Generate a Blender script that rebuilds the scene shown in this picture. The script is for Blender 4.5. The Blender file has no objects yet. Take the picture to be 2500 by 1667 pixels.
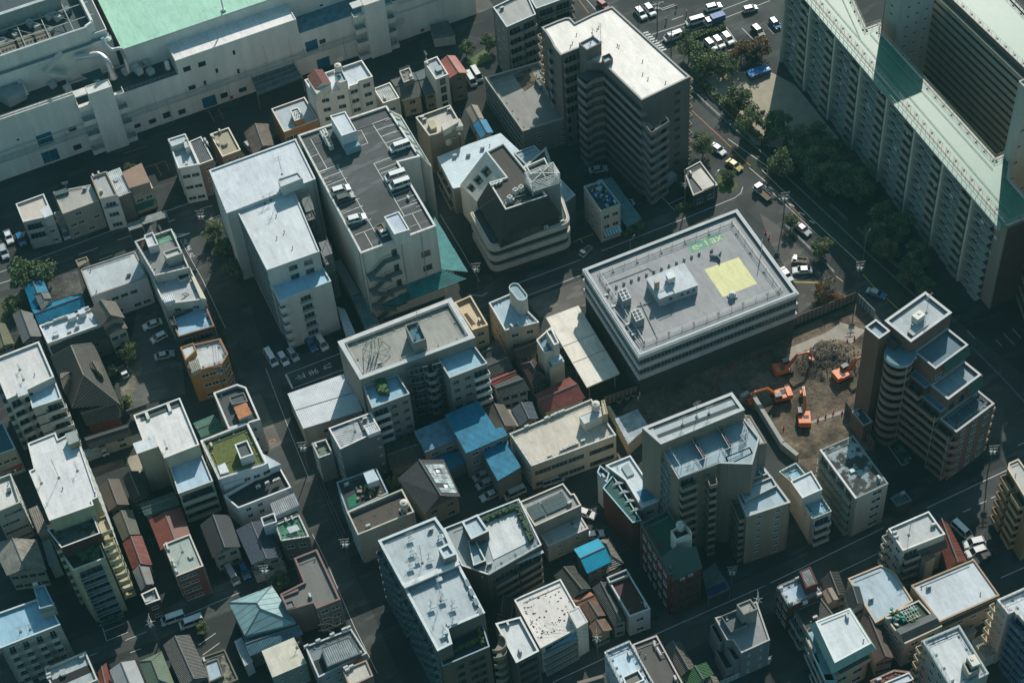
import bpy, bmesh, math, random
from mathutils import Vector, Matrix
random.seed(7)
D=bpy.data
S=bpy.context.scene
COL=S.collection
# ---------------------------------------------------------------- camera
CAM_H=330.0; FPX=4618.0
def _rot(a,b,c):
    Rz=Matrix.Rotation(a,3,'Z'); Rx=Matrix.Rotation(b,3,'X'); Rr=Matrix.Rotation(c,3,'Z')
    return Rr@Rx@Rz
RW=_rot(0.35455,-0.67607,0.09347)         # world -> camera
RT=RW.transposed()
cam=D.cameras.new('camera'); co=D.objects.new('camera',cam); COL.objects.link(co)
cam.sensor_width=36; cam.lens=FPX/2500*36; cam.clip_start=1; cam.clip_end=9000
co.matrix_world=Matrix.Translation((0,0,CAM_H))@RT.to_4x4()
S.camera=co
# ---------------------------------------------------------------- light
SUN_AZ=math.radians(52.6); SUN_EL=math.radians(38)
w=D.worlds.new('World'); S.world=w; w.use_nodes=True
nt=w.node_tree; bg=nt.nodes['Background']; sky=nt.nodes.new('ShaderNodeTexSky')
sky.sky_type='NISHITA'; sky.sun_disc=False; sky.sun_elevation=SUN_EL; sky.sun_rotation=math.radians(90)-SUN_AZ
sky.air_density=1.0; sky.dust_density=1.2; sky.ozone_density=1.0
tint=nt.nodes.new('ShaderNodeMix'); tint.data_type='RGBA'; tint.blend_type='MULTIPLY'; tint.inputs[0].default_value=1
tint.inputs[7].default_value=(.64,1.0,.92,1)
nt.links.new(sky.outputs[0],tint.inputs[6]); nt.links.new(tint.outputs[2],bg.inputs[0])
bg.inputs[1].default_value=0.115
sl=D.lights.new('sun','SUN'); sl.energy=4.9; sl.angle=math.radians(.5); sl.color=(1,.925,.85)
so=D.objects.new('sun',sl); COL.objects.link(so)
sd=Vector((math.cos(SUN_EL)*math.cos(SUN_AZ),math.cos(SUN_EL)*math.sin(SUN_AZ),math.sin(SUN_EL)))
so.rotation_euler=sd.to_track_quat('Z','Y').to_euler(); so.location=(0,0,400)
S.view_settings.view_transform='Standard'; S.view_settings.look='None'; S.view_settings.gamma=1
S.view_settings.exposure=0.08
S.render.resolution_x=1024; S.render.resolution_y=682
# ---------------------------------------------------------------- pixel -> place (a point of the photo at a known height)
TO={'A':0,'B':620,'C':1240,'D':1860}; TR={'1':0,'2':410,'3':820,'4':1237}; K=3.647
def nat(t,x,y): return (TO[t[0]]+x/K, TR[t[1]]+y/K) if t else (x,y)
def G(t,x,y,z=0.0):
    X,Y=nat(t,x,y)
    d=RT@Vector((X-1250,-(Y-833.5),-FPX)); k=(z-CAM_H)/d.z
    return Vector((d.x*k,d.y*k,z))
def proj(p):
    v=RW@(Vector(p)-Vector((0,0,CAM_H))); return (1250+v.x/-v.z*FPX, 833.5-v.y/-v.z*FPX)
def hb(t,x,y,by,z0=0.0):                  # height of a corner whose foot is seen at row by
    by=nat(t,0,by)[1]; lo,hi=z0,z0+90
    for _ in range(40):
        m=(lo+hi)/2; p=G(t,x,y,m)
        if proj((p.x,p.y,z0))[1]<by: lo=m
        else: hi=m
    return m
# ---------------------------------------------------------------- materials
_M={}
def srgb(h):
    c=[int(h[i:i+2],16)/255 for i in (0,2,4)]
    return tuple(x/12.92 if x<=.04045 else ((x+.055)/1.055)**2.4 for x in c)
def mat(col,kind='plaster',rough=.8,ang=0.0,metal=0.0,sc=1.0,amt=None):
    if isinstance(col,str): col=srgb(col)
    key=(tuple(round(c,3) for c in col),kind,rough,round(ang,2),metal,sc,amt)
    if key in _M: return _M[key]
    m=D.materials.new(kind+'_material'); m.use_nodes=True; N=m.node_tree.nodes; L=m.node_tree.links
    b=N['Principled BSDF']; b.inputs['Roughness'].default_value=rough; b.inputs['Metallic'].default_value=metal
    b.inputs['Specular IOR Level'].default_value=.35
    tc=N.new('ShaderNodeTexCoord'); geo=tc.outputs['Object']
    def mapping(scale,rot=0,loc=None):
        mp=N.new('ShaderNodeMapping'); mp.inputs['Scale'].default_value=scale; mp.inputs['Rotation'].default_value=(0,0,-rot)
        L.new(geo,mp.inputs['Vector']); return mp.outputs[0]
    def noise(scale,detail=5,vec=None,rough_=.6):
        n=N.new('ShaderNodeTexNoise'); n.inputs['Scale'].default_value=scale; n.inputs['Detail'].default_value=detail; n.inputs['Roughness'].default_value=rough_
        L.new(vec or geo,n.inputs['Vector']); return n.outputs[0]
    def ramp(v,a,b_,ca=0,cb=1):
        r=N.new('ShaderNodeMapRange'); r.inputs[1].default_value=a; r.inputs[2].default_value=b_; r.inputs[3].default_value=ca; r.inputs[4].default_value=cb
        L.new(v,r.inputs[0]); return r.outputs[0]
    def mixc(f,a,b_):
        x=N.new('ShaderNodeMix'); x.data_type='RGBA'
        if hasattr(f,'node'): L.new(f,x.inputs[0])
        else: x.inputs[0].default_value=f
        for i,v in ((6,a),(7,b_)):
            if hasattr(v,'node'): L.new(v,x.inputs[i])
            else: x.inputs[i].default_value=(*v[:3],1)
        return x.outputs[2]
    def bump(v,dist,st=1):
        bp=N.new('ShaderNodeBump'); bp.inputs['Distance'].default_value=dist; bp.inputs['Strength'].default_value=st
        L.new(v,bp.inputs['Height']); L.new(bp.outputs[0],b.inputs['Normal'])
    def k(f): return tuple(min(1,c*f) for c in col)
    def mth(op,a,b_=None):
        x=N.new('ShaderNodeMath'); x.operation=op
        for i,v in ((0,a),(1,b_)):
            if v is None: continue
            if hasattr(v,'node'): L.new(v,x.inputs[i])
            else: x.inputs[i].default_value=v
        return x.outputs[0]
    base=None
    if kind in('plaster','flat'):
        st=noise(.55*sc,6,mapping((1,1,.12))); a=ramp(st,.3,.75)
        base=mixc(a,k(.8 if amt is None else 1-amt),k(1.06))
        fi=ramp(noise(4*sc,3),.3,.7); base=mixc(fi,mixc(.14,base,(.05,.05,.05)),base)
    elif kind=='membrane':                # flat roof sheet, stained, faint lap seams
        a=ramp(noise(.3*sc,9,mapping((1,.4,1),ang),.7),.36,.6); base=mixc(a,k(.83 if amt is None else 1-amt),k(1.05))
        v=mapping((1,1,1),ang)
        sx=N.new('ShaderNodeSeparateXYZ'); L.new(v,sx.inputs[0])
        fr=mth('FRACT',mth('MULTIPLY',sx.outputs[0],.9)); seam=ramp(fr,0,.07)
        base=mixc(seam,mixc(.5,k(.55),base),base)
        fr2=mth('FRACT',mth('MULTIPLY',sx.outputs[1],.21)); seam2=ramp(fr2,0,.025)
        base=mixc(seam2,mixc(.6,k(.5),base),base)
        s2=ramp(noise(1.1*sc,8,mapping((1,.25,1),ang),.75),.25,.55); base=mixc(s2,mixc(.6,k(.4),base),base)
        s3=ramp(noise(3,6),.6,.72); base=mixc(s3,base,mixc(.6,k(.45),base)); s4=ramp(noise(.45,4,None,.4),.64,.67); base=mixc(s4,base,mixc(.8,k(.45),base))
    elif kind=='mould':                   # heavily blackened concrete roof
        a=ramp(noise(.35*sc,9,None,.7),.44 if amt is None else amt,(.44 if amt is None else amt)+.06); base=mixc(a,(.025,.028,.026),col)
        f=ramp(noise(2,6),.3,.6); base=mixc(f,mixc(.4,base,(.04,.04,.04)),base)
    elif kind=='corr':                    # corrugated / standing seam sheet metal
        v=mapping((1,1,1),ang); sx=N.new('ShaderNodeSeparateXYZ'); L.new(v,sx.inputs[0])
        ph=mth('MULTIPLY',sx.outputs[0],2*math.pi/(.42*sc)); s=mth('SINE',ph)
        a=ramp(s,-1,-.2); d=ramp(noise(.6,9,None,.7),.36,.62)
        base=mixc(d,k(.62),k(1.18)); base=mixc(a,mixc(.5,base,k(.3)),base); bump(s,.04)
        r_=ramp(noise(.8,8,mapping((1,.2,1),ang),.7),.3,.5); base=mixc(r_,mixc(.75,k(.5),base),base)
    elif kind=='seam':                    # battened metal roof: thin upstands
        v=mapping((1,1,1),ang); sx=N.new('ShaderNodeSeparateXYZ'); L.new(v,sx.inputs[0])
        fr=mth('FRACT',mth('MULTIPLY',sx.outputs[0],1/(.45*sc))); a=ramp(fr,.0,.12)
        d=ramp(noise(.5,6),.3,.65); base=mixc(d,k(.82),k(1.05)); base=mixc(a,k(.45),base); bump(a,.04)
    elif kind=='tile':                    # clay pan tiles
        v=mapping((1,1,1),ang); sx=N.new('ShaderNodeSeparateXYZ'); L.new(v,sx.inputs[0])
        s=mth('SINE',mth('MULTIPLY',sx.outputs[0],2*math.pi/.34)); fr=mth('FRACT',mth('MULTIPLY',sx.outputs[1],1/.32))
        a=ramp(s,-1,.3); e=ramp(fr,0,.25); n1=noise(2.3,6,None,.75); d=ramp(n1,.3,.7)
        base=mixc(d,k(.6),k(1.45)); base=mixc(a,k(.25),base); base=mixc(e,mixc(.5,k(.25),base),base)
        bump(mth('ADD',s,fr),.07)
    elif kind=='asphalt':
        a=ramp(noise(.05*sc,6),.35,.65); base=mixc(a,k(.62),k(1.4)); f=ramp(noise(9,4),.3,.7); base=mixc(f,mixc(.3,base,(.01,.01,.01)),base)
        p=ramp(noise(.22,3,mapping((.5,1.6,1))),.56,.6); base=mixc(p,base,mixc(.6,base,k(1.6))); bump(noise(30,3),.01)
    elif kind=='soil':
        a=ramp(noise(.13*sc,8,None,.65),.38,.6); base=mixc(a,k(.35),k(1.15)); f=ramp(noise(1.2,9,None,.75),.35,.62); base=mixc(f,mixc(.55,base,(.02,.022,.02)),base)
        bump(noise(.9,9,None,.7),.5)
    elif kind=='brick':
        a=ramp(noise(.4*sc,5),.3,.7); base=mixc(a,k(.85),k(1.1)); sz=N.new('ShaderNodeSeparateXYZ'); L.new(geo,sz.inputs[0])
        fr=mth('FRACT',mth('MULTIPLY',sz.outputs[2],4)); base=mixc(ramp(fr,0,.14),mixc(.55,k(.45),base),base)
    elif kind=='grass':
        a=ramp(noise(1.3*sc,8,None,.7),.3,.7); base=mixc(a,k(.55),k(1.3)); bump(noise(12,4),.08)
    elif kind=='leaf':
        oi=N.new('ShaderNodeObjectInfo'); a=ramp(noise(.9,3),.35,.65); base=mixc(a,k(.65),k(1.4))
        b.inputs['Subsurface Weight'].default_value=0
    elif kind=='glass':
        b.inputs['Roughness'].default_value=rough; b.inputs['Specular IOR Level'].default_value=.6
        c=ramp(noise(.6,3),.4,.6); base=mixc(c,k(.6),k(1.5))
    elif kind=='paint':
        f=ramp(noise(1.5,7,None,.75),.3,.5); base=mixc(f,k(.62),col)
    if base is not None: L.new(base,b.inputs['Base Color'])
    else: b.inputs['Base Color'].default_value=(*col[:3],1)
    _M[key]=m; return m
GL=lambda:mat((.025,.035,.04),'glass',.12)
# ---------------------------------------------------------------- mesh builder
class MB:
    def __init__(s): s.v=[]; s.f=[]; s.mi=[]; s.ms=[]
    def m(s,mt):
        if mt not in s.ms: s.ms.append(mt)
        return s.ms.index(mt)
    def face(s,pts,mt):
        i=len(s.v); s.v+= [tuple(p) for p in pts]; s.f.append(tuple(range(i,i+len(pts)))); s.mi.append(s.m(mt))
    def prism(s,poly,z0,z1,mt,top=None,bottom=False,cap=True):
        n=len(poly)
        for i in range(n):
            a=poly[i]; b=poly[(i+1)%n]
            s.face([(a[0],a[1],z0),(b[0],b[1],z0),(b[0],b[1],z1),(a[0],a[1],z1)],mt)
        if cap: s.face([(p[0],p[1],z1) for p in poly],top or mt)
        if bottom: s.face([(p[0],p[1],z0) for p in reversed(poly)],mt)
    def box(s,c,d,mt,rz=0,top=None):          # c centre of base, d full sizes
        ca,sa=math.cos(rz),math.sin(rz); hx,hy=d[0]/2,d[1]/2
        q=[(c[0]+x*ca-y*sa,c[1]+x*sa+y*ca) for x,y in((-hx,-hy),(hx,-hy),(hx,hy),(-hx,hy))]
        s.prism(q,c[2],c[2]+d[2],mt,top,True)
    def bar(s,a,b,r,mt,n=4):
        a=Vector(a); b=Vector(b); d=b-a
        if d.length<1e-4: return
        q=d.to_track_quat('Z','Y'); i=len(s.v)
        for e in (a,b):
            for k in range(n):
                t=2*math.pi*(k+.5)/n; s.v.append(tuple(e+q@Vector((math.cos(t)*r,math.sin(t)*r,0))))
        for k in range(n):
            s.f.append((i+k,i+(k+1)%n,i+n+(k+1)%n,i+n+k)); s.mi.append(s.m(mt))
        s.f.append(tuple(i+n+k for k in range(n))); s.mi.append(s.m(mt)); s.f.append(tuple(i+k for k in reversed(range(n)))); s.mi.append(s.m(mt))
    def cyl(s,c,r,h,mt,n=14,r2=None,top=None):
        r2=r if r2 is None else r2
        a=[(c[0]+r*math.cos(2*math.pi*k/n),c[1]+r*math.sin(2*math.pi*k/n),c[2]) for k in range(n)]
        b=[(c[0]+r2*math.cos(2*math.pi*k/n),c[1]+r2*math.sin(2*math.pi*k/n),c[2]+h) for k in range(n)]
        for k in range(n): s.face([a[k],a[(k+1)%n],b[(k+1)%n],b[k]],mt)
        s.face(b,top or mt)
    def obb(s,o,ex,ey,ez,mt):                 # box from an origin corner and three edge vectors
        o=Vector(o);ex=Vector(ex);ey=Vector(ey);ez=Vector(ez)
        p=[o,o+ex,o+ex+ey,o+ey]; q=[x+ez for x in p]
        s.face(p[::-1],mt); s.face(q,mt)
        for i in range(4): j=(i+1)%4; s.face([p[i],p[j],q[j],q[i]],mt)
    def mesh(s,name,loc=(0,0,0),smooth=False):
        me=D.meshes.new(name); me.from_pydata([(v[0]-loc[0],v[1]-loc[1],v[2]-loc[2]) for v in s.v],[],s.f)
        for mt in s.ms: me.materials.append(mt)
        me.polygons.foreach_set('material_index',s.mi)
        if smooth: me.polygons.foreach_set('use_smooth',[True]*len(s.f))
        me.update(); return me
    def build(s,name,parent=None,smooth=False,org=None):
        loc=Vector((0,0,0))
        if parent is not None: loc=wloc(parent)
        elif org is not None: loc=Vector(org)
        me=s.mesh(name,loc,smooth); o=D.objects.new(name,me); COL.objects.link(o)
        if parent is not None: o.parent=parent
        else: o.location=loc
        return o
def wloc(o):
    l=Vector(o.location)
    if o.parent: l=l+wloc(o.parent)
    return l
def tag(o,label,cat,group=None,kind=None):
    if label: o['label']=label
    if cat: o['category']=cat
    if group: o['group']=group
    if kind: o['kind']=kind
    return o
def thing(name,label,cat,loc,rz=0,group=None):
    o=D.objects.new(name,None); COL.objects.link(o); o.empty_display_size=.5
    o.location=loc; o.rotation_euler=(0,0,rz); return tag(o,label,cat,group)
def inst(name,me,parent,loc,rz=0):
    o=D.objects.new(name,me); COL.objects.link(o); o.parent=parent
    o.location=Vector(loc)-wloc(parent); o.rotation_euler=(0,0,rz); return o
def copytree(r,loc,rz=0,label=None,group=None):
    c=r.copy(); COL.objects.link(c); c.location=loc; c.rotation_euler=(0,0,rz)
    if label: c['label']=label
    if group: c['group']=group
    for ch in r.children:
        d=ch.copy(); COL.objects.link(d); d.parent=c
        for g in ch.children:
            e=g.copy(); COL.objects.link(e); e.parent=d
    return c
def struct(mb,name,kind='structure'):
    o=mb.build(name); o['kind']=kind; return o
def area2(p): return sum(p[i][0]*p[(i+1)%len(p)][1]-p[(i+1)%len(p)][0]*p[i][1] for i in range(len(p)))
def inset(poly,d):                             # poly CCW, d>0 inwards
    n=len(poly); out=[]
    for i in range(n):
        a,b,c=[Vector(poly[j%n][:2]) for j in (i-1,i,i+1)]
        e1=(b-a).normalized(); e2=(c-b).normalized(); n1=Vector((-e1.y,e1.x)); n2=Vector((-e2.y,e2.x))
        q=n1+n2; 
        if q.length<1e-3: q=n1
        q.normalize(); out.append(b+q*(d/max(.35,q.dot(n1))))
    return out
# ---------------------------------------------------------------- shared small parts
_C={}
WHT=lambda:mat('c9cac6','flat',.5); DRK=lambda:mat('2c2f30','flat',.5); STL=lambda:mat('8d9492','flat',.4); IRN=lambda:mat('5b6361','flat',.5)
def win_mesh(w_,h_,style):
    key=('w',w_,h_,style)
    if key in _C: return _C[key]
    b=MB(); fr={'w':WHT,'d':DRK,'s':STL}.get(style[0],WHT)(); t=.06; y0=-.07; m2=mat('39484a','glass',.18) if 'c' in style else GL()
    for q in ((-w_/2,0,w_,t),(-w_/2,h_-t,w_,t)): b.obb((q[0],y0,q[1]),(q[2],0,0),(0,-y0,0),(0,0,q[3]),fr)
    n=0 if '1' in style else (1 if w_<2.3 else (2 if w_<3.3 else 3))
    xs=[-w_/2]+[-w_/2+w_*(i+1)/(n+1)-t/2 for i in range(n)]+[w_/2-t]
    for x in xs: b.obb((x,y0,t),(t,0,0),(0,-y0,0),(0,0,h_-2*t),fr)
    b.face([(-w_/2+.02,-.02,.02),(w_/2-.02,-.02,.02),(w_/2-.02,-.02,h_-.02),(-w_/2+.02,-.02,h_-.02)],m2)
    if 'k' not in style:                       # a half drawn curtain behind the left pane
        b.face([(-w_/2+t,-.026,t),(-w_/2+t+w_*.3,-.026,t),(-w_/2+t+w_*.3,-.026,h_-t),(-w_/2+t,-.026,h_-t)],mat('4a5352','glass',.25))
    b.obb((-w_/2-.05,-.13,-.06),(w_+.1,0,0),(0,.13,0),(0,0,.06),fr)
    _C[key]=b.mesh('window'); return _C[key]
def balc_mesh(w_,d,mt,style='p',ph=1.05):
    key=('b',w_,d,mt.name,style,ph)
    if key in _C: return _C[key]
    b=MB(); t=.12
    b.obb((-w_/2,-d,0),(w_,0,0),(0,d-.01,0),(0,0,.16),mt)
    if style=='p':
        b.obb((-w_/2,-d,.16),(w_,0,0),(0,t,0),(0,0,ph-.02),mt)
        for x in (-w_/2,w_/2-t): b.obb((x,-d+t,.16),(t,0,0),(0,d-t-.01,0),(0,0,ph-.02),mt)
    elif style=='r':
        r=mat('a9aea6','flat',.4)
        for x in [-w_/2+.04+i*(w_-.08)/max(1,round(w_/.8)) for i in range(max(1,round(w_/.8))+1)]: b.bar((x,-d+.05,.16),(x,-d+.05,ph+.1),.03,r)
        for z in (ph+.1,.3): b.bar((-w_/2,-d+.05,z),(w_/2,-d+.05,z),.055,r)
        for x in (-w_/2+.04,w_/2-.04): b.bar((x,-d+.05,ph+.1),(x,-.02,ph+.1),.03,r)
    elif style=='g':
        b.obb((-w_/2,-d,.3),(w_,0,0),(0,.04,0),(0,0,ph-.25),mat('3c4f52','glass',.2))
        b.obb((-w_/2,-d-.02,ph+.05),(w_,0,0),(0,.08,0),(0,0,.07),mt)
        for x in (-w_/2,w_/2-t): b.obb((x,-d+.05,.16),(t,0,0),(0,d-.06,0),(0,0,ph-.02),mt)
    _C[key]=b.mesh('balcony'); return _C[key]
def ac_mesh():
    if 'ac' in _C: return _C['ac']
    b=MB(); m=mat('b9bbb6','flat',.5)
    b.box((0,0,.12),(.95,.42,.75),m); 
    for x in(-.35,.35): b.box((x,0,0),(.12,.4,.12),IRN())
    i=len(b.v); n=12
    pts=[(-.14+.27*math.cos(2*math.pi*k/n),-.216,.5+.27*math.sin(2*math.pi*k/n)) for k in range(n)]
    b.face(pts,DRK()); b.bar((.4,.1,.3),(.75,.15,.05),.04,WHT())
    _C['ac']=b.mesh('air_conditioner'); return _C['ac']
def fan_mesh():
    if 'fan' in _C: return _C['fan']
    b=MB(); m=mat('c4c5c0','flat',.5); b.box((0,0,.15),(1.0,1.0,1.5),m)
    n=14; b.face([(.4*math.cos(2*math.pi*k/n),.4*math.sin(2*math.pi*k/n),1.66) for k in range(n)],DRK()); b.box((0,0,1.661),(.08,.75,.02),IRN())
    b.box((0,0,0),(.8,.8,.15),IRN()); _C['fan']=b.mesh('condenser_unit'); return _C['fan']
def tank_mesh(kind='cyl'):
    if ('t',kind) in _C: return _C['t',kind]
    b=MB(); m=mat('cfcabb','flat',.5)
    if kind=='cyl':
        b.cyl((0,0,.9),.85,1.6,m,18); b.cyl((0,0,2.5),.85,.25,m,18,.3)
        b.cyl((0,0,2.75),.25,.12,m,10)
        for z in(1.2,1.7,2.2): b.cyl((0,0,z),.88,.06,m,18)
        for k in range(4):
            x,y=.6*(-1)**(k//2),.6*(-1)**(k%2); b.bar((x,y,0),(x,y,.9),.05,STL())
    else:
        b.box((0,0,.7),(2.2,1.6,1.7),m); b.box((.3,.2,2.4),(.5,.5,.15),m)
        for x in(-.9,0,.9): b.box((x,0,0),(.15,1.5,.7),IRN())
        for z in (1.2,1.7): b.box((0,0,z),(2.24,1.64,.05),m)
    _C['t',kind]=b.mesh('water_tank'); return _C['t',kind]
def ant_mesh(h_,dish=False):
    key=('a',round(h_,1),dish)
    if key in _C: return _C[key]
    b=MB(); m=STL(); b.box((0,0,0),(.5,.5,.12),mat('6e716d')); b.bar((0,0,.1),(0,0,h_),.045,m,6)
    for k,z in enumerate((h_*.93,h_*.78)):
        L=.8-.2*k; b.bar((-L,0,z),(L,0,z),.02,m,4)
        for i in range(7): x=-L+2*L*i/6; b.bar((x,-.3,z),(x,.3,z),.012,m,4)
    if h_>3:
        for a in range(3):
            b.bar((0,0,h_*.6),(1.1*math.cos(a*2.1),1.1*math.sin(a*2.1),.02),.012,m,3)
    if dish:
        d=[(.05+.32*math.cos(t*math.pi/5),.1,h_*.45+.32*math.sin(t*math.pi/5)) for t in range(10)]
        b.face([(x*.8,-.25+.0*y,z) for x,y,z in d],m); b.face([(x*.8,-.23,z) for x,y,z in d][::-1],m)
    _C[key]=b.mesh('antenna'); return _C[key]
def vent_mesh():
    if 'v' in _C: return _C['v']
    b=MB(); b.cyl((0,0,0),.09,.45,STL(),8); b.cyl((0,0,.45),.17,.16,STL(),8,.1); _C['v']=b.mesh('roof_vent'); return _C['v']
FI={'b':0,'r':1,'f':2,'s':3}
def norm_face(k): return FI[k] if isinstance(k,str) else k
class Bd:
    def __init__(s,name,label,cat,t,poly,h,z0=0.0,wall='b8b6ae',deck='b5b6b4',cop=None,par=.6,pw=.22,dk='membrane',wk='plaster',group=None,world=False,oh=.05,flip=False):
        s.h=h; s.z0=z0; s.par=par
        if world: s.P=[Vector((p[0],p[1],0)) for p in poly]
        else: s.P=[G(t,p[0],p[1],h) if len(p)==2 else G(p[2],p[0],p[1],h) for p in poly]
        for p in s.P: p.z=0
        if area2(s.P)>0 and not world: print('WARN order',label)
        if world and area2(s.P)>0: s.P=s.P[::-1]
        c=sum(s.P,Vector())/len(s.P); c.z=z0
        s.root=thing(name,label,cat,c,0,group)
        s.wm=mat(wall,wk) if isinstance(wall,str) else wall
        e0=max(range(len(s.P)),key=lambda i:(s.P[i]-s.P[(i+1)%len(s.P)]).length); e=s.P[(e0+1)%len(s.P)]-s.P[e0]
        s.ang=math.atan2(e.y,e.x)
        s.dm=(mat(deck,dk,.75) if dk!='membrane' else mat(deck,dk,.7,round(s.ang,1))) if isinstance(deck,str) else deck
        s.cm=mat(cop,'flat',.6) if isinstance(cop,str) else (cop or s.wm)
        ccw=[Vector(p[:2]) for p in s.P[::-1]]; s.ccw=ccw
        s.wins=[]; s.bals=[]
        if par>0:
            ins=inset(ccw,pw); ct=.14
            b=MB(); n=len(ccw)
            b.prism(ccw,z0,h-ct,s.wm,cap=False)
            for i in range(n):
                a,c2=ins[(i+1)%n],ins[i]; b.face([(a.x,a.y,h-par-.02),(c2.x,c2.y,h-par-.02),(c2.x,c2.y,h-ct),(a.x,a.y,h-ct)],s.wm)
            b.build('wall',s.root)
            b=MB(); b.face([(p.x,p.y,h-par) for p in inset(ccw,pw*.5)],s.dm); b.build('roof_deck',s.root)
            o1=inset(ccw,-oh); i1=inset(ccw,pw+.04); b=MB()
            for i in range(n):
                j=(i+1)%n; A,B_,C_,E_=o1[i],o1[j],i1[j],i1[i]
                b.face([(A.x,A.y,h),(B_.x,B_.y,h),(C_.x,C_.y,h),(E_.x,E_.y,h)],s.cm)
                b.face([(A.x,A.y,h-ct),(B_.x,B_.y,h-ct),(B_.x,B_.y,h),(A.x,A.y,h)],s.cm)
                b.face([(C_.x,C_.y,h-ct),(E_.x,E_.y,h-ct),(E_.x,E_.y,h),(C_.x,C_.y,h)],s.cm)
                b.face([(B_.x,B_.y,h-ct),(A.x,A.y,h-ct),(E_.x,E_.y,h-ct),(C_.x,C_.y,h-ct)],s.cm)
            b.build('coping',s.root)
        else:
            b=MB(); b.prism(ccw,z0,h-.15,s.wm,cap=False); b.build('wall',s.root)
            b=MB(); b.prism(inset(ccw,-.12 if par==0 else -(-par)),h-.15,h,s.cm,s.dm,True); b.build('roof',s.root); s.par=0
        s.zd=h-s.par
    def wall(s,k):                      # seen from outside: left point, unit direction, length
        k=norm_face(k); a=s.P[(k+1)%len(s.P)]; b=s.P[k]; d=b-a; L=d.length; return a,d/L,L
    def on(s,k,u,z,off=0.0):
        a,d,L=s.wall(k); n=Vector((d.y,-d.x,0)); p=a+d*(L*u)+n*off; return Vector((p.x,p.y,z)),math.atan2(d.y,d.x)
    def _rows(s,nf,z):
        z0,z1=z if z else (s.z0,s.h-s.par); fh=(z1-z0)/nf; return [z0+fh*i for i in range(nf)],fh
    def win(s,k,n,nf,w_=1.6,h_=1.2,u=(.06,.94),z=None,st='w',sill=.95,skip=0.0,name='window'):
        zs,fh=s._rows(nf,z); a,d,L=s.wall(k); h_=min(h_,fh-.5)
        for zz in zs:
            for i in range(n):
                if skip and random.random()<skip: continue
                uu=u[0]+(u[1]-u[0])*(i+.5)/n
                p,r=s.on(k,uu,zz+min(sill,fh-h_-.1)); s.wins.append((win_mesh(w_,h_,st),p,r,name))
        return s
    def balc(s,k,n,nf,d=1.2,mt=None,st='p',u=(.05,.95),z=None,gap=.25,door=True,ph=1.05,first=0):
        zs,fh=s._rows(nf,z); a,dd,L=s.wall(k); mt=mt or s.wm; wd=round(L*(u[1]-u[0])/n-gap,1)
        for zz in zs[first:]:
            for i in range(n):
                uu=u[0]+(u[1]-u[0])*(i+.5)/n; p,r=s.on(k,uu,zz)
                s.bals.append((balc_mesh(wd,d,mt,st,ph),p,r,'balcony'))
                if door:
                    p2=p.copy(); p2.z+=.18; s.wins.append((win_mesh(round(wd*.82,1),round(min(2.1,fh-.6),1),'sk' if wd>2.5 else 'wk'),p2,r,'balcony_door'))
        return s
    def band(s,k,nf,w_h=1.3,u=(.03,.97),z=None,sill=.9,n=None,st='sc'):      # strips of windows
        a,d,L=s.wall(k); n=n or max(1,round(L*(u[1]-u[0])/3.2)); return s.win(k,n,nf,round(L*(u[1]-u[0])/n-.12,1),w_h,u,z,st,sill)
    def rail(s,ins=.5,hh=1.1,sp=1.8,zz=None,mt=None,edges=None,braces=True,r=.035):
        P=inset(s.ccw,ins); zz=s.zd if zz is None else zz; mt=mt or STL(); b=MB(); n=len(P)
        for i in range(n):
            ed=(n-2-i)%n
            if edges is not None and ed not in [norm_face(e) for e in edges]: continue
            a=P[i];c=P[(i+1)%n]; L=(c-a).length; m=max(1,round(L/sp)); nn=Vector((-(c-a).y,(c-a).x)).normalized()
            for z in (hh,hh*.55): b.bar((a.x,a.y,zz+z),(c.x,c.y,zz+z),r,mt)
            for j in range(m+1):
                p=a.lerp(c,j/m); b.bar((p.x,p.y,zz),(p.x,p.y,zz+hh),r*.9,mt)
                if braces and j%2==0: q=p+nn*.6; b.bar((q.x,q.y,zz),(p.x,p.y,zz+hh*.8),r*.8,mt); b.box((q.x,q.y,zz),(.35,.35,.2),mat('77797a'))
        b.build('railing',s.root); return s
    def pent(s,t,poly,h,z0=None,wall=None,deck=None,par=.3,name='penthouse',cop=None,dk='membrane',pw=.2):
        z0=s.zd if z0 is None else z0
        P=[G(t,p[0],p[1],h) for p in poly]
        if area2(P)>0: print('WARN pent order',s.root['label'],poly)
        ccw=[Vector(p[:2]) for p in P[::-1]]; wm=mat(wall) if isinstance(wall,str) else (wall or s.wm); dm=mat(deck,dk,.75) if isinstance(deck,str) else (deck or s.dm); cm=mat(cop,'flat',.6) if cop else wm
        b=MB(); n=len(ccw)
        if par>0:
            ins=inset(ccw,pw); b.prism(ccw,z0,h-.1,wm,cap=False)
            for i in range(n):
                a,c2=ins[(i+1)%n],ins[i]; b.face([(a.x,a.y,h-par-.02),(c2.x,c2.y,h-par-.02),(c2.x,c2.y,h-.1),(a.x,a.y,h-.1)],wm)
            b.face([(p.x,p.y,h-par) for p in inset(ccw,pw*.5)],dm)
            o1=inset(ccw,-.04); i1=inset(ccw,pw+.03)
            for i in range(n):
                j=(i+1)%n; A,B_,C_,E_=o1[i],o1[j],i1[j],i1[i]
                b.face([(A.x,A.y,h),(B_.x,B_.y,h),(C_.x,C_.y,h),(E_.x,E_.y,h)],cm); b.face([(A.x,A.y,h-.1),(B_.x,B_.y,h-.1),(B_.x,B_.y,h),(A.x,A.y,h)],cm); b.face([(C_.x,C_.y,h-.1),(E_.x,E_.y,h-.1),(E_.x,E_.y,h),(C_.x,C_.y,h)],cm)
        else: b.prism(ccw,z0,h-.12,wm,cap=False); b.prism(inset(ccw,-.1),h-.12,h,cm,dm,True)
        o=b.build(name,s.root); s.last=(P,h,z0,o); return s
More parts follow.
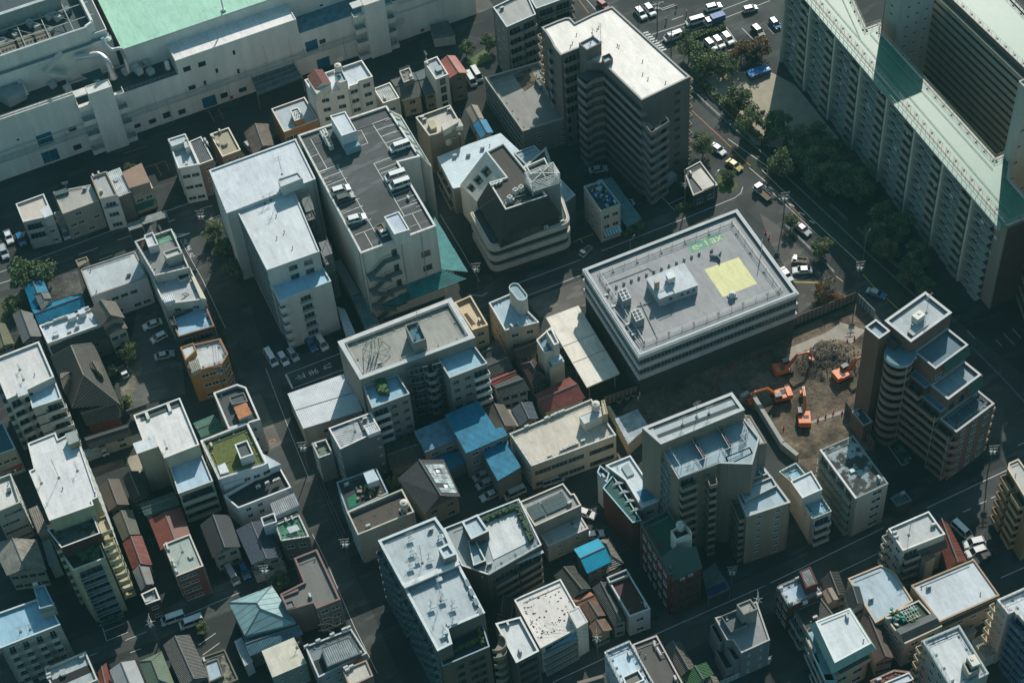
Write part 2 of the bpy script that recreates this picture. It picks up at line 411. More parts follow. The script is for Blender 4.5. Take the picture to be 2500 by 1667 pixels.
    def at(s,t,x,y,z=None): return G(t,x,y,s.zd if z is None else z)
    def put(s,name,me,t,pts,z=None,rz=None):
        for q in pts: inst(name,me,s.root,s.at(t,q[0],q[1],z),q[2] if len(q)>2 else (s.ang if rz is None else rz))
        return s
    def ac(s,t,*pts,z=None,rz=None): return s.put('air_conditioner',ac_mesh(),t,pts,z,rz)
    def ant(s,t,*pts,h=4.0,z=None,dish=False): return s.put('antenna',ant_mesh(h,dish),t,pts,z)
    def vent(s,t,*pts,z=None): return s.put('roof_vent',vent_mesh(),t,pts,z)
    def tank(s,t,*pts,z=None,kind='cyl'): return s.put('water_tank',tank_mesh(kind),t,pts,z)
    def blk(s,t,poly,z0,z1,mt,name,top=None):
        P=[G(t,p[0],p[1],z1) for p in poly]; 
        if area2(P)>0: P=P[::-1]
        b=MB(); b.prism([p for p in P[::-1]],z0,z1,mt,top,True); b.build(name,s.root); return s
    def slab(s,t,poly,z,th,mt,name,zs=None):       # thin sheet through given pixels at given heights
        P=[G(t,p[0],p[1],(zs[i] if zs else z)) for i,p in enumerate(poly)]
        if area2(P)>0: P=P[::-1]
        P=P[::-1]; b=MB(); b.face(P,mt); Q=[p-Vector((0,0,th)) for p in P]; b.face(Q[::-1],mt)
        for i in range(len(P)): j=(i+1)%len(P); b.face([Q[i],Q[j],P[j],P[i]],mt)
        b.build(name,s.root); return s
    def line(s,name,mt,r,*runs):
        b=MB()
        for run in runs:
            for a,c in zip(run,run[1:]): b.bar(a,c,r,mt,6)
        b.build(name,s.root); return s
    def done(s):
        if s.par>0 and not any(o.name.startswith(('air_c','roof_v','chiller')) for o in s.root.children) and len(s.P)<9:
            C=sum(s.P,Vector())/len(s.P); rn=random.Random(k0:=int(C.x*7))
            for i in range(rn.randint(1,3)): p=C.lerp(s.P[rn.randrange(len(s.P))],rn.uniform(.45,.78)); inst('roof_vent' if i else 'air_conditioner',vent_mesh() if i else ac_mesh(),s.root,(p.x,p.y,s.zd),s.ang)
            p=C.lerp(s.P[0],.8); q=C.lerp(s.P[1],.8); b=MB(); b.bar((p.x,p.y,s.zd+.12),(q.x,q.y,s.zd+.12),.06,STL(),5); b.build('roof_pipe',s.root)
        m=STL() if s.h<12 else mat('77756d','flat'); k=len(s.root.name)+int(s.P[0].x*3)
        if s.h-s.z0>5 and len(s.P)<9:
            for e in range(len(s.P)):
                a,d,L=s.wall(e)
                if L<4 or e==k%4: continue
                for u in (.02,) if (k+e)%2 else (.97,): q=a+d*(L*u)+Vector((d.y,-d.x,0))*.09; b=MB(); b.bar((q.x,q.y,s.z0),(q.x,q.y,s.h-.5),.06,m,5); b.build('drain_pipe',s.root)
        for lst in (s.wins,s.bals):
            by={}
            for q in lst: by.setdefault(q[3],[]).append(q)
            for nm,ql in by.items():
                ql.sort(key=lambda q:(Vector((0,0,CAM_H))-q[1]).length)
                for me,p,r,_ in ql[:98]: inst(nm,me,s.root,p,r)
                if len(ql)>98:
                    b=MB()
                    for me,p,r,_ in ql[98:]:
                        M=Matrix.Translation(p)@Matrix.Rotation(r,4,'Z'); off=len(b.v)
                        b.v+=[tuple(M@v.co) for v in me.vertices]
                        for pl in me.polygons: b.f.append(tuple(off+i for i in pl.vertices)); b.mi.append(b.m(me.materials[pl.material_index]))
                    o=b.build(nm,s.root); o['kind']='stuff'
        s.wins=[];s.bals=[]
        return s
# pitched roofs: eave corners as seen (L,T,R,B), eave height, rise
def house(name,label,cat,t,poly,h,rise,axis='U',wall='a8a69c',roof=None,hip=0.0,z0=0.0,oh=.45,group=None,wins=((2,2,2),),th=.14,cop=None,shed=False,wk='plaster'):
    P=[G(t,p[0],p[1],h) for p in poly]
    c=sum(P,Vector())/4; c.z=z0; root=thing(name,label,cat,c,0,group)
    rm=roof or mat('4a4e4e','tile',.7,0 if axis=='U' else math.pi/2); wm=mat(wall,wk) if isinstance(wall,str) else wall
    L_,T_,R_,B_=P
    if axis=='U': e1=(L_+B_)/2; e2=(T_+R_)/2; S1=[L_,T_]; S2=[B_,R_]
    else: e1=(L_+T_)/2; e2=(B_+R_)/2; S1=[L_,B_]; S2=[T_,R_]
    up=Vector((0,0,rise)); r1=e1.lerp(e2,hip)+up; r2=e2.lerp(e1,hip)+up
    ccw=[Vector(p[:2]) for p in P[::-1]]
    wp=inset(ccw,oh)
    k=(h-rise*oh/max(1,(L_-T_ if axis=='V' else L_-B_).length/2)) if 0 else h-.05
    b=MB(); b.prism(wp,z0,k,wm,cap=False)
    if hip<=0:                                # gable triangles
        W4=wp[::-1]; wl,wt,wr,wb=W4
        A,Bq=((wl,wb),(wt,wr)) if axis=='U' else ((wl,wt),(wb,wr))
        for (a,c2) in (A,Bq):
            m_=(a+c2)/2; b.face([(a.x,a.y,k),(c2.x,c2.y,k),(m_.x,m_.y,k+rise-.12)],wm); b.face([(c2.x,c2.y,k),(a.x,a.y,k),(m_.x,m_.y,k+rise-.12)],wm)
    b.build('wall',root)
    b=MB()
    def sl(pts):
        n=(Vector(pts[1])-Vector(pts[0])).cross(Vector(pts[2])-Vector(pts[0]))
        if n.z<0: pts=pts[::-1]
        q=[Vector(p)-Vector((0,0,th)) for p in pts]; b.face(pts,rm); b.face(q[::-1],rm)
        for i in range(len(pts)): j=(i+1)%len(pts); b.face([q[i],q[j],pts[j],pts[i]],rm)
    sl([S1[0],S1[1],r2,r1]); sl([S2[0],S2[1],r2,r1])
    if hip>0: sl([S1[0],S2[0],r1]); sl([S1[1],S2[1],r2])
    ro=b.build('roof',root)
    rb=MB(); cm=cop or mat(tuple(min(1,x*.8) for x in (rm.node_tree.nodes and (.2,.2,.2))),'flat') if cop is None else cop
    rb.bar(r1+Vector((0,0,.03)),r2+Vector((0,0,.03)),.14,cm,6)
    if hip>0:
        for a,r_ in ((S1[0],r1),(S2[0],r1),(S1[1],r2),(S2[1],r2)): rb.bar(a+Vector((0,0,.05)),r_+Vector((0,0,.03)),.1,cm,6)
    q=rb.build('ridge',ro); q.location=Vector((0,0,0))
    wc=[Vector((p.x,p.y,0)) for p in wp[::-1]]
    for (f,n,nf) in wins:
        f=norm_face(f); a=wc[(f+1)%4]; c2=wc[f]; d=(c2-a); Lw=d.length; d=d/Lw; fh=(h-z0)/nf
        for j in range(nf):
            for i in range(n):
                p=a+d*(Lw*(i+.5)/n); inst('window',win_mesh(1.5,1.1,'s'),root,(p.x,p.y,z0+fh*j+min(.9,fh-1.3)),math.atan2(d.y,d.x))
    return root
# ================================================================ BUILDINGS (corner pixels of the eaves/parapets + heights -> real footprints)
TEAL=mat('2f7f93','corr',.5); BLUE=lambda a=0.0:mat((.015,.20,.33),'corr',.5,a,0.0,.7); TILE=lambda a=0.0,c='4b4f4e':mat(c,'tile',.75,a); SEAM=lambda c,a=0.0:mat(c,'seam',.45,a); CORR=lambda c,a=0.0,s=1.0:mat(c,'corr',.5,a,0.0,s)
PI=math.pi; H_=PI/2
# ---------------- column A, row 1-2
b=Bd('townhouse','white walled townhouse with a step-down blue-grey roof terrace, facing the factory wall','townhouse','A1',[(1495,1240),(1650,1190),(1770,1462),(1588,1498)],12.3,wall='c3c2ba',deck='a9b4b9',cop='d8d6cf',par=1.0)
b.pent('A1',[(1497,1243),(1650,1193),(1676,1252),(1530,1305)],13.2); b.pent('A1',[(1632,1245),(1672,1230),(1690,1300),(1648,1318)],13.6,name='stair_head'); b.win('f',2,3,1.9,1.2); b.win('s',2,3,1.0,1.0); b.ac('A1',(1665,1470)); b.done()
b=Bd('townhouse','narrow townhouse with a dark ribbed metal roof framed in white, beside the terrace townhouse','townhouse','A1',[(1683,1262),(1790,1216),(1898,1420),(1775,1466)],11.0,wall='7d6a63',deck='565b5d',cop='c9c8c2',dk='corr',par=.25); b.win('f',1,3,1.2,1.0); b.ac('A1',(1830,1260),(1850,1290)); b.done()
b=Bd('office_building','small brown block with a tan roof, cream parapet and one white skylight box','small office','A1',[(1870,1195),(2036,1135),(2142,1335),(1980,1395)],9.3,wall='8d6f54',deck='9a917b',cop='d9cfb9',par=.5); b.win('f',2,3,1.2,1.0); b.pent('A1',[(1972,1262),(2008,1248),(2026,1272),(1985,1290)],9.5,wall='d0cdc4',par=0,name='skylight'); b.ac('A1',(1900,1230),(1945,1290),(1960,1180)); b.done()
house('brown_house','dull brown gabled house in the gap between the two light flat roofs','house','B1',[(-90,1185),(130,1105),(178,1295),(0,1395)],5.5,1.8,'V',roof=mat('6b6258','corr',.7,H_),wall='6f6658')
b=Bd('office_building','small cube building with pinkish roof boards and a deep front balcony, left of its row','small office','A2',[(140,320),(388,230),(470,420),(206,480)],hb('A2',206,480,720),wall='a5a7a3',deck='c0b7ab',cop='cfcfc9',par=.5); b.pent('A2',[(360,372),(430,330),(468,412),(395,442)],12.0,deck='c2c5c8',par=.0); b.balc('f',1,3,1.0,u=(.02,.62),gap=.1,first=1); b.win('f',1,3,1.4,.9,u=(.65,.95)); b.done()
b=Bd('warehouse','wide grey building with a stained concrete roof, second from the left in the roadside row','warehouse','A2',[(475,215),(805,150),(876,290),(560,408)],hb('A2',560,408,640),wall='8e8b82',deck='a09d94',par=.12,cop='a9a69c'); b.win('f',4,3,1.5,1.0,skip=.3); b.blk('A2',[(478,216),(590,178),(608,212),(492,250)],b.zd,b.zd+.8,mat('4d6060'),'roof_hatch'); b.ant('A2',(600,200),h=3); b.done()
b=Bd('townhouse','narrow white three-storey shop house with a brown-edged concrete roof','townhouse','A2',[(808,75),(946,30),(1046,240),(888,276)],hb('A2',888,276,560),wall='bfc0bb',deck='9d9f9c',cop='9b8468',par=.6); b.win('f',1,3,2.4,1.4); b.ac('A2',(835,85),(885,62),(905,215)); b.balc('f',1,3,.8,u=(.05,.95),first=2,door=False); b.done()
b=Bd('townhouse','plain grey house with a pale ribbed sheet roof and a small roof window','house','A2',[(960,40),(1066,0),(1160,215),(1056,255)],8.6,wall='6c6a62',deck='b5bbbd',dk='corr',par=.0); b.pent('A2',[(1012,100),(1036,90),(1046,110),(1022,120)],8.9,par=0,name='skylight'); b.done()
b=Bd('shop_house','shop house with a brown battened roof, blue terrace and dark green awning','shop','A2',[(1085,55),(1258,-35),(1362,180),(1180,250)],6.6,wall='a39b86',deck='4f7b8a',cop='b5ae9c',par=.9); b.pent('A2',[(1088,42),(1258,-40),(1332,125),(1152,178)],9.2,deck=SEAM('8c7463',b.ang),wall='8b8172',par=0); b.win('f',2,2,1.7,1.0)
b.slab('A2',[(1210,335),(1398,275),(1404,322),(1212,386)],0,.1,mat('12514b','corr',.6,b.ang),'awning',zs=[3.6,3.6,2.9,2.9]); b.done()
b=Bd('shed','tiny pale-roofed lean-to between the cube building and the wide grey one','shed','A2',[(482,400),(540,380),(575,455),(515,470)],4,deck='8f9a9c',dk='corr',par=0); b.done()
b=Bd('warehouse','white flat-roofed hall with a plain pale roof and scattered small windows, south of the road','warehouse','A2',[(716,900),(1200,740),(1312,968),(812,1145)],9.2,wall='cdd0cf',deck='aeb4b5',par=.25,cop='8f8a80')
b.win('f',5,2,1.7,1.1,u=(.12,.95),skip=.2); b.blk('A2',[(1248,905),(1268,900),(1285,935),(1262,945)],b.zd,b.zd+.6,WHT(),'duct'); b.pent('A2',[(672,822),(770,788),(790,825),(700,880)],9.8,z0=0,wall='8a7a66',deck='77756d',name='entrance_annex'); b.done()
b=Bd('apartment_building','narrow roadside apartment block with pipe racks and a white machine box on its roof','apartment block','A2',[(1198,655),(1526,542),(1684,885),(1378,958)],15,wall='b4b1a7',deck='787c7b',cop='cac9c3',par=.8)
b.pent('A2',[(1450,748),(1590,702),(1626,756),(1486,806)],17.0,deck='b9b8b2',par=.5); b.pent('A2',[(1282,600),(1360,570),(1410,680),(1322,705)],16.6,wall='cfcfca',deck='c2c3c2',name='roof_box',par=.5); b.ac('A2',(1560,850),(1600,830),(1615,815))
b.blk('A2',[(1240,640),(1290,615),(1335,700),(1270,725)],b.zd,b.zd+.5,mat('4c2228'),'roof_pad'); b.blk('A2',[(1400,620),(1550,570),(1580,625),(1420,680)],b.zd,b.zd+.05,mat('6a9a80'),'roof_mat')
b.rail(.3,1.3,1.2); b.win('s',6,4,1.2,1.1); b.ant('A2',(1365,600),(1440,590),h=2.5); b.done()
b=Bd('apartment_building','white-terraced block with a slanted cream side wall and an outside stair on its roof','apartment block','A2',[(1362,995),(1690,885),(1832,1165),(1462,1212)],13,wall='b9b6ab',deck='a9adad',cop='d0cec5',par=.8)
b.blk('A2',[(1703,968),(1738,975),(1836,1166),(1786,1160)],b.zd,13.4,mat('cfc8b4'),'slanted_parapet'); b.pent('A2',[(1440,1150),(1530,1118),(1556,1170),(1465,1195)],13.9,wall='cfd1d0',deck='c8ccd0',name='roof_box',par=0,dk='corr')
b.pent('A2',[(1548,920),(1660,875),(1690,965),(1600,1005)],13.1,deck='1d2627',par=.1); b.rail(.6,1.1,1.5,edges=['r','b'])
b.line('fire_stair',DRK(),.07,[G('A2',1620,1125,13),G('A2',1700,1170,11)],[G('A2',1650,1110,13),G('A2',1740,1150,11)],*[[G('A2',1620+16*i,1125+9*i,13-.4*i),G('A2',1650+18*i,1110+8*i,13-.4*i)] for i in range(6)]); b.win('f',2,4,1.4,1.1); b.done()
b=Bd('apartment_building','dark-faced apartment block with a bright blue-white roof terrace, north of the ochre corner building','apartment block','A2',[(1510,1322),(1822,1196),(1908,1405),(1590,1500)],10.5,wall='3f4547',deck='98b7c8',cop='8a6a52',par=1.0)
b.balc('f',2,4,1.0,mat('4c5253'),first=1,u=(.05,.95)); b.pent('A2',[(1505,1330),(1545,1315),(1575,1390),(1530,1400)],11.2,deck='3a4043'); b.ac('A2',(1630,1455),z=7.6); b.ant('A2',(1850,1340),h=2); b.done()
# ochre corner building
b=Bd('corner_building','ochre tiled corner building with a railed white roof and window strips, at the street junction','apartment block','A3',[(1605,100),(1962,22),(2030,158),(1978,246),(1695,328)],hb('A3',1695,328,585),wall='a1763f',deck='babdbb',cop='9c6a42',par=.55)
b.rail(.45,1.0,1.4); b.pent('A3',[(1608,100),(1722,62),(1745,125),(1650,215)],11.6,deck='b9bcbd'); b.pent('A3',[(1685,235),(1760,205),(1785,285),(1710,325)],11.3,wall='9b988a',deck='8c8c80',dk='corr',par=0,name='roof_box')
b.win(3,3,3,1.8,1.2,u=(.3,.98)); b.win(2,1,3,1.8,1.2); b.done()
# ---------------- temple group
house('temple_hall','large temple hall under a grey-brown tiled hip roof with small gablets, beside the walled court','temple','A3',[(448,188),(835,62),(1072,612),(640,640)],5.6,6.3,'V',wall='5f5a4d',roof=mat('6b6a64','tile',.75,H_),hip=.24,oh=2.0,cop=mat('8a877b'))
house('temple_gablet','tiled dormer gable lying on the sunny slope of the temple roof','dormer','A3',[(770,265),(895,225),(918,358),(850,318)],9.2,.9,'V',wall='8a8574',roof=mat('85806f','tile',.75,0),z0=7.6,oh=.1,wins=())
house('temple_gablet','tiled dormer gable on the shaded west slope of the temple roof','dormer','A3',[(535,330),(632,315),(626,372),(560,480)],8.8,.8,'U',wall='8a8574',roof=mat('85806f','tile',.75,0),z0=6.5,oh=.1,wins=())
house('temple_porch','low tiled porch roof with a red beam in front of the temple hall','temple porch','A3',[(700,660),(1000,560),(1090,715),(770,800)],4.0,1.5,'U',wall='5c3428',roof=mat('54544b','tile',.75,0),wins=())
house('temple_gatehouse','small tiled gate roof along the south edge of the temple yard','gatehouse','A3',[(1120,660),(1290,600),(1310,640),(1135,700)],3.2,.5,'U',roof=TILE(0,'55564f'),wins=())
b=Bd('temple_annex','white flat-roofed annex carrying a row of white machine boxes, north of the temple','temple annex','A2',[(350,1402),(842,1240),(925,1378),(425,1560)],8.6,wall='c6c9c7',deck='b9c1c6',cop='dcdcd6',par=.5)
b.ac('A2',(430,1400),(500,1370),(540,1355),(575,1342),(600,1335),(750,1270),(780,1262),(500,1480),(620,1475),(690,1425)); b.pent('A2',[(600,1312),(660,1290),(675,1318),(612,1342)],9.6,wall='d5d6d2',par=0,name='roof_box'); b.pent('A2',[(695,1270),(745,1252),(760,1285),(708,1302)],9.6,wall='d5d6d2',par=0,name='roof_box'); b.pent('A2',[(470,1460),(508,1446),(520,1475),(480,1490)],8.9,wall='d5d6d2',par=0,name='skylight'); b.win('f',4,2,1.4,1.1); b.done()
house('tiled_wing','long dark tiled roof slope joined along the annex, above the temple hall','house','A2',[(425,1558),(905,1392),(985,1500),(480,1680)],6.0,1.6,'U',roof=TILE(0,'4d5354'),wall='6c6a60')
house('temple_tower','tan tiled gable roof rising at the east end of the annex','temple building','A2',[(800,1262),(1030,1190),(1112,1335),(905,1405)],9.3,2.3,'V',roof=mat('8b8478','tile',.7,H_),wall='9b968a')
house('temple_tower','lower tan tiled roof stepping down in front of the taller tan gable','temple building','A2',[(900,1400),(1085,1335),(1138,1425),(960,1500)],7.0,1.3,'V',roof=mat('857e70','tile',.7,H_),wall='c0beb4')
house('blue_roof_hall','long low hall with a bright blue sheet roof north of the temple annex','hall','A2',[(285,1262),(722,1112),(765,1240),(348,1400)],5.0,1.3,'U',roof=BLUE(0),wall='5d6f74')
house('blue_roof_house','blue-roofed house at the roadside with a small tiled porch cap','house','A2',[(215,1062),(388,1000),(468,1188),(290,1278)],5.0,1.2,'V',roof=BLUE(H_),wall='5d6f74')
house('tiled_dormer','small pale tiled hip cap poking out of the blue roofs','house','A2',[(300,1120),(432,1100),(462,1165),(372,1268)],6.5,1.0,'V',roof=mat('8d8f8a','tile',.7,H_),hip=.25,oh=.15,wins=(),z0=3)
house('grey_roof_house','house with a plain grey slate roof west of the temple annex','house','A2',[(110,1302),(288,1290),(372,1500),(205,1562)],5.6,1.3,'V',roof=mat('6c6c69','plaster',.8),wall='6b675d')
house('olive_roof_house','olive tiled house cut by the left edge of the picture','house','A2',[(-70,1400),(48,1386),(128,1560),(-30,1640)],5.0,1.0,'V',roof=mat('7f8062','tile',.7,H_),wall='8b8468')
# ---------------- column A, row 3-4
b=Bd('apartment_building','large white-roofed apartment block with stepped balconies at the left edge, west of the temple','apartment block','A3',[(-80,212),(345,48),(480,362),(62,562)],19,wall='b8b7af',deck='c3c2bf',cop='d5d4ce',par=.6,pw=.3)
b.ant('A3',(178,300),(210,390),h=1.6); b.vent('A3',(310,348)); b.pent('A3',[(150,480),(232,448),(245,510),(165,540)],19.4,par=0,deck='b8bcbd',name='roof_box')
b.pent('A3',[(245,480),(492,402),(545,555),(288,640)],17.2,z0=0,deck='a9bfca',par=.5,name='lower_wing',cop='cfcfca'); P_,h_,z_,o_=b.last
b.balc('f',2,6,1.3,u=(.0,.55),gap=.5); b.balc('s',4,6,1.1,gap=.7)
for i in range(5):
    a=G('A3',288,640,17.2); c=G('A3',545,555,17.2); p=a.lerp(c,.73); p.z=17.2-3.1*(i+1); r=math.atan2((c-a).y,(c-a).x); n=Vector((math.sin(r),-math.cos(r),0)); b.bals.append((balc_mesh(4.4,1.2,b.wm),p+n*.02,r,'balcony')); b.wins.append((win_mesh(3.2,2.0,'sk'),p+n*.02+Vector((0,0,.2)),r,'balcony_door'))
    q=a.lerp(c,.25); q.z=p.z; b.wins.append((win_mesh(5.0,.16,'d1'),q+n*.02,r,'floor_joint'))
b.done()
b=Bd('shop_building','cream building with a shaded teal roof and a long red awning at the left edge','shop','A3',[(-210,860),(20,765),(138,1000),(-90,1085)],8.5,wall='a5a08c',deck='35606b',par=.6,cop='b9bfbb'); b.win('f',3,2,1.3,1.0)
b.slab('A3',[(-60,1180),(195,1120),(205,1165),(-60,1230)],0,.1,mat((.3,.03,.02)),'awning',zs=[3.3,3.3,2.7,2.7]); b.done()
b=Bd('office_building','pale flat-roofed building with small square windows, left edge below the red awning','office','A3',[(-110,1300),(95,1222),(178,1478),(-50,1575)],12.5,wall='b9b7ab',deck='c2c1bc',par=.8); b.win('f',4,4,1.3,.9,skip=.1); b.win('r',2,4); b.blk('A3',[(55,1355),(90,1345),(95,1375),(62,1388)],b.zd,b.zd+.7,mat('55605f'),'roof_hatch'); b.done()
# tall cream block with planted steps
b=Bd('apartment_tower','tall cream apartment tower with a long white notched roof stepping down to a garden terrace','apartment tower','A3',[(248,955),(492,858),(515,920),(668,843),(868,1432),(815,1458),(832,1502),(440,1641),(258,1200),(302,1180)],27,wall='b3aa8c',deck='c9c9c7',cop='d6d5cf',par=.35)
b.pent('A3',[(582,872),(668,842),(702,928),(615,965)],28.6,wall='94876a',deck='8d9491',par=0,name='stair_head'); b.ant('A3',(525,1262),h=6.4); b.ant('A3',(690,1200),(370,1310),h=2.2); b.vent('A3',(560,1360),(850,1405),(140,1210))
b.pent('A4',[(420,200),(820,50),(892,232),(545,362)],23.6,z0=0,wall='4b2c26',deck=mat('4d5450','mould',.9),par=.8,name='middle_step',cop='c8c8c0')
b.pent('A4',[(560,430),(880,310),(940,450),(650,562)],20.0,z0=0,wall='b3aa8c',deck='2b3a28',par=.7,name='garden_step',dk='grass',cop='c8c8c0')
a=G('A4',650,562,20.0); c=G('A4',940,450,20.0); r=math.atan2((c-a).y,(c-a).x); n=Vector((math.sin(r),-math.cos(r),0)); L=(c-a).length
for i in range(7):
    z=20.0-.9-2.72*(i+1); p=a.lerp(c,.47); p.z=z; b.bals.append((balc_mesh(round(L*.74,1),1.1,mat('9fb0b0','flat',.3),'g'),p,r,'balcony')); b.wins.append((win_mesh(round(L*.7,1),2.0,'s'),p+n*.02+Vector((0,0,.2)),r,'balcony_door'))
    q=G('A4',890,232,23.6); e=Vector((-n.x,-n.y,0))
    q2=a.lerp(c,1.0)-n*3.0+Vector((n.y*-1,n.x,0))*0; q2.z=z+.4; 
sx=Vector((math.cos(r),math.sin(r),0))
for i in range(9):
    z=23.0-2.6*(i+1)
    if z<1: break
    p=c+sx*1.5-n*2.5; p.z=z; b.bals.append((balc_mesh(2.4,1.4,mat('bdb491')),p,r,'stair_landing')); 
for (x0,y0,x1,y1,zz,nn_) in ((903,238,995,200,22.6,8),(505,395,555,375,22.6,8)):
    p0=G('A4',x0,y0,zz); p1=G('A4',x1,y1,zz); ex=(p1-p0); ey=Vector((-ex.y,ex.x,0)).normalized()*4
    for i in range(nn_):
        z=zz-2.72*i-1.1
        if z<0: break
        m_=MB(); o_=Vector((p0.x,p0.y,z)); m_.obb(o_,ex,ey,(0,0,.15),mat('b5ab8c')); m_.obb(o_+Vector((0,0,.15)),ex,ey*.03,(0,0,1.0),mat('bdb391')); m_.obb(o_+ex*.95+Vector((0,0,.15))+ey*.03,ex*.05,ey*.97,(0,0,1.0),mat('bdb391')); m_.obb(o_+ey*.03+Vector((0,0,.15)),ex*.05,ey*.97,(0,0,1.0),mat('bdb391')); m_.build('stair_landing',b.root)
    m_=MB(); m_.obb(Vector((p0.x,p0.y,0))+ey,ex,ey*.05,(0,0,zz-.5),mat('a89f7f')); m_.build('stair_wall',b.root)
m_=MB(); lf=mat((.05,.09,.035),'leaf',.9)
for i in range(70):
    p=G('A4',690+random.random()*190,470-random.random()*90,19.5); m_.box((p.x,p.y,19.4),(.5+random.random(),.5,random.random()*1.0+.3),lf,random.random()*3)
m_.build('planting',b.root); b.win('s',7,9,1.2,1.2); b.done()
house('tan_tile_house','cream house under a broad tan tiled roof half in shade, left edge','house','A4',[(-70,335),(325,290),(415,560),(60,612)],6.5,1.6,'V',roof=mat('8f8d84','corr',.75,H_,0.0,.8),wall='a29c88',wins=((2,4,2),(3,2,2)))
b=Bd('shed','dull corrugated outbuilding west of the cream tower','shed','A4',[(260,20),(330,-10),(420,190),(340,230)],6.5,deck='7c766d',dk='corr',par=0); b.done()
b=Bd('shed','pale flat lean-to roof at the foot of the cream tower','shed','A4',[(380,310),(440,290),(520,490),(440,520)],5,deck='7b8585',par=0); b.done()
b=Bd('apartment_building','apartment block with a blue-shaded flat roof and beige tank house, lower left edge','apartment block','A4',[(-80,965),(398,795),(536,1045),(0,1255)],14,wall='a9a89d',deck='8fb3c4',cop='c5d0d2',par=.6)
b.pent('A4',[(300,722),(395,690),(482,870),(350,905)],16.6,wall='8f9ea0',deck='5f8fa2',par=.5); b.pent('A4',[(350,895),(478,850),(488,905),(372,950)],15.6,wall='a39888',deck='a39888',par=0,name='tank_house'); b.balc('f',4,5,1.3,gap=1.2); b.ant('A4',(185,1110),(270,1090),h=2); b.ac('A4',(320,700),z=16.6); b.done()
b=Bd('office_building','low flat building with a black front, pale roof and white skylight, bottom left','office','A4',[(395,1440),(762,1285),(868,1535),(500,1700)],8.5,wall='b9b49a',deck='9ea7a8',par=.6,cop='c2c1b8'); b.ac('A4',(740,1330),(735,1345),(430,1440),(440,1500),(445,1530)); b.pent('A4',[(530,1455),(572,1440),(585,1480),(545,1495)],8.7,wall='d8cdb8',par=0,name='skylight'); b.win('f',3,2,1.1,1.1)
b.slab('A4',[(435,1552),(805,1395),(830,1460),(460,1620)],0,.1,mat('1d2020'),'dark_terrace',zs=[7.95,7.95,7.95,7.95]); b.done()
house('red_roof_house','small house with a red corrugated gable roof, between the cream tower and the brick block','house','A4',[(1090,322),(1262,252),(1357,515),(1180,556)],5.6,1.2,'V',roof=CORR('7d4a41',H_,.8),wall='8d8270')
house('olive_roof_house','olive-brown gabled house directly behind the red corrugated roof','house','A4',[(1000,92),(1180,25),(1250,242),(1092,305)],5.8,1.2,'V',roof=mat('5c5c50','plaster',.8),wall='8d8064')
house('grey_roof_house','grey gabled house between the red roof and the little white deck','house','A4',[(1178,572),(1322,508),(1372,682),(1255,750)],5.6,1.1,'V',roof=mat('7b7c78','plaster',.8),wall='7e7b72')
b=Bd('townhouse','tiny flat house with a white-rimmed deck, last of the narrow row at the street','townhouse','A4',[(1255,775),(1384,715),(1426,820),(1300,866)],6.6,wall='4d2f2a',deck='8c9499',cop='cfccc3',par=.7); b.win('f',1,2,1.4,1.0); b.done()
b=Bd('brick_block','brick-red apartment cube with a pale green jointed roof and one skylight','apartment block','A4',[(1455,332),(1690,240),(1810,522),(1572,615)],hb('A4',1572,615,858),wall='7b4636',wk='brick',deck='98a39a',cop='c9beb2',par=.4); b.ac('A4',(1490,350),(1500,380),(1548,492),(1560,530),(1575,580)); b.ant('A4',(1625,400),h=2.5); b.pent('A4',[(1672,425),(1705,410),(1722,440),(1690,455)],b.h+.05,wall='d5d8d6',par=0,name='skylight'); b.win('f',2,4,1.7,.9,u=(.05,.7)); b.win('s',3,4,1.0,.9); b.done()
house('red_brown_house','red-brown battened roof squeezed behind the brick cube','house','A4',[(1325,115),(1610,0),(1692,235),(1430,385)],6.0,.5,'V',roof=SEAM('6e3c2f',H_),wall='5d4a40')
house('green_metal_house','house with a dark teal ribbed roof north of the red-brown roof','house','A3',[(1240,1500),(1545,1385),(1600,1500),(1290,1600)],6.5,.5,'U',roof=CORR('3f5b58',0,.8),wall='8d9391')
house('dark_roof_house','dark slate house with a cream gable balcony facing the street','house','A4',[(1780,160),(2045,70),(2142,355),(1895,458)],6.0,2.0,'V',roof=mat('3c4040','plaster',.8),wall='a19d8e',wins=((2,2,2),(3,3,2)))
house('slate_blue_house','low house with a slate-blue roof slope, next to the parked blue car','house','A4',[(2100,205),(2385,100),(2520,445),(2240,512)],5.6,.8,'V',roof=mat('4a5763','tile',.6,H_),wall='8f8c80')
b=Bd('shed','pale rubble-strewn lean-to strip in front of the slate-blue roof','shed','A4',[(2240,520),(2500,430),(2540,520),(2270,610)],3,deck='8a8577',dk='mould',par=0); b.done()
house('grey_sheet_house','house with a plain pale-grey sheet roof and snow guards, bottom row','house','A4',[(975,1452),(1200,1362),(1300,1600),(1070,1690)],6.0,1.2,'V',roof=mat('979a9a','plaster',.7),wall='77746b')
house('green_hip_house','house with a sage-green hip roof, bottom row','house','A4',[(1235,1375),(1440,1285),(1560,1590),(1350,1680)],6.0,1.4,'V',roof=mat('5d6b58','seam',.7,H_),wall='77746b',hip=.22)
house('tile_gable_house','old house with a long grey tiled gable, one slope bright and one dark, bottom row','house','A4',[(1450,1225),(1690,1135),(1860,1510),(1620,1610)],6.2,1.5,'V',roof=mat('6e6c66','tile',.7,H_),wall='6b675c')
b=Bd('shack','patchwork shack with boards, pale sheet and bare frames by the small car lot','shack','A4',[(1780,1340),(2000,1265),(2120,1530),(1880,1640)],5.0,wall='6b6354',deck='7d7a68',dk='mould',par=.4); b.pent('A4',[(1820,1390),(1940,1345),(1990,1500),(1860,1560)],5.6,deck='9db0b8'); b.done()
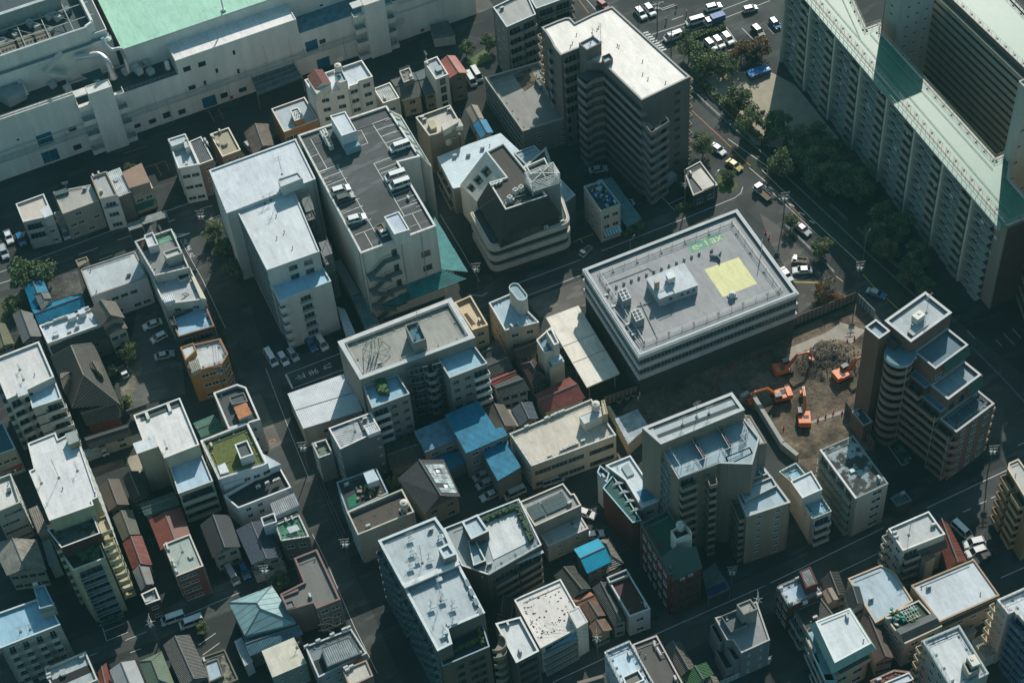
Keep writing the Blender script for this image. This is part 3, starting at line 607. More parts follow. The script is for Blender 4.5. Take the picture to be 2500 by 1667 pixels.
house('rust_roof_shed','narrow rust-red shed roof beside the bottom-left flat building','shed','A4',[(870,1470),(945,1385),(1000,1590),(900,1640)],4.6,.4,'V',roof=mat('6a2f24','plaster',.8),wins=())

house('dark_gable_house','nearly black gabled roof beside the cream block lane','house','A3',[(1088,1262),(1232,1200),(1332,1420),(1175,1482)],5.6,1.3,'V',roof=mat('332f2d','plaster',.7),wall='6f6a5f')
house('brown_gable_house','brown-grey gabled roof east of the tall cream tower','house','A3',[(890,1335),(1062,1270),(1152,1500),(968,1562)],5.6,1.3,'V',roof=mat('5f574d','plaster',.8),wall='7d776a')
house('tiled_lane_house','dark tiled long roof south of the temple hall','house','A3',[(745,905),(1130,785),(1180,880),(800,1005)],4.2,1.1,'U',roof=TILE(0,'45484a'))
# ---------------- A3 right / B column
b=Bd('apartment_building','cream block with a blackened white roof and framed light well along its back edge','apartment block','A3',[(1190,705),(1600,550),(1772,965),(1462,1085),(1412,978),(1222,1040),(1270,920)],14.5,wall='b6b3a0',deck='cdcbc8',cop='dad8d0',par=.6)
b.pent('A3',[(1186,958),(1375,892),(1405,980),(1222,1045)],14.7,deck='c3c7c8',par=0,name='roof_plate'); b.ant('A3',(1485,1000),h=2.4)
for xy in ((1295,680),(1490,610)): p=G('A3',*xy,14.5); b.blk('A3',[(xy[0]-12,xy[1]-8),(xy[0]+14,xy[1]-18),(xy[0]+40,xy[1]+52),(xy[0]+14,xy[1]+62)],b.zd,14.45,mat('c9c7bf'),'frame_beam')
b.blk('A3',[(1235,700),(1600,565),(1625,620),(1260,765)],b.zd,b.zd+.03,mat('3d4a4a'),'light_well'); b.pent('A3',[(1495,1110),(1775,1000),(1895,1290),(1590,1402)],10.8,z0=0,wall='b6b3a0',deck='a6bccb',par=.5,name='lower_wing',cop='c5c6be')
a=G('A3',1590,1402,10.8); c=G('A3',1895,1290,10.8); r=math.atan2((c-a).y,(c-a).x)
for i in range(3): p=a.lerp(c,.5); p.z=10.8-.5-2.9*(i+1); b.bals.append((balc_mesh(7.2,1.3,mat('a9ab9e')),p,r,'balcony')); b.wins.append((win_mesh(6.5,2.0,'d'),p+Vector((0,0,.2)),r,'balcony_door'))
b.win('s',3,3,1.1,1.0); b.done()
b=Bd('apartment_building','dark-roofed block holding a rusty striped machine box on its roof','apartment block','A3',[(1900,505),(2110,428),(2190,455),(2315,742),(2035,822)],11.5,wall='a7a79e',deck='3e4344',cop='d0d0ca',par=.9,pw=.3)
b.pent('A3',[(2085,635),(2190,595),(2240,690),(2130,740)],12.4,wall='a9a9a2',deck=CORR('b06c3c',.4),par=0,name='machine_box'); b.pent('A3',[(2040,545),(2170,500),(2205,580),(2065,610)],12.0,wall='6f7170',deck='4a5050'); b.vent('A3',(1975,545),(2040,775),(2180,750)); b.win('s',2,3); b.done()
house('green_shed','low green corrugated shed between the two white blocks','shed','A3',[(1720,775),(1900,700),(2010,825),(1790,905)],6.5,.4,'U',roof=CORR('39695a',0,.8),wall='6f7a72',wins=())
b=Bd('apartment_building','white building with a bright grass roof garden and white-framed light shaft','apartment block','A3',[(1785,930),(2205,765),(2380,1130),(2330,1155),(1948,1275)],11.5,wall='cfd2d2',deck='55602c',dk='grass',cop='d9d9d4',par=.8,pw=.35)
b.pent('A3',[(2090,965),(2200,925),(2255,1050),(2140,1090)],13.5,wall='d3d5d3',deck='4c5454',cop='dedfdb',par=.5); b.pent('A3',[(1940,1160),(2000,1130),(2035,1205),(1965,1225)],11.4,wall='c5c8c8',deck='c5c9cc',par=0,name='roof_box')
b.line('pipe',mat('b07a45'),.06,[G('A3',1850,930,b.zd+.2),G('A3',1945,1160,b.zd+.2),G('A3',2060,1100,b.zd+.2)]); b.rail(.5,1.2,1.6); b.win(3,4,3,1.4,1.0); b.win(2,1,3); b.done()
b=Bd('apartment_building','white house with stacked dark terraces and a slanting grey wall before the grass roof','apartment block','B3',[(-270,1420),(215,1140),(330,1345),(-140,1530)],8,wall='cdd1d2',deck='2b3233',cop='d8dad7',par=.8)
b.pent('B3',[(-330,1100),(-30,985),(232,1140),(-270,1330)],9.4,deck='aeb8bd',par=0,name='upper_wall'); b.ac('B3',(120,1320),(190,1300),(215,1290),(40,1350),z=8); b.pent('B3',[(150,1490),(355,1400),(400,1500),(180,1600)],9.0,deck='8f9293',dk='corr',par=0,name='ribbed_canopy'); b.win('f',4,3,1.1,1.1,skip=.2); b.done()
b=Bd('townhouse','small house with a green deck full of drying frames at the street corner','townhouse','B4',[(185,155),(400,70),(490,262),(240,300)],8.0,wall='5d5f5c',deck='3c7a5c',cop='c5c6bf',par=.4); b.rail(.3,1.4,1.1); b.pent('B4',[(60,95),(180,50),(205,130),(85,170)],9.3,z0=0,wall='c9ccca',deck='3a4142',par=.6,name='stair_head'); b.blk('B4',[(290,185),(380,155),(410,200),(320,235)],b.zd+.8,b.zd+.9,mat('b9bec0'),'drying_rack'); b.ac('B4',(290,130),(345,112)); b.win('f',2,2); b.done()
b=Bd('office_building','brown-rimmed L-shaped roof with soot stains above a small planted court','office','B4',[(358,455),(560,375),(768,820),(558,902),(530,852),(298,918),(235,775),(445,668)],9.5,wall='6f6762',deck='6b6b67',cop='7d5f58',par=.7,pw=.3)
b.pent('B4',[(270,850),(345,822),(372,885),(292,912)],9.6,deck='6f726f'); b.blk('B4',[(245,775),(390,720),(398,745),(252,800)],b.zd,9.3,mat('7d6c62'),'roof_bench'); b.win(3,4,3,1.3,1.0); b.win(2,2,3)
b.line('outside_stair',mat('b9b89c'),.09,[G('B4',570,1050,5),G('B4',660,1035,5),G('B4',730,1060,4),G('B4',770,1040,4),G('B4',765,990,4),G('B4',720,960,4)],[G('B4',575,1100,3),G('B4',650,1090,3),G('B4',720,1120,2)],[G('B4',600,1000,5),G('B4',700,975,5),G('B4',705,1030,5)]); b.done()
house('pyramid_roof_house','building under a teal patina pyramid roof with a blue corrugated front eave','house','A4',[(2035,850),(2420,700),(2640,1030),(2180,1145)],7.2,2.2,'V',roof=mat('7b9a9c','seam',.5,H_,0.0,3.0),hip=.42,wall='8f999a',oh=.2)
house('tiled_lean_to','dark tiled lean-to with a blue corrugated upper strip, below the pyramid roof','house','A4',[(2160,1145),(2640,1010),(2700,1130),(2220,1330)],5.5,.8,'U',roof=CORR('4c6f7c',0,.7),wall='5a5c58')
b=Bd('shed','white slatted shed roof beside the car lot','shed','A4',[(2090,1195),(2150,1165),(2245,1370),(2180,1410)],4.5,deck='b5b9b9',dk='corr',par=0); b.done()
b=Bd('house','plain house with a stained cream slab roof and small dark windows, bottom of the picture','house','B4',[(75,1282),(352,1165),(462,1385),(168,1510)],7.2,wall='8d8d85',deck='c0bbaa',cop='bdb7a5',par=0); b.win('f',3,2,.8,.8); b.ant('B4',(385,1250),h=1.8); b.done()
b=Bd('office_building','grey terrace building with a raised ribbed deck and rooftop air conditioners by the street, bottom','office','B4',[(455,1240),(865,1082),(1003,1300),(575,1515)],9.0,wall='9ca0a0',deck='6f7a7b',cop='c3c6c4',par=.5)
b.pent('B4',[(595,1250),(850,1150),(955,1300),(655,1420)],10.2,wall='5d6667',deck='7f8a8a',dk='corr',par=.1,name='raised_deck'); b.rail(.3,1.1,1.3,edges=['b','r']); b.ac('B4',(575,1200),(700,1145),(805,1100),(845,1085),(905,1330),(945,1312),(470,1250)); b.win('f',4,3,.9,.9)
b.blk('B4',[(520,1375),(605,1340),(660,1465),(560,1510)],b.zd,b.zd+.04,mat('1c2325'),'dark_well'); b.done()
b=Bd('townhouse','small flat roof with pale jointed slabs and a machine cluster at the bottom street corner','townhouse','B4',[(790,1450),(1000,1360),(1060,1500),(850,1600)],9.5,wall='8c6f60',deck='b9b5aa',cop='9d8474',par=.4); b.ac('B4',(820,1440),(835,1460),(870,1430)); b.done()
# ---------------- B1-B2
b=Bd('apartment_building','white five-storey house with a red tiled roof hut and a tank, facing the factory','apartment block','B1',[(450,712),(960,536),(1056,682),(930,722),(920,745),(845,770),(850,790),(540,855)],16,wall='d0cbc0',deck='bcc4ca',cop='dfdcd4',par=.7)
b.pent('B1',[(710,640),(780,615),(830,715),(762,738)],18.6,wall='d2cdc2',deck='8ba3b0',name='tank_tower',par=.5); b.tank('B1',(757,650),z=18.3); b.ant('B1',(780,600),h=3,z=18)
b.pent('B1',[(485,715),(640,660),(682,745),(560,835)],18.2,wall='cdc9bd',deck='c0bcb0',par=0,name='roof_hut')
p=[G('B1',x,y,18.3) for x,y in ((470,683),(610,618),(688,745),(545,795))]; m_=MB(); rm=mat('8b5a51','tile',.7,H_)
r1=(p[0]+p[1])/2+Vector((0,0,1.2)); r2=(p[3]+p[2])/2+Vector((0,0,1.2)); m_.face([p[0],p[3],r2,r1],rm); m_.face([r1,r2,p[2],p[1]],rm); m_.face([p[3],p[2],r2],b.wm); m_.face([p[1],p[0],r1],b.wm); m_.build('red_tile_roof',b.root)
for k in (2,4,6): 
    b.win(k,{2:1,4:1,6:2}[k],5,1.9,1.3,st='w')
b.done()
b=Bd('office_building','tan brick building with a pale railed roof and a small roof turret with four vents','office','B1',[(155,970),(450,865),(572,1065),(268,1175)],8.6,wall='9a6c40',wk='brick',deck='a5b0b3',cop='cfcac0',par=.5); b.pent('B1',[(322,980),(392,956),(446,1048),(362,1078)],10.4,deck='b6c2c6',cop='d5d3cc'); b.vent('B1',(362,1020),(378,1045),(385,1005),(400,1025),z=10.2); b.win('f',2,2,2.0,1.6,u=(.0,.45)); b.win('f',1,2,1.0,1,u=(.75,.95)); b.done()
b=Bd('house','little white-rimmed house with a pale ribbed roof, behind the parking deck','house','B1',[(1065,790),(1210,735),(1295,872),(1150,920)],8.6,wall='b9b5a9',deck='a9adab',dk='corr',cop='d9d5ca',par=.3); b.win('f',1,2,1.6,1.1); b.done()
house('wooden_house','old wooden house with a brown ribbed roof and cream front under a laundry deck','house','B1',[(1212,712),(1425,640),(1502,858),(1320,906)],5.8,1.3,'U',roof=mat('4f5350','seam',.7,0),wall='a89a7b',wins=((2,1,2),(3,2,2)))
b=Bd('laundry_deck','raised laundry deck with white rails above the wooden house','roof deck','B1',[(1295,635),(1385,602),(1425,700),(1335,735)],8.6,z0=6.2,wall='7b7668',deck='77776c',par=.3,cop='c6c5bd'); b.rail(.1,1.1,1.0); b.done()
house('wooden_house','blue-grey roofed narrow old house, right neighbour of the cream-fronted one','house','B1',[(1432,648),(1530,605),(1628,820),(1512,850)],5.8,1.1,'U',roof=mat('4c5a5e','plaster',.7),wall='8f846b',wins=((2,1,2),))
b=Bd('townhouse','slim white townhouse with dark red strip windows and roof antenna','townhouse','B1',[(1515,550),(1630,503),(1730,662),(1620,708)],11.5,wall='cfcbbf',deck='96a0a2',cop='ded9cd',par=.5); b.ant('B1',(1535,530),h=2.4); b.pent('B1',[(1615,600),(1660,585),(1675,618),(1630,635)],11.7,wall='7b7f80',par=0,name='roof_box'); b.win('f',1,4,1.5,1.9,st='dk'); b.done()
house('red_roof_house','brown house with a bright salmon-red metal gable, near the parked white vans','house','B1',[(1655,545),(1792,497),(1906,652),(1742,698)],8.8,1.0,'V',roof=SEAM('a5655a',H_),wall='7d6f5a',wins=((2,1,3),))
# parking building
pk=hb('B2',950,760,1375)
b=Bd('parking_building','large white building with a dark rooftop car park, zigzag outside stair and teal canopy','parking building','B2',[(390,1205,'B1'),(1180,940,'B1'),(1478,1392,'B1'),(1284,1442,'B1'),(1620,515),(950,760)],pk,wall='c6c4ba',deck='4a4e4e',dk='asphalt',cop='d3d1c8',par=.55,pw=.35)
PKZ=b.zd
b.pent('B1',[(678,1032),(812,992),(912,1165),(782,1210)],pk+4.2,deck='bcc3c8',wall='cdd0cf',cop='dad9d2',name='stair_head'); b.blk('B1',[(795,1290),(905,1235),(950,1290),(820,1340)],PKZ,pk+1.2,mat('8ba0a6'),'stair_porch')
b.pent('B2',[(1160,435),(1290,388),(1385,548),(1250,590)],pk+3.4,deck='b7c2cc',wall='c9c9c2',cop='dad9d2',name='lift_house')
b.pent('B1',[(1165,960),(1310,1030),(1582,1482),(1478,1400)],pk-1.0,z0=0,deck='a9b8ba',par=.3,name='side_ramp'); 
fm=mat('cfcdc4')
for i in range(4):
    a=G('B1',1200+80*i,975+120*i,pk+.6); c=G('B1',1325+78*i,1055+130*i,pk-1.0); m_=MB(); m_.face([a,c,Vector((a.x,a.y,pk-1.2))],fm); m_.face([a,Vector((a.x,a.y,pk-1.2)),c],fm); m_.build('wall_fin',b.root)
b.put('condenser_unit',fan_mesh(),'B1',[(660,1270),(675,1300),(690,1330),(650,1240)]); b.line('duct',mat('b9bcb8','flat',.4),.28,[G('B1',590,1170,PKZ+.5),G('B1',650,1290,PKZ+.5)],[G('B1',610,1160,PKZ+.5),G('B1',665,1260,PKZ+.5)],[G('B1',630,1150,PKZ+.5),G('B1',660,1210,PKZ+.5)])
# bay lines (paint 4 mm proud)
pl=MB(); WP=mat((.62,.62,.6),'paint',.7)
def strip(mb,a,c,wd,mt,z):
    a=Vector(a);c=Vector(c);d=(c-a); 
    if d.length<.01: return
    d.normalize(); n=Vector((-d.y,d.x,0))*wd/2
    mb.face([Vector((q.x,q.y,z)) for q in (a-n,c-n,c+n,a+n)],mt)
zz=PKZ+.006; g=lambda t,x,y:G(t,x,y,PKZ)
strip(pl,g('B1',505,1240),g('B1',650,1500),.12,WP,zz); strip(pl,g('B1',505,1398),g('B1',575,1372),.12,WP,zz); strip(pl,g('B1',580,1530),g('B1',740,1472),.12,WP,zz)
strip(pl,g('B1',740,1472),g('B2',1140,678),.12,WP,zz)
for (x,y) in ((580,40),(612,98),(648,160),(755,345),(788,408),(860,528)): 
    a=g('B2',x,y); d=(G('B2',1060,533,PKZ)-G('B2',898,598,PKZ)).normalized(); strip(pl,a,a+d*5.0,.12,WP,zz)
strip(pl,g('B2',898,598),g('B2',1080,530),.12,WP,zz); strip(pl,g('B2',983,572),g('B2',1060,708),.12,WP,zz)
strip(pl,g('B1',1055,1103),g('B1',1225,1365),.12,WP,zz)
for (x,y) in ((1055,1103),(1095,1160),(1132,1218),(1168,1278)): strip(pl,g('B1',x,y),g('B1',x+150,y-56),.12,WP,zz)
strip(pl,g('B1',955,1160),g('B1',1015,1275),.1,WP,zz); strip(pl,g('B1',1015,1275),g('B1',950,1298),.1,WP,zz); strip(pl,g('B1',920,1170),g('B1',955,1160),.1,WP,zz)
strip(pl,g('B1',1068,1458),g('B2',1340,430),.12,WP,zz)
for (x,y) in ((1068,1458),(1108,1515)): strip(pl,g('B1',x,y),g('B1',x+190,y-72),.12,WP,zz)
for (x,y) in ((1130,50),(1238,240),(1272,298),(1308,362)): strip(pl,g('B2',x,y),g('B2',x+155,y-58),.12,WP,zz)
strip(pl,g('B2',1325,435),g('B2',1500,372),.12,WP,zz); strip(pl,g('B2',1412,410),g('B2',1490,545),.12,WP,zz)
pl.build('bay_marking',b.root); 
ws=MB(); wm_=mat('a9a9a2')
for (t,x,y) in [('B1',1200,1070),('B1',1235,1125),('B1',1268,1182),('B1',1300,1240),('B2',610,50),('B2',630,105),('B2',660,135),('B2',800,390),('B2',1425,245),('B2',1440,290),('B2',1470,345),('B2',1420,520)]: p=g(t,x,y); ws.box((p.x,p.y,PKZ),(.18,1.6,.14),wm_,b.ang)
ws.build('wheel_stop',b.root); b.rail(.2,.9,2.2,braces=False,edges=[0,4,5])
# zigzag stair on the front wall
a,d,L=b.wall(4); n=Vector((d.y,-d.x,0)); stl=mat('6f7673','flat',.5); 
def at5(u,z,off): p=a+d*(L*u)+n*off; return Vector((p.x,p.y,z))
for k in range(4):
    zt=pk-4.6-5.1*k; m_=MB()
    for off in (.1,1.3):
        m_.bar(at5(.47,zt,off),at5(.27,zt,off),.09,stl); m_.bar(at5(.27,zt,off),at5(.10,zt-2.5,off),.12,stl); m_.bar(at5(.10,zt-2.5,off),at5(.03,zt-2.5,off),.09,stl); m_.bar(at5(.08,zt-2.5,off+1.3),at5(.30,zt-5.0,off+1.3),.12,stl)
        m_.bar(at5(.47,zt+1,off),at5(.27,zt+1,off),.04,stl); m_.bar(at5(.27,zt+1,off),at5(.10,zt-1.5,off),.04,stl); m_.bar(at5(.10,zt-1.5,off+1.3),at5(.30,zt-4.0,off+1.3),.04,stl)
    m_.obb(at5(.27,zt-.1,.1),d*(L*.2),n*1.2,(0,0,.1),stl); m_.obb(at5(.02,zt-2.6,.1),d*(L*.09),n*2.5,(0,0,.1),stl)
    for i in range(14): t=i/14; m_.obb(at5(.27-.17*t,zt-2.5*t,.1),d*.28,n*1.2,(0,0,.06),stl); m_.obb(at5(.08+.22*t,zt-2.5-2.5*t,1.4),d*.28,n*1.2,(0,0,.06),stl)
    m_.build('stair_flight',b.root); p,r=b.on(4,.42,zt,.0); b.wins.append((win_mesh(1.2,2.1,'d1'),p,r,'door'))
b.slab('B2',[(1505,775),(1565,762),(1572,815),(1512,830)],0,.05,mat('9fb0b8'),'vent_panel',zs=[pk-7.2,pk-7.2,pk-8.8,pk-8.8]) if 0 else None
for (u,z) in ((.82,pk-8.5),(.82,pk-13.2)): p,r=b.on(4,u,z,.0); b.wins.append((win_mesh(2.2,1.8,'s1'),p,r,'vent_panel'))
for u in (.525,.79): a1=at5(u,pk-.6,.12); b.line('drain_pipe',mat('93a4a8','flat'),.09,[a1,at5(u,4,.12)])
TR_=mat((.012,.19,.19),'corr',.45,b.ang+H_,0.0,1.0)
TR2=mat((.012,.19,.19),'corr',.45,b.ang,0.0,1.0)
b.slab('B2',[(1335,1025),(1675,905),(1890,985),(1405,1170)],0,.12,TR2,'canopy',zs=[8.8,8.8,7.0,7.0]); b.slab('B2',[(1515,275),(1905,925),(1675,905),(1585,560)],0,.12,TR_,'canopy',zs=[8.8,7.0,8.8,8.8]); b.slab('B2',[(1100,1180),(1335,1050),(1405,1170),(1170,1260)],0,.12,TR2,'low_canopy',zs=[5.6,6.6,5.4,4.4])
b.done()
# white L-block left of it
b=Bd('apartment_slab','tall white slab with bare roofs in two offset halves, left of the rooftop car park','apartment slab','B1',[(1862,1515,'A1'),(372,1235),(548,1592),(-242,1898)],23.0,wall='c0c1ba',deck='c0c6ca',cop='c6cbcc',par=.35,pw=.3)
b.pent('B2',[(-168,345),(360,212),(583,742),(115,908)],22.3,z0=0,deck='c5c9ca',par=.35,name='south_half',cop='c6cbcc')
b.pent('B2',[(210,100),(392,36),(432,92),(240,168)],25.6,name='lift_house'); b.ant('B2',(250,60),h=6,z=25.5); b.ant('B2',(100,320),(150,290),h=2.5,z=22); b.vent('B2',(200,430),(270,575),(345,715),(205,30),(205,628),z=22)
b.pent('B2',[(150,1030),(600,858),(686,1005),(225,1186)],16.8,z0=0,deck='9fc0d0',par=.5,name='low_terrace',cop='b9cdd2')
def facerow(t,p1,p2,h,us,nf,fh,me,nm,dz=0.0,zmin=.5,off=.02):
    a=G(t,*p1,h); c=G(t,*p2,h); dd=(c-a); r=math.atan2(dd.y,dd.x); n=Vector((math.sin(r),-math.cos(r),0))
    for i in range(nf):
        z=h-dz-fh*(i+1)
        if z<zmin: break
        for u in us: p=a.lerp(c,u)+n*off; p.z=z; b.wins.append((me,p,r,nm))
facerow('B2',(225,1186),(686,1005),16.8,[.48],5,2.95,win_mesh(2.4,1.5,'s'),'window'); facerow('B2',(225,1186),(686,1005),16.8,[.48],5,2.95,balc_mesh(2.8,.6,mat('a5aca9'),'r',.6),'window_grille',.3)
facerow('B2',(115,908),(583,742),22.3,[.47,.76],2,2.9,win_mesh(2.0,1.5,'s'),'window'); facerow('B2',(150,1030),(225,1186),16.8,[.15,.4,.65,.9],5,2.9,win_mesh(1.6,1.3,'s'),'window')
facerow('B2',(-168,345),(115,908),22.3,[.06+.08*i for i in range(12)],7,2.9,win_mesh(2.2,1.6,'s'),'window')
facerow('A1',(1865,1515),(2020,1832),23.0,[.1+.12*i for i in range(8)],7,2.9,win_mesh(1.6,1.5,'s'),'window')
facerow('B2',(225,1186),(686,1005),16.8,[.03],5,2.95,balc_mesh(1.4,.9,b.wm),'balcony'); 
for k,(x0,y0,zt,nfl) in enumerate(((440,340,21,7),(600,730,19,6))):
    for i in range(nfl):
        zt_=zt-2.9*i; p=G('B2',x0,y0,zt) ; e=(G('B2',583,742,22.3)-G('B2',360,212,22.3)).normalized(); f=Vector((-e.y,e.x,0))*-1 if 0 else (G('B2',583,742,22.3)-G('B2',115,908,22.3)).normalized()
        p.z=zt_; m_=MB(); m_.obb(p-e*2.2,f*2.0,e*4.4,(0,0,.12),IRN())
        for q in (p-e*2.2+f*2.0,p+e*2.2+f*2.0): m_.bar(q,q+Vector((0,0,2.9)),.06,IRN())
        m_.bar(p-e*2.2+f*2+Vector((0,0,1)),p+e*2.2+f*2+Vector((0,0,1)),.04,STL()); m_.bar(p-e*1.5+f*1.2,p+e*1.5+f*1.2+Vector((0,0,-2.9)),.12,IRN()); m_.bar(p-e*1.5+f*.4,p+e*1.5+f*.4+Vector((0,0,-2.9)),.12,IRN()); m_.build('fire_stair',b.root)
b.done()
b=Bd('walkway_roof','long narrow pale roof of a passage between the white slab and the parking building','covered passage','B2',[(700,835),(775,820),(935,1105),(862,1118)],4.0,deck='7f8c8e',par=0); b.done()
b=Bd('walkway_roof','second passage roof, pale green sheet panels at the foot of the parking building','covered passage','B2',[(865,1130),(950,1100),(1110,1375),(1000,1420)],3.6,deck='5f8488',dk='corr',par=0); b.done()
b=Bd('walkway_roof','slim white passage roof in front of the white slab, near the parked cars','covered passage','B2',[(745,1240),(805,1260),(898,1468),(825,1500)],3.6,deck='b4c2c6',par=0); b.done()
# ---------------- B2-B3
b=Bd('apartment_building','wide grey apartment block with railed concrete roofs, lattice frames and a rounded balcony tower','apartment block','B2',[(745,1545),(1755,1155),(1968,1508),(945,1882)],19.5,wall='8f8b82',deck='8f9088',cop='b9bcb9',par=.9,pw=1.0)
b.rail(1.3,1.3,2.2,mt=WHT()); b.pent('B2',[(1345,1400),(1460,1362),(1532,1520),(1420,1560)],22.6,deck='3c6f80',par=.9,name='stair_head',pw=.15); b.ant('B2',(1465,1400),h=5,z=22.6); b.ant('B2',(1440,1500),h=3,z=22.2)
m_=MB(); c=G('B3',1090,140,19)
for k in range(8): a=k*PI/4; p=c+Vector((3.2*math.cos(a),3.2*math.sin(a),0)); m_.bar((p.x,p.y,b.zd),(c.x+1.2*math.cos(a),c.y+1.2*math.sin(a),b.zd+4.5),.05,STL()); q=c+Vector((3.2*math.cos(a+PI/4),3.2*math.sin(a+PI/4),0)); m_.bar((p.x,p.y,b.zd+.1),(q.x,q.y,b.zd+.1),.03,STL()); m_.bar((c.x,c.y,b.zd+.1),(p.x,p.y,b.zd+.1),.03,STL())
for dx in (-.8,0,.9): m_.bar((c.x+dx,c.y+.5,b.zd+1),(c.x+dx,c.y,b.zd+4.8),.16,mat('d8cfb4'))
m_.build('antenna_frame',b.root)
b.pent('B3',[(975,450),(1275,338),(1385,512),(1052,640)],17.0,z0=0,deck='8fb4c4',par=.8,name='west_wing',cop='b0b5b2',pw=.2); b.pent('B3',[(1628,182),(1945,62),(2078,242),(1742,372)],17.0,z0=0,deck='93b5c2',par=.8,name='east_wing',cop='b0b5b2',pw=.2)
lf=mat((.05,.09,.035),'leaf',.9); m_=MB()
for i in range(60): p=G('B3',1085+random.random()*75+i*.5,385+i*2.0,17); m_.box((p.x,p.y,16.2),(.5+random.random()*.4,.6,.6+random.random()),lf,random.random()*3)
m_.build('planting',b.root)
for (p1,p2,us) in (((1052,640),(1385,512),(.55,.85)),((1742,372),(2078,242),(.15,.45))):
    facerow('B3',p1,p2,17.0,us,5,2.85,win_mesh(1.3,1.1,'s'),'window')
facerow('B3',(1052,640),(1385,512),17.0,[.2],4,2.85,balc_mesh(3.6,1.1,WHT()),'balcony',.6); facerow('B3',(1052,640),(1385,512),17.0,[.2],5,2.85,win_mesh(3,1.9,'sk'),'balcony_door',.4)
facerow('B3',(1742,372),(2078,242),17.0,[.8],4,2.85,balc_mesh(3.6,1.1,WHT()),'balcony',.6); facerow('B3',(1742,372),(2078,242),17.0,[.8],5,2.85,win_mesh(3,1.9,'sk'),'balcony_door',.4)
facerow('B3',(945,385),(1968,130),19.5,[.46,.54,.66],6,2.85,win_mesh(2.0,1.8,'sk'),'window')
# rounded balcony tower
def arcwall(c,r,a0,a1,z0,z1,mt,n=10,th=.15):
    m=MB()
    for k in range(n):
        t0=a0+(a1-a0)*k/n; t1=a0+(a1-a0)*(k+1)/n; f=lambda R,t,z:(c.x+R*math.cos(t),c.y+R*math.sin(t),z)
        m.face([f(r,t0,z0),f(r,t1,z0),f(r,t1,z1),f(r,t0,z1)],mt); m.face([f(r-th,t1,z0),f(r-th,t0,z0),f(r-th,t0,z1),f(r-th,t1,z1)],mt); m.face([f(r,t0,z1),f(r,t1,z1),f(r-th,t1,z1),f(r-th,t0,z1)],mt)
        m.face([f(r,t0,z0),f(r,t1,z0),(c.x,c.y,z0)],mt)
    return m
c1=G('B3',1450,290,16); c2=G('B3',1575,290,16)
for c in (c1,c2):
    for i in range(6):
        z=16.2-2.75*i-1.2; m_=arcwall(Vector((c.x,c.y+.3,0)),1.7,-PI,0,z,z+1.15,mat('9c988f'),8); m_.build('rounded_balcony',b.root)
    m_=MB(); m_.box((c.x,c.y+.5,0),(2.4,1.6,16),mat('3c3b38')); m_.build('stair_core',b.root)
b.done()
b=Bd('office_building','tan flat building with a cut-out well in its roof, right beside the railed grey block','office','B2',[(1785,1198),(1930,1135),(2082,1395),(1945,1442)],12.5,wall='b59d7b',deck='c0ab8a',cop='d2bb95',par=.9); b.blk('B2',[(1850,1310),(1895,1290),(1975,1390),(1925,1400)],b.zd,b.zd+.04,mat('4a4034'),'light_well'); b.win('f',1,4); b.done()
b=Bd('warehouse','hall with a pale corrugated gable-like roof and low cream front, beside the stop marking','warehouse','B3',[(305,515),(820,335),(962,662),(440,820)],6.8,z0=0,wall='a9a493',deck=SEAM('c3c8cb',0),cop='9fa3a4',par=0); b.win('f',4,1,2.2,1.3,z=(2,6),skip=.2); b.done()
r1=G('B3',365,648,7.35);r2=G('B3',893,488,7.35); m_=MB(); rr=mat('7f8a92'); m_.bar(r1-Vector((0,0,.5)),r2-Vector((0,0,.5)),.07,rr); m_.build('roof_ridge',b.root)
b=Bd('apartment_building','tall grey panel building with a ribbed white roof and a notched white corner wall','apartment block','B3',[(665,820),(1038,680),(1126,836),(768,1005)],15.5,wall='6d6f6b',deck=CORR('a5a9aa',b.ang if 0 else 1.3,1.1),cop='d9dad6',par=.5)
b.pent('B3',[(978,800),(1080,762),(1126,838),(1018,880)],16.2,wall='c9cac5',deck='b9bdbe',dk='corr',par=.1,name='roof_box'); b.ant('B3',(900,850),h=4); b.blk('B3',[(925,742),(940,737),(985,838),(968,842)],b.zd,b.zd+.35,mat('3c4546'),'roof_gutter'); b.win('s',3,4,1.8,2.0,st='w'); b.win('f',1,5,.6,.5,u=(.85,.98)); b.done()
b=Bd('townhouse','low townhouse with a planted balcony frame at the street side of the grey panel building','townhouse','B3',[(515,955),(640,915),(700,1040),(575,1085)],9,wall='8f8a80',deck='5f6f62',par=.8,cop='c9c6bf'); b.rail(.1,1.0,1.0); b.win('s',2,3); b.done()
b=Bd('office_building','dark-decked roof with green matting, junk and a white box shed, open to the street','office','B3',[(735,1300),(1090,1175),(1195,1395),(830,1570)],9.3,wall='9ea5a6',deck='232b2a',cop='8fa3a9',par=.3,dk='mould')
b.pent('B3',[(975,1215),(1060,1185),(1110,1275),(1015,1310)],11.3,wall='b9c2c4',deck='b7c6cc',par=0,name='box_shed'); b.blk('B3',[(825,1450),(900,1400),(945,1490),(850,1530)],b.zd,b.zd+.05,mat('0f6b4f'),'green_mat')
m_=MB()
for i in range(26): p=G('B3',900+random.random()*230,1340+random.random()*120,b.zd); m_.box((p.x,p.y,b.zd),(.3+random.random()*.8,.3+random.random()*.5,.2+random.random()*.5),mat(random.choice(['6b5a3c','8d8f88','3c5560','a09060','2a3b30'])),random.random()*3)
m_.build('clutter',b.root); b.win('s',3,3); b.done()
b=Bd('apartment_building','building with a brown-stained sunken roof and a cream water tank on its corner','apartment block','B4',[(830,45),(1318,-160),(1425,42),(925,247)],hb('B4',925,247,500),wall='a3a196',deck='4a4238',cop='b9b6aa',par=1.0,dk='mould'); b.tank('B4',(1345,20),z=b.h-.6); b.pent('B4',[(1290,20),(1385,-15),(1428,45),(1335,85)],b.h-.5,name='tank_base',par=.3)
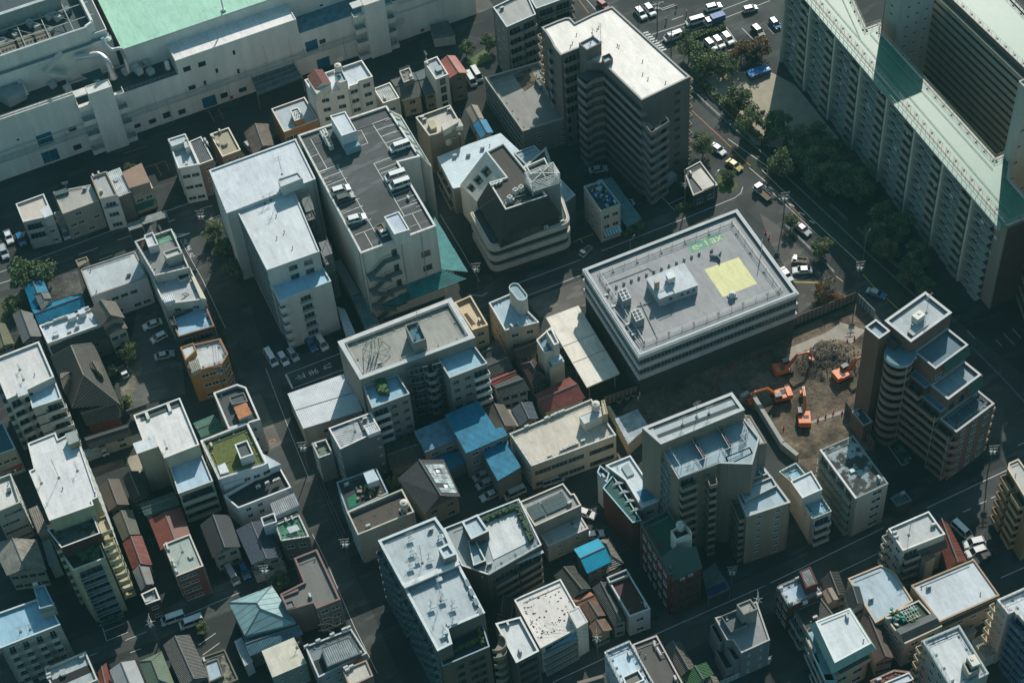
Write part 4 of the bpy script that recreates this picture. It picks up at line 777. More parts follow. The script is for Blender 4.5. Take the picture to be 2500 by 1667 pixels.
b.line('outside_stair',mat('6d706b'),.1,[G('B4',1230,120,8),G('B4',1150,260,5)],[G('B4',1290,110,8),G('B4',1190,270,5)],[G('B4',1130,400,4),G('B4',1010,500,1)]); b.win('f',2,3,.8,.5); b.win('s',3,3); b.done()
house('solar_house','grey gabled house with pale solar panels and two skylights on its bright slope','house','B3',[(1275,1268),(1690,1098),(1840,1428),(1518,1580)],6.2,3.4,'V',roof=mat('5f6061','tile',.7,H_),wall='8d897b',wins=((2,2,2),))
P4=[G('B3',*p) for p in ((1275,1268,6.2),(1690,1098,6.2),(1840,1428,6.2),(1518,1580,6.2))] if 0 else None
def on_slope(root,t,poly,h,rise,side,quad,mt,name,lift=.12):      # sheet lying on one slope (side 1 = right/front) in slope coordinates
    P=[G(t,p[0],p[1],h) for p in poly]; L_,T_,R_,B_=P; up=Vector((0,0,rise))
    r1=(L_+T_)/2+up; r2=(B_+R_)/2+up; e1,e2=(T_,R_) if side==1 else (L_,B_)
    f=lambda u,v: (r1.lerp(r2,u)).lerp(e1.lerp(e2,u),v)+Vector((0,0,lift))
    q=[f(*k) for k in quad]; nrm=(q[1]-q[0]).cross(q[2]-q[0]); 
    if nrm.z<0: q=q[::-1]
    m=MB(); m.face(q,mt); z=[x-Vector((0,0,lift*.9)) for x in q]
    for i in range(4): j=(i+1)%4; m.face([z[i],z[j],q[j],q[i]],mt)
    m.build(name,root)
rt=[o for o in D.objects if o.name.startswith('solar_house')][0]; pol=[(1275,1268),(1690,1098),(1840,1428),(1518,1580)]
for i in range(6):
    for j in range(3):
        if (i,j) in ((1,1),(4,1),(4,0)): continue
        on_slope(rt,'B3',pol,6.2,3.4,1,[(.14+i*.13,.12+j*.27),(.262+i*.13,.12+j*.27),(.262+i*.13,.38+j*.27),(.14+i*.13,.38+j*.27)],mat('98a3a4','glass',.35),'solar_panel')
for u in (.30,.70): on_slope(rt,'B3',pol,6.2,3.4,1,[(u,.42),(u+.08,.42),(u+.08,.6),(u,.6)],mat('d5dbda','glass',.3),'skylight',.2)
b=Bd('workshop','biggest blue metal roof of the cluster, a broad notched sheet','workshop','B3',[(1705,702),(1995,580),(2150,830),(2215,812),(2252,880),(1890,1038)],9.2,wall='8a8f8c',deck=BLUE(1.2),cop=mat((.015,.2,.33)),par=0); b.win(4,3,3,1.5,1.0,skip=.4); b.done()
b=Bd('workshop','lower blue roof with faded grey corrugations, left of the biggest blue roof','workshop','B3',[(1430,850),(1700,735),(1812,915),(1525,1030)],7.0,wall='9a9b92',deck=CORR('6f95a8',1.2,.8),cop=mat((.015,.2,.33)),par=0); b.win('f',2,2,1.6,1.0); b.done()
b=Bd('workshop','blue metal roof stepping down over the small car lot, right of the biggest one','workshop','B3',[(2018,1000),(2240,905),(2370,1165),(2172,1282)],7.2,wall='6f7370',deck=BLUE(1.2),cop=mat((.015,.2,.33)),par=0); b.done()
b=Bd('workshop','low blue lean-to strip at the foot of the biggest blue roof','workshop','B3',[(1560,1075),(1700,1050),(1895,1015),(1902,1112),(1725,1198)],4.0,wall='6f7370',deck=BLUE(1.2),cop=mat((.015,.2,.33)),par=0); b.done()
house('brown_sheet_house','dim brown-roofed house in the shade between the panel building and the blue roofs','house','B3',[(1170,965),(1430,870),(1525,1085),(1212,1195)],5.0,.8,'U',roof=mat('4a443c','corr',.7,0),wall='7d786a',wins=((2,2,1),))
house('tile_rowhouse','small charcoal tiled house, topmost in the stepped row behind the grey block','house','B3',[(2000,125),(2160,40),(2235,155),(2060,215)],5.6,.9,'U',roof=TILE(0,'5b5f5e'))
house('tile_rowhouse','charcoal tiled house with one pale slope, second in the stepped row','house','B3',[(2050,215),(2225,140),(2310,290),(2115,372)],5.6,1.0,'U',roof=TILE(0,'565a59'))
house('tile_rowhouse','tiled house with a bright red upper roof strip, third in the stepped row','house','B3',[(2105,385),(2325,300),(2340,340),(2125,440)],5.6,.3,'U',roof=mat('8d3a2c','seam',.7,0))
house('tile_rowhouse','charcoal tiled house with a white front wall, lowest in the stepped row','house','B3',[(2120,440),(2345,345),(2460,480),(2195,555)],5.4,1.2,'U',roof=TILE(0,'5b605f'),wall='c3c5c0',wins=((2,3,2),))
house('brown_tile_house','old gabled house of grey-brown tiles by the blue metal roofs','house','B3',[(2065,660),(2225,608),(2345,800),(2140,870)],5.4,1.4,'V',roof=mat('58534a','plaster',.8),wall='8d8977') 
# ---------------- C3 small houses
house('tile_house','olive-brown tiled house corner with cream eaves, beside the slender white tower','house','C3',[(20,110),(248,15),(268,150),(105,208)],5.4,1.2,'U',roof=mat('59564a','tile',.75,0),wall='8f8358')
house('plum_roof_house','plum-brown hipped roof left of the red-brown gable','house','C3',[(108,255),(235,200),(360,385),(210,430)],5.4,1.8,'V',roof=mat('5f4a4a','tile',.75,H_),hip=.3,wall='6c665c')
house('red_tile_house','wide red-brown corrugated gable roof beside the cream canopy','house','C3',[(230,525),(548,365),(692,552),(330,682)],5.2,1.3,'U',roof=CORR('7d453f',0,.8),wall='a09a86',wins=((2,2,1),))
house('blue_tile_house','blue-grey tiled gable behind the cream flat-roofed block','house','C3',[(25,655),(215,582),(272,735),(110,805)],5.2,1.3,'V',roof=mat('55636d','tile',.7,H_),wall='6f6b60')
house('slope_house','slate gable with pale ribs left of the blue-grey tiled roof','house','C3',[(-85,700),(20,650),(110,800),(0,840)],4.8,.8,'V',roof=mat('8f8a80','corr',.7,H_))
b=Bd('slim_tower','slender white house tower with a framed roof slot and a lower blue-white box','slim house','C3',[(255,35),(395,-90),(458,128),(325,150)],12.6,wall='c2bba8',deck='5f8798',cop='e0dcd2',par=.9); b.rail(.3,1.0,1.0)
b.pent('C2',[(338,1448),(388,1428),(455,1555),(412,1575)],15.4,wall='c9c3b1',deck='94a6b0',par=.6,cop='e0dcd2'); b.pent('C3',[(345,195),(442,140),(502,222),(375,285)],9.3,z0=0,wall='b9b29f',deck='4a5c63',par=.5,name='lower_box'); b.pent('C3',[(360,185),(440,140),(485,195),(395,240)],10.6,z0=9,wall='aab9c0',deck='b4c6cf',par=0,name='roof_shed'); b.done()
# ---------------- C3 flat cream block
b=Bd('office_building','long cream flat-roofed block with rows of rooftop machines and one small round tank','office','C3',[(15,868),(742,560),(962,880),(208,1157)],8.8,wall='b9b09c',deck='bcb4a5',cop='d3d5d0',par=.6)
b.pent('C3',[(635,710),(822,628),(878,690),(680,782)],11.0,wall='d0cdc2',deck='bfc3c4',par=.1); b.tank('C3',(785,665),z=10.6); b.pent('C3',[(830,575),(860,570),(890,690),(850,700)],11.5,wall='a99c80',par=.2,name='chimney_box')
b.ac('C3',(168,818),(345,742),(400,722),(430,705),(455,695),(487,682),(370,1080),(670,945),(505,1020),(535,1005),(560,995),(585,985),(610,975),(480,1030)); b.band('f',2,1.4,u=(.03,.62),n=3); b.band('f',2,1.3,u=(.68,.97),n=2,st='d'); b.win('s',5,2); b.rail(.25,.9,1.6,braces=False)
b.slab('C3',[(212,1262),(965,985),(968,1010),(216,1290)],0,.15,mat('c2bba8'),'string_course',zs=[4.6]*4) if 0 else None
b.done()
b=Bd('shed','light grey corrugated shed behind a long garden wall, next to the cream flat block','shed','C3',[(958,738),(1152,655),(1245,800),(1072,955)],4.4,wall='b9ad90',deck=CORR('9dabb2',.3,1.0),par=0); b.done()
# ---------------- C1-C2 left
b=Bd('apartment_building','grey-tan apartment block with long shaded balconies at the top edge','apartment block','B1',[(2130,65),(2420,-75),(248,128,'C1'),(2250,242)],19,wall='85817a',deck='9c9c97',cop='c4cbcc',par=.5); b.balc('f',2,6,1.2,u=(.02,.98)); b.win('s',2,6,1.0,.8); b.done()
b=Bd('apartment_building','grey-tan apartment block right of its twin, lower glazed balconies','apartment block','C1',[(165,-65),(480,-190),(566,-35),(252,78)],18,wall='8d897f',deck='8f9691',cop='c4cbcc',par=.5); b.balc('f',2,6,1.2,u=(.02,.98),st='g'); b.balc('r',1,6,.9); b.done()
b=Bd('office_building','square grey office with a weathered railed roof, sunken brown court and shaded tank room','office','B1',[(2055,690),(2540,548),(2874,1018),(2395,1168)],hb('C1',120,1168,1400),wall='7f807c',deck='83837d',cop='a9a698',par=.9,pw=.35,dk='membrane')
b.blk('C1',[(45,668),(200,610),(245,690),(260,740),(150,815)],b.zd,b.zd+.04,mat('6a5a40','mould',.9),'court_floor'); b.pent('C1',[(300,715),(365,700),(440,800),(365,828)],b.zd+3.2,wall='6e7875',deck='39484a',par=.5); b.pent('C1',[(240,700),(290,690),(330,745),(285,765)],b.zd+1.4,wall='6e7875',deck='59655f',par=.2,name='roof_box'); b.rail(.5,1.2,1.6,edges=['f','s']); b.win('f',2,4,1.2,.9,skip=.2); b.band('s',4,1.5,n=5); b.done()
b=Bd('apartment_building','weathered three-storey block with rust-stained walls and white tank boxes on its roof','apartment block','B1',[(1440,1045),(1745,935),(1858,1128),(1560,1208)],13,wall='827a68',wk='plaster',deck='b5b0a3',cop='c9c4b6',par=.8); b.wm
b.pent('B1',[(1662,1110),(1795,1060),(1820,1085),(1690,1160)],14.2,wall='c4bfb2',deck='c2bdb0',par=0,name='tank_room'); b.pent('B1',[(1545,1085),(1600,1070),(1625,1130),(1580,1150)],13.6,wall='b8ac90',deck='b0a78e',par=0,name='roof_box'); b.ac('B1',(1520,1080),(1500,1060),(1740,990)); b.tank('B1',(1665,1050),kind='box') if 0 else None; b.pent('B1',[(1775,1080),(1830,1060),(1860,1120),(1800,1130)],13.6,wall='c4bfb2',par=0,name='roof_box'); b.win('f',2,4,1.0,.8,skip=.4); b.done()
house('tarp_house','patched tan sheet roof behind the weathered block, beside a yellow frame','house','B1',[(1885,975),(1990,938),(2050,1060),(1955,1100)],5.5,1,'V',roof=mat('948c7b','plaster',.8))
house('blue_cap_house','small steep roof of bright blue sheet, half sunlit','house','B1',[(1952,1112),(2066,1063),(2132,1180),(2020,1235)],7.2,.9,'V',roof=mat((.03,.2,.36),'plaster',.6))
b=Bd('warehouse','pale blue-white standing-seam roof with vents, chimney pipes and a ball tank','warehouse','B1',[(1635,1400),(1920,1285),(2195,1190),(2420,1400),(2310,1490),(2340,1560),(1775,1675)],9.0,wall='8a867a',deck=SEAM('b3c5cc',.9),cop='c9cfd0',par=0)
b.tank('B1',(1735,1300),z=7.5); b.ac('B1',(1790,1400),(2035,1330),(1910,1390),z=9); b.vent('B1',(1660,1310),(2100,1300),z=9)
m_=MB(); p=G('B1',1840,1300,8.5); m_.bar(p,p+Vector((0,0,4)),.16,DRK(),8); m_.cyl((p.x,p.y,p.z+3.8),.45,.4,STL(),12,.2); m_.build('chimney',b.root)
b.balc('s' if 0 else 6,3,2,.9,u=(.1,.9)); b.done()
# ---------------- black and white office with banded round corners
def rnd(poly,idx,rad,n=6):               # round the corners idx of a world polygon
    out=[]; m=len(poly)
    for i in range(m):
        if i not in idx: out.append(poly[i]); continue
        a,bb,c=poly[i-1],poly[i],poly[(i+1)%m]; e1=(a-bb).normalized(); e2=(c-bb).normalized(); r=rad
        p0=bb+e1*r; p1=bb+e2*r
        for k in range(n+1): t=k/n; out.append((p0*(1-t)**2+bb*2*t*(1-t)+p1*t*t))
    return out
OB=[G('B2',1945,400,11.5),G('C1',330,1330,11.5),G('C2',542,470,11.5),G('B2',2112,700,11.5)]
for p in OB: p.z=0
OR=rnd(OB,[2,3],1.7)
b=Bd('office_building','black and white office with rounded banded floors, punched white fins and a white roof frame','office','',OR,11.5,world=True,wall='33393a',deck='3a4040',cop='c2beb2',par=.3)
wb=mat('b9b3a5')
for i,z in enumerate((1.2,4.6,8.0)):
    m_=MB(); o=[Vector(p[:2]) for p in OR[::-1]]; out=inset(o,-.5); inn=inset(o,-.02); n=len(out); z0,z1=z+1.7,z+3.3
    for k in range(n):
        j=(k+1)%n; m_.face([(out[k].x,out[k].y,z0),(out[j].x,out[j].y,z0),(out[j].x,out[j].y,z1),(out[k].x,out[k].y,z1)],wb); m_.face([(out[k].x,out[k].y,z1),(out[j].x,out[j].y,z1),(inn[j].x,inn[j].y,z1),(inn[k].x,inn[k].y,z1)],wb); m_.face([(inn[k].x,inn[k].y,z0),(inn[j].x,inn[j].y,z0),(out[j].x,out[j].y,z0),(out[k].x,out[k].y,z0)],wb)
    m_.build('band',b.root)
ZU=20.5; bk=mat('222a2b','plaster',.5)
TP=[G('B2',2065,-147,ZU),G('B2',2224,-227,ZU),G('C2',352,248,ZU),G('B2',2240,372,ZU),G('B2',2092,128,ZU),G('B2',2244,82,ZU)]; BT={1:G('B2',2224,-227,ZU),2:G('C2',482,425,13.5),3:G('B2',2190,655,13.5),4:G('B2',1985,301,13.5)}
m_=MB()
for k in range(6):
    j=(k+1)%6; A,C=TP[k],TP[j]; a2=BT.get(k,A).copy(); c2=BT.get(j,C).copy()
    if k in (0,1,4,5): a2=A.copy() if k!=4 else a2; c2=C.copy() if j!=2 else c2
    a2.z=c2.z=13.5; m_.face([c2,a2,A,C],bk)
bb_=[Vector((p.x,p.y,0)) for p in (TP[0],TP[1],BT[2],BT[3],BT[4],TP[5])][::-1]; m_.prism([p[:2] for p in bb_],11.2,13.5,mat('2c3233','glass',.2)); 
m_.bar(TP[4].lerp(TP[3],.5),BT[4].lerp(BT[3],.15),.06,STL()); m_.build('black_upper_storeys',b.root)
m_=MB(); tpc=[Vector(p[:2]) for p in TP][::-1]; m_.face([(p.x,p.y,ZU-.6) for p in tpc],mat('45423d','membrane',.8)); m_.build('roof_deck',b.root)
ins=inset(tpc,.35); m_=MB(); cw=mat('cfcfc8')
for k in range(6): j=(k+1)%6; m_.face([tuple(tpc[k])+(ZU,),tuple(tpc[j])+(ZU,),tuple(ins[j])+(ZU,),tuple(ins[k])+(ZU,)],cw); m_.face([tuple(ins[j])+(ZU-.6,),tuple(ins[k])+(ZU-.6,),tuple(ins[k])+(ZU,),tuple(ins[j])+(ZU,)],cw)
m_.build('coping',b.root); b.zd=ZU-.6
# punched white sloping wall
def lean(pts,holes,name):
    q=pts; f=lambda u,v:(q[0].lerp(q[1],u)).lerp(q[3].lerp(q[2],u),v); m=MB(); wf=mat('cfccc2'); nrm=(q[1]-q[0]).cross(q[3]-q[0]).normalized(); 
    if nrm.z<0: nrm=-nrm
    us=sorted({0,1}|{h[0] for h in holes}|{h[1] for h in holes}); vs=sorted({0,1}|{h[2] for h in holes}|{h[3] for h in holes})
    for i in range(len(us)-1):
        for j in range(len(vs)-1):
            g4=[(us[i],vs[j]),(us[i+1],vs[j]),(us[i+1],vs[j+1]),(us[i],vs[j+1])]
            if any(h[0]<=us[i] and us[i+1]<=h[1] and h[2]<=vs[j] and vs[j+1]<=h[3] for h in holes):
                m.face([f(*g)-nrm*.9 for g in g4],GL())
                for k in range(4): l=(k+1)%4; m.face([f(*g4[k]),f(*g4[l]),f(*g4[l])-nrm*.9,f(*g4[k])-nrm*.9],wf)
            else: m.face([f(*g) for g in g4],wf)
    for a,c in zip(q,q[1:]+q[:1]): m.face([a,c,Vector((c.x,c.y,1)),Vector((a.x,a.y,1))],wf)
    m.build(name,b.root)
lean([TP[0],TP[5],BT[4],G('B2',1836,152,11)],[(.28,.6,.2,.42),(.28,.6,.5,.7),(.28,.6,.78,.95)],'white_sloping_wall')
b.pent('C1',[(160,1480),(325,1405),(362,1475),(205,1550)],23.5,z0=ZU-.6,wall='cfcfc9',deck='56534c',par=.8)
# louvred white cooling frame
fr=MB(); c0=[G('C2',165,60,24.5),G('C1',360,1475,24.5),G('C2',458,5,24.5),G('C2',215,120,24.5)]; wf=mat('d6d6d0','flat',.5)
cq=[G('C2',150,45,24.5),G('C2',400,-50,24.5),G('C2',460,45,24.5),G('C2',215,125,24.5)]
for k in range(4):
    j=(k+1)%4; a,c=cq[k],cq[j]
    for s_ in range(7): z=24.5-.5*s_; fr.obb((a.x,a.y,z-.3),(c.x-a.x,c.y-a.y,0),(0.08,.08,0),(0,0,.28),wf)
    fr.bar((a.x,a.y,ZU-.6),(a.x,a.y,24.5),.12,wf)
fr.bar(cq[0],cq[2],.07,wf); fr.bar(cq[1],cq[3],.07,wf); fr.bar((cq[0]+cq[1])/2,(cq[2]+cq[3])/2,.07,wf); fr.build('cooling_frame',b.root)
m_=MB(); q=[Vector(p[:2]) for p in cq][::-1]; m_.prism(q,11,21.0,mat('7d8280')); m_.build('lift_shaft',b.root)
b.ac('B2',(2135,165),(2165,155),(2200,140),(2255,325),(2305,305),z=b.zd); b.put('condenser_unit',fan_mesh(),'C2',[(70,235),(120,210),(20,300)],b.zd); b.line('handrail',WHT(),.05,[G('B2',2225,290,ZU+.6),G('C2',160,235,ZU+.6)],[G('B2',2225,290,ZU),G('B2',2225,290,ZU+.6)])
b.ac('C2',(485,490),(340,540),z=12,rz=0); b.done()
b=Bd('office_building','grey-blue flat roof wedge behind the white cooling frame','office','C1',[(55,1362),(235,1295),(300,1365),(270,1390),(600,1735),(495,1810)],10.5,wall='5f6563',deck='7f9aa5',cop='a9b3b3',par=.25); b.win(4,3,3) if 0 else b.win(3,3,3); b.done()
# ---------------- small C2 shops
b=Bd('townhouse','white three-storey house with a cluttered blue-tarped roof and a blue striped shop awning','shop','C2',[(675,165),(838,110),(1002,322),(825,386)],hb('C2',825,386,665),wall='c2bba9',deck='2c3536',cop='9aa7aa',par=.8)
b.win('f',2,3,1.5,1.2); b.win('s',3,3,1.1,1.0)
m_=MB()
for i in range(34): u,v=random.random(),random.random(); p=G('C2',700+u*120+v*150,170-u*40+v*180,b.zd); m_.box((p.x,p.y,b.zd),(.3+random.random(),.3+random.random()*.6,.2+random.random()*.6),mat(random.choice(['1c4f8c','225f8f','8fa0a5','3c4445','5a4a40','a9b3b5'])),random.random()*3)
m_.build('roof_clutter',b.root); a,d,L=b.wall('f'); n=Vector((d.y,-d.x,0)); m_=MB()
for i in range(12):
    q0=a+d*(L*(.12+.07*i)); q1=a+d*(L*(.12+.07*(i+1))); m_.face([Vector((q0.x,q0.y,3.6)),Vector((q1.x,q1.y,3.6)),Vector(((q1+n*1.2).x,(q1+n*1.2).y,2.7)),Vector(((q0+n*1.2).x,(q0+n*1.2).y,2.7))][::-1],mat((.03,.3,.45) if i%2 else (.5,.6,.6),'flat'))
m_.build('striped_awning',b.root); b.done()
b=Bd('carport','corrugated pale-teal carport roof beside the white shop house','carport','C2',[(840,110),(920,85),(1190,455),(1062,525),(1005,440),(1003,325)],3.2,z0=2.9,wall='4c6368',deck=CORR('5f878c',1.2,1.1),par=0); m_=MB()
for q in b.ccw: m_.bar((q.x,q.y,0),(q.x,q.y,3),.07,STL())
m_.build('post',b.root); b.done()
b=Bd('kiosk_building','low dark building with a bright white curved-corner roof at the crossing','office','C2',[(1565,20),(1712,-60),(1868,150),(1650,245)],4.5,wall='3f4544',deck='4a5152',cop='b9b4a8',par=.3); b.blk('C2',[(1618,55),(1718,5),(1850,160),(1740,205)],b.zd,b.zd+.3,mat('cbc6bd','membrane'),'white_roof_deck'); b.win('f',2,1,1.6,1.4); b.done()
# ---------------- oval tower house
b=Bd('apartment_building','cream building with an oval white tank tower on its railed roof','apartment block','B2',[(2092,1200),(2285,1118),(2538,1372),(2235,1445)],11,wall='b3aa97',deck='9fb4bd',cop='cdd2d0',par=.6)
c=G('C2',92,1092,15.5); c1_=G('C2',60,1062,15.5); c2_=G('C2',122,1140,15.5); ax=(c2_-c1_).normalized(); r_=1.25; pts=[]
for k in range(20):
    t=k/20*2*PI; v=Vector((math.cos(t),math.sin(t),0)); s_=c2_ if v.dot(ax)>0 else c1_; pts.append(Vector((s_.x+v.x*r_,s_.y+v.y*r_,0)))
m_=MB(); m_.prism([p[:2] for p in pts],10,15.5,mat('c9c4b8'),cap=False); ins=inset([Vector(p[:2]) for p in pts],.15); m_.face([(p.x,p.y,15.1) for p in ins],mat('8fa5ad')); 
for k in range(20): j=(k+1)%20; m_.face([tuple(pts[k][:2])+(15.5,),tuple(pts[j][:2])+(15.5,),tuple(ins[j])+(15.5,),tuple(ins[k])+(15.5,)],mat('d3d6d2')); m_.face([tuple(ins[j])+(15.1,),tuple(ins[k])+(15.1,),tuple(ins[k])+(15.5,),tuple(ins[j])+(15.5,)],mat('d3d6d2'))
m_.build('oval_tower',b.root); b.rail(.3,1.0,1.2,edges=['r','f']); b.ac('C2',(35,1420),(90,1400),z=11); b.vent('B2',(2140,1215),(2170,1205),(2200,1190)); b.win('s',4,3,1.0,1.2); b.win('f',2,3); b.done()
# ---------------- cream canopy
b=Bd('canopy','long cream flat canopy roof, half in shadow, on thin posts','canopy','C2',[(345,1335),(625,1230),(990,1825),(705,1948)],5.6,z0=5.0,wall='d4cbb0',deck='d6d1c4',par=0,cop='d9d0b6'); m_=MB()
for u in (.03,.35,.65,.97):
    for v in (.1,.9): p=(b.P[0].lerp(b.P[3],u)).lerp(b.P[1].lerp(b.P[2],u),v); m_.bar((p.x,p.y,0),(p.x,p.y,5),.12,STL(),8)
m_.build('post',b.root); m_=MB()
for u in (.42,.66): a=b.P[0].lerp(b.P[3],u); c=b.P[1].lerp(b.P[2],u); m_.bar((a.x,a.y,5.62),(c.x,c.y,5.62),.07,mat('8a8578'))
m_.build('roof_joint',b.root); b.done()
# ---------------- C4 left: garden court building and neighbours
b=Bd('apartment_building','broad white-rimmed apartment block with a hedged roof garden and long brown balcony fronts','apartment block','B4',[(1690,190),(2360,-75),(2560,335),(2090,602),(1850,520)],15,wall='55504a',deck='8f9b9d',cop='c3cacb',par=.5)
b.blk('B4',[(2030,140),(2330,20),(2470,300),(2130,470)],b.zd,b.zd+.15,mat('c6cac8','membrane'),'pale_terrace')
m_=MB()
for i in range(260):
    t=random.random(); 
    if i%2: x,y=2050+t*300,120-t*125
    else: x,y=2345+t*130,10+t*290
    p=G('B4',x+random.uniform(-16,16),y+random.uniform(-12,12),15); m_.box((p.x,p.y,14.6),(.4+random.random()*.4,.4,.5+random.random()*.7),mat((.045,.075,.04),'leaf',.9),random.random()*3)
m_.build('hedge',b.root)
b.pent('B4',[(1850,130),(1990,65),(2090,212),(1935,285)],17.8,deck='a9bac0',cop='c3cacb',par=.5,name='stair_head',pw=.35); b.pent('B4',[(1905,300),(1965,280),(2065,475),(1955,520)],16.0,deck='93a8ae',cop='c3cacb',par=.6,name='roof_block'); b.rail(.6,1.1,1.6,edges=[2,1]); 
b.blk('C4',[(-245,600),(310,385),(320,405),(-230,625)],13.2,13.4,mat('c3c9c8'),'lower_ledge') ; b.balc(2,2,5,1.3,mat('6a625a'),z=(0,13.2)); b.line('drain_pipe',mat('8a8d8a'),.07,[G('C4',215,420,14),G('C4',232,650,5)]); b.done()
b=Bd('apartment_building','large northern half of a twin white-roofed block with antenna clusters and a square roof box','apartment block','B4',[(1105,297),(1615,88),(1705,215),(1825,478),(1328,705)],20,wall='6d655b',deck='a6b0b3',cop='c0cccd',par=.6,pw=.45)
b.pent('B4',[(1640,365),(1735,318),(1800,418),(1695,462)],22.0,deck='b4c6cc',cop='c3cdcd',wall='938c80',par=.6,pw=.4); 
for x,y in ((1390,270),(1405,395),(1450,455),(1395,520),(1560,460),(1655,260)): 
    b.ant('B4',(x,y),h=1.9); p=G('B4',x+14,y+8,b.zd); b.blk('B4',[(x-25,y-8),(x+28,y-26),(x+42,y+8),(x-8,y+26)],b.zd+.8,b.zd+1.0,mat('b4bfc0'),'antenna_plinth')
b.ant('B4',(1500,498),h=6.4); b.balc('s' if 0 else 4,4,7,1.1,mat('6f8387'),st='g',gap=.5); b.done()
b=Bd('apartment_building','southern half of the twin white-roofed block, with a sunken garden terrace at its front','apartment block','B4',[(1332,712),(1822,500),(2056,940),(1728,1080),(1765,1215),(1635,1280)],19.6,wall='6d655b',deck='a6b0b3',cop='c6d0d0',par=.6,pw=.45)
for x,y in ((1640,640),(1680,810),(1580,880),(1770,880),(1775,1020),(1690,1110)): b.ant('B4',(x,y),h=1.9); b.blk('B4',[(x-25,y-8),(x+28,y-26),(x+42,y+8),(x-8,y+26)],b.zd+.8,b.zd+1.0,mat('b4bfc0'),'antenna_plinth')
b.ant('B4',(1665,830),h=6.2); b.blk('B4',[(1325,690),(1820,480),(1835,510),(1340,722)],20,20.5,mat('d5d6d2'),'party_wall')
b.pent('B4',[(1590,1150),(1735,1085),(2010,960),(2098,1240),(1678,1418)],15.4,z0=0,wall='6d5f50',deck='30404a',par=.9,name='garden_terrace',cop='8fa3a9')
m_=MB()
for i in range(110): t=random.random(); x,y=(1780+t*240,1285-t*110) if i%3 else (2005+t*30,1080+t*150); p=G('B4',x+random.uniform(-14,14),y+random.uniform(-10,10),15); m_.box((p.x,p.y,14.4),(.5,.4,.6+random.random()*.8),mat(random.choice([(.06,.09,.03),(.12,.11,.03),(.04,.07,.03)]),'leaf',.9),random.random()*3)
m_.build('terrace_planting',b.root); facerow('B4',(1678,1418),(2098,1240),15.4,(.35,.62,.8),4,2.9,win_mesh(1.5,1.3,'d'),'window',.6); b.balc(5,6,6,1.1,mat('6f8387'),st='g',gap=.5)
for i in range(5):
    c=G('B4',2130,1180,15); m_=arcwall(Vector((c.x+.5,c.y-.5,0)),1.8,-PI*.8,PI*.3,13.2-2.9*i,14.4-2.9*i,mat('8a8173')); m_.build('rounded_balcony',b.root)
for i in range(4): x=1890+i*38; y=670+i*85; b.blk('B4',[(x-20,y-20),(x+12,y-34),(x+38,y+22),(x+6,y+36)],19.3,19.66,mat('7d8a8c'),'roof_grille')
b.done()
b=Bd('office_building','cream block with a dark solar array on its roof, beside the hedge garden','office','C3',[(105,1475),(490,1310),(562,1405),(590,1400),(652,1505),(240,1690)],9.8,wall='9b9484',deck='8f8f8b',cop='c6bfae',par=.5)
for i in range(8):
    for j in range(3):
        t=i/8.4+(0.02 if i>2 else 0); u0=(165+t*330,1528-t*150); e=(38,-17); f=(21,38); o=(u0[0]+j*f[0],u0[1]+j*f[1])
        b.blk('C3',[o,(o[0]+e[0],o[1]+e[1]),(o[0]+e[0]+f[0]*.9,o[1]+e[1]+f[1]*.9),(o[0]+f[0]*.9,o[1]+f[1]*.9)],b.zd+.3,b.zd+.42,mat('c4cdcc','flat'),'solar_panel',top=mat((.035,.07,.075),'flat',.65))
b.win('f',2,3); b.done()
b=Bd('office_building','white block with a plain light roof next to the solar array','office','C4',[(238,155),(600,5),(716,190),(355,350)],hb('C4',355,350,490),wall='aaa89c',deck='bab7b2',cop='c2c0b8',par=.25); b.ant('C4',(570,150),h=1.6); b.win('f',2,2,.8,.8); b.win('s',3,2); b.done()
house('cyan_roof_house','house under a brilliant cyan-blue metal gable','house','C4',[(585,375),(805,278),(928,485),(705,592)],6.4,1.0,'U',roof=mat((.01,.28,.42),'seam',.45,0),wall='6d6e66')
house('tan_hip_house','tan hipped roof just right of the cyan gable','house','C4',[(800,300),(905,268),(1030,500),(880,590)],5.4,1.4,'V',roof=mat('8b877a','tile',.7,H_),hip=.3,wall='7d776a')
house('moss_tile_house','moss-dark tiled gable behind the speckled white roof','house','C4',[(408,612),(590,520),(742,725),(585,808)],5.4,1.5,'V',roof=mat('51534b','tile',.8,H_))
house('orange_roof_house','small orange-brown battened lean-to roof','house','C4',[(575,830),(735,755),(800,830),(642,888)],5.2,.4,'U',roof=SEAM('96603f',0),wins=())
house('brown_tile_house','brown ribbed gable below the orange lean-to','house','C4',[(640,880),(795,832),(875,965),(742,1028)],5.2,1.1,'V',roof=CORR('6d594d',H_,.6))
house('brown_tile_house','second brown ribbed gable with an orange-edged front roof, nearest the road','house','C4',[(720,1060),(860,985),(932,1090),(775,1165)],5.0,1.0,'V',roof=CORR('76604f',H_,.6),wall='8d8269',wins=((2,2,1),))
house('long_tile_house','long narrow house with a glinting dark tiled roof','house','C4',[(750,722),(905,665),(1068,1022),(942,1060)],5.6,1.3,'V',roof=mat('5d605c','tile',.55,H_),wall='8a8a80',wins=((2,1,2),))
b=Bd('townhouse','white-walled house with a dark red-brown sheet roof and framed back balcony','townhouse','C4',[(880,630),(1055,555),(1267,905),(1082,975)],7.6,wall='b4b8b5',deck=CORR('4a2620',.2,.7),cop='c4c8c4',par=.4); b.win('f',1,2,1.6,1.1); b.pent('C4',[(880,625),(1055,552),(1088,600),(905,672)],8.0,deck='3b4242',par=.6,name='back_balcony'); b.done()
b=Bd('apartment_building','white block with a black-speckled roof, a wedge stair box and a blue front eave','apartment block','C4',[(55,822),(468,640),(605,882),(632,885),(705,1030),(612,1082),(290,1255)],hb('C4',290,1255,1475),wall='c3c0b5',deck='d0cbc5',cop='d6d6d0',par=.35)
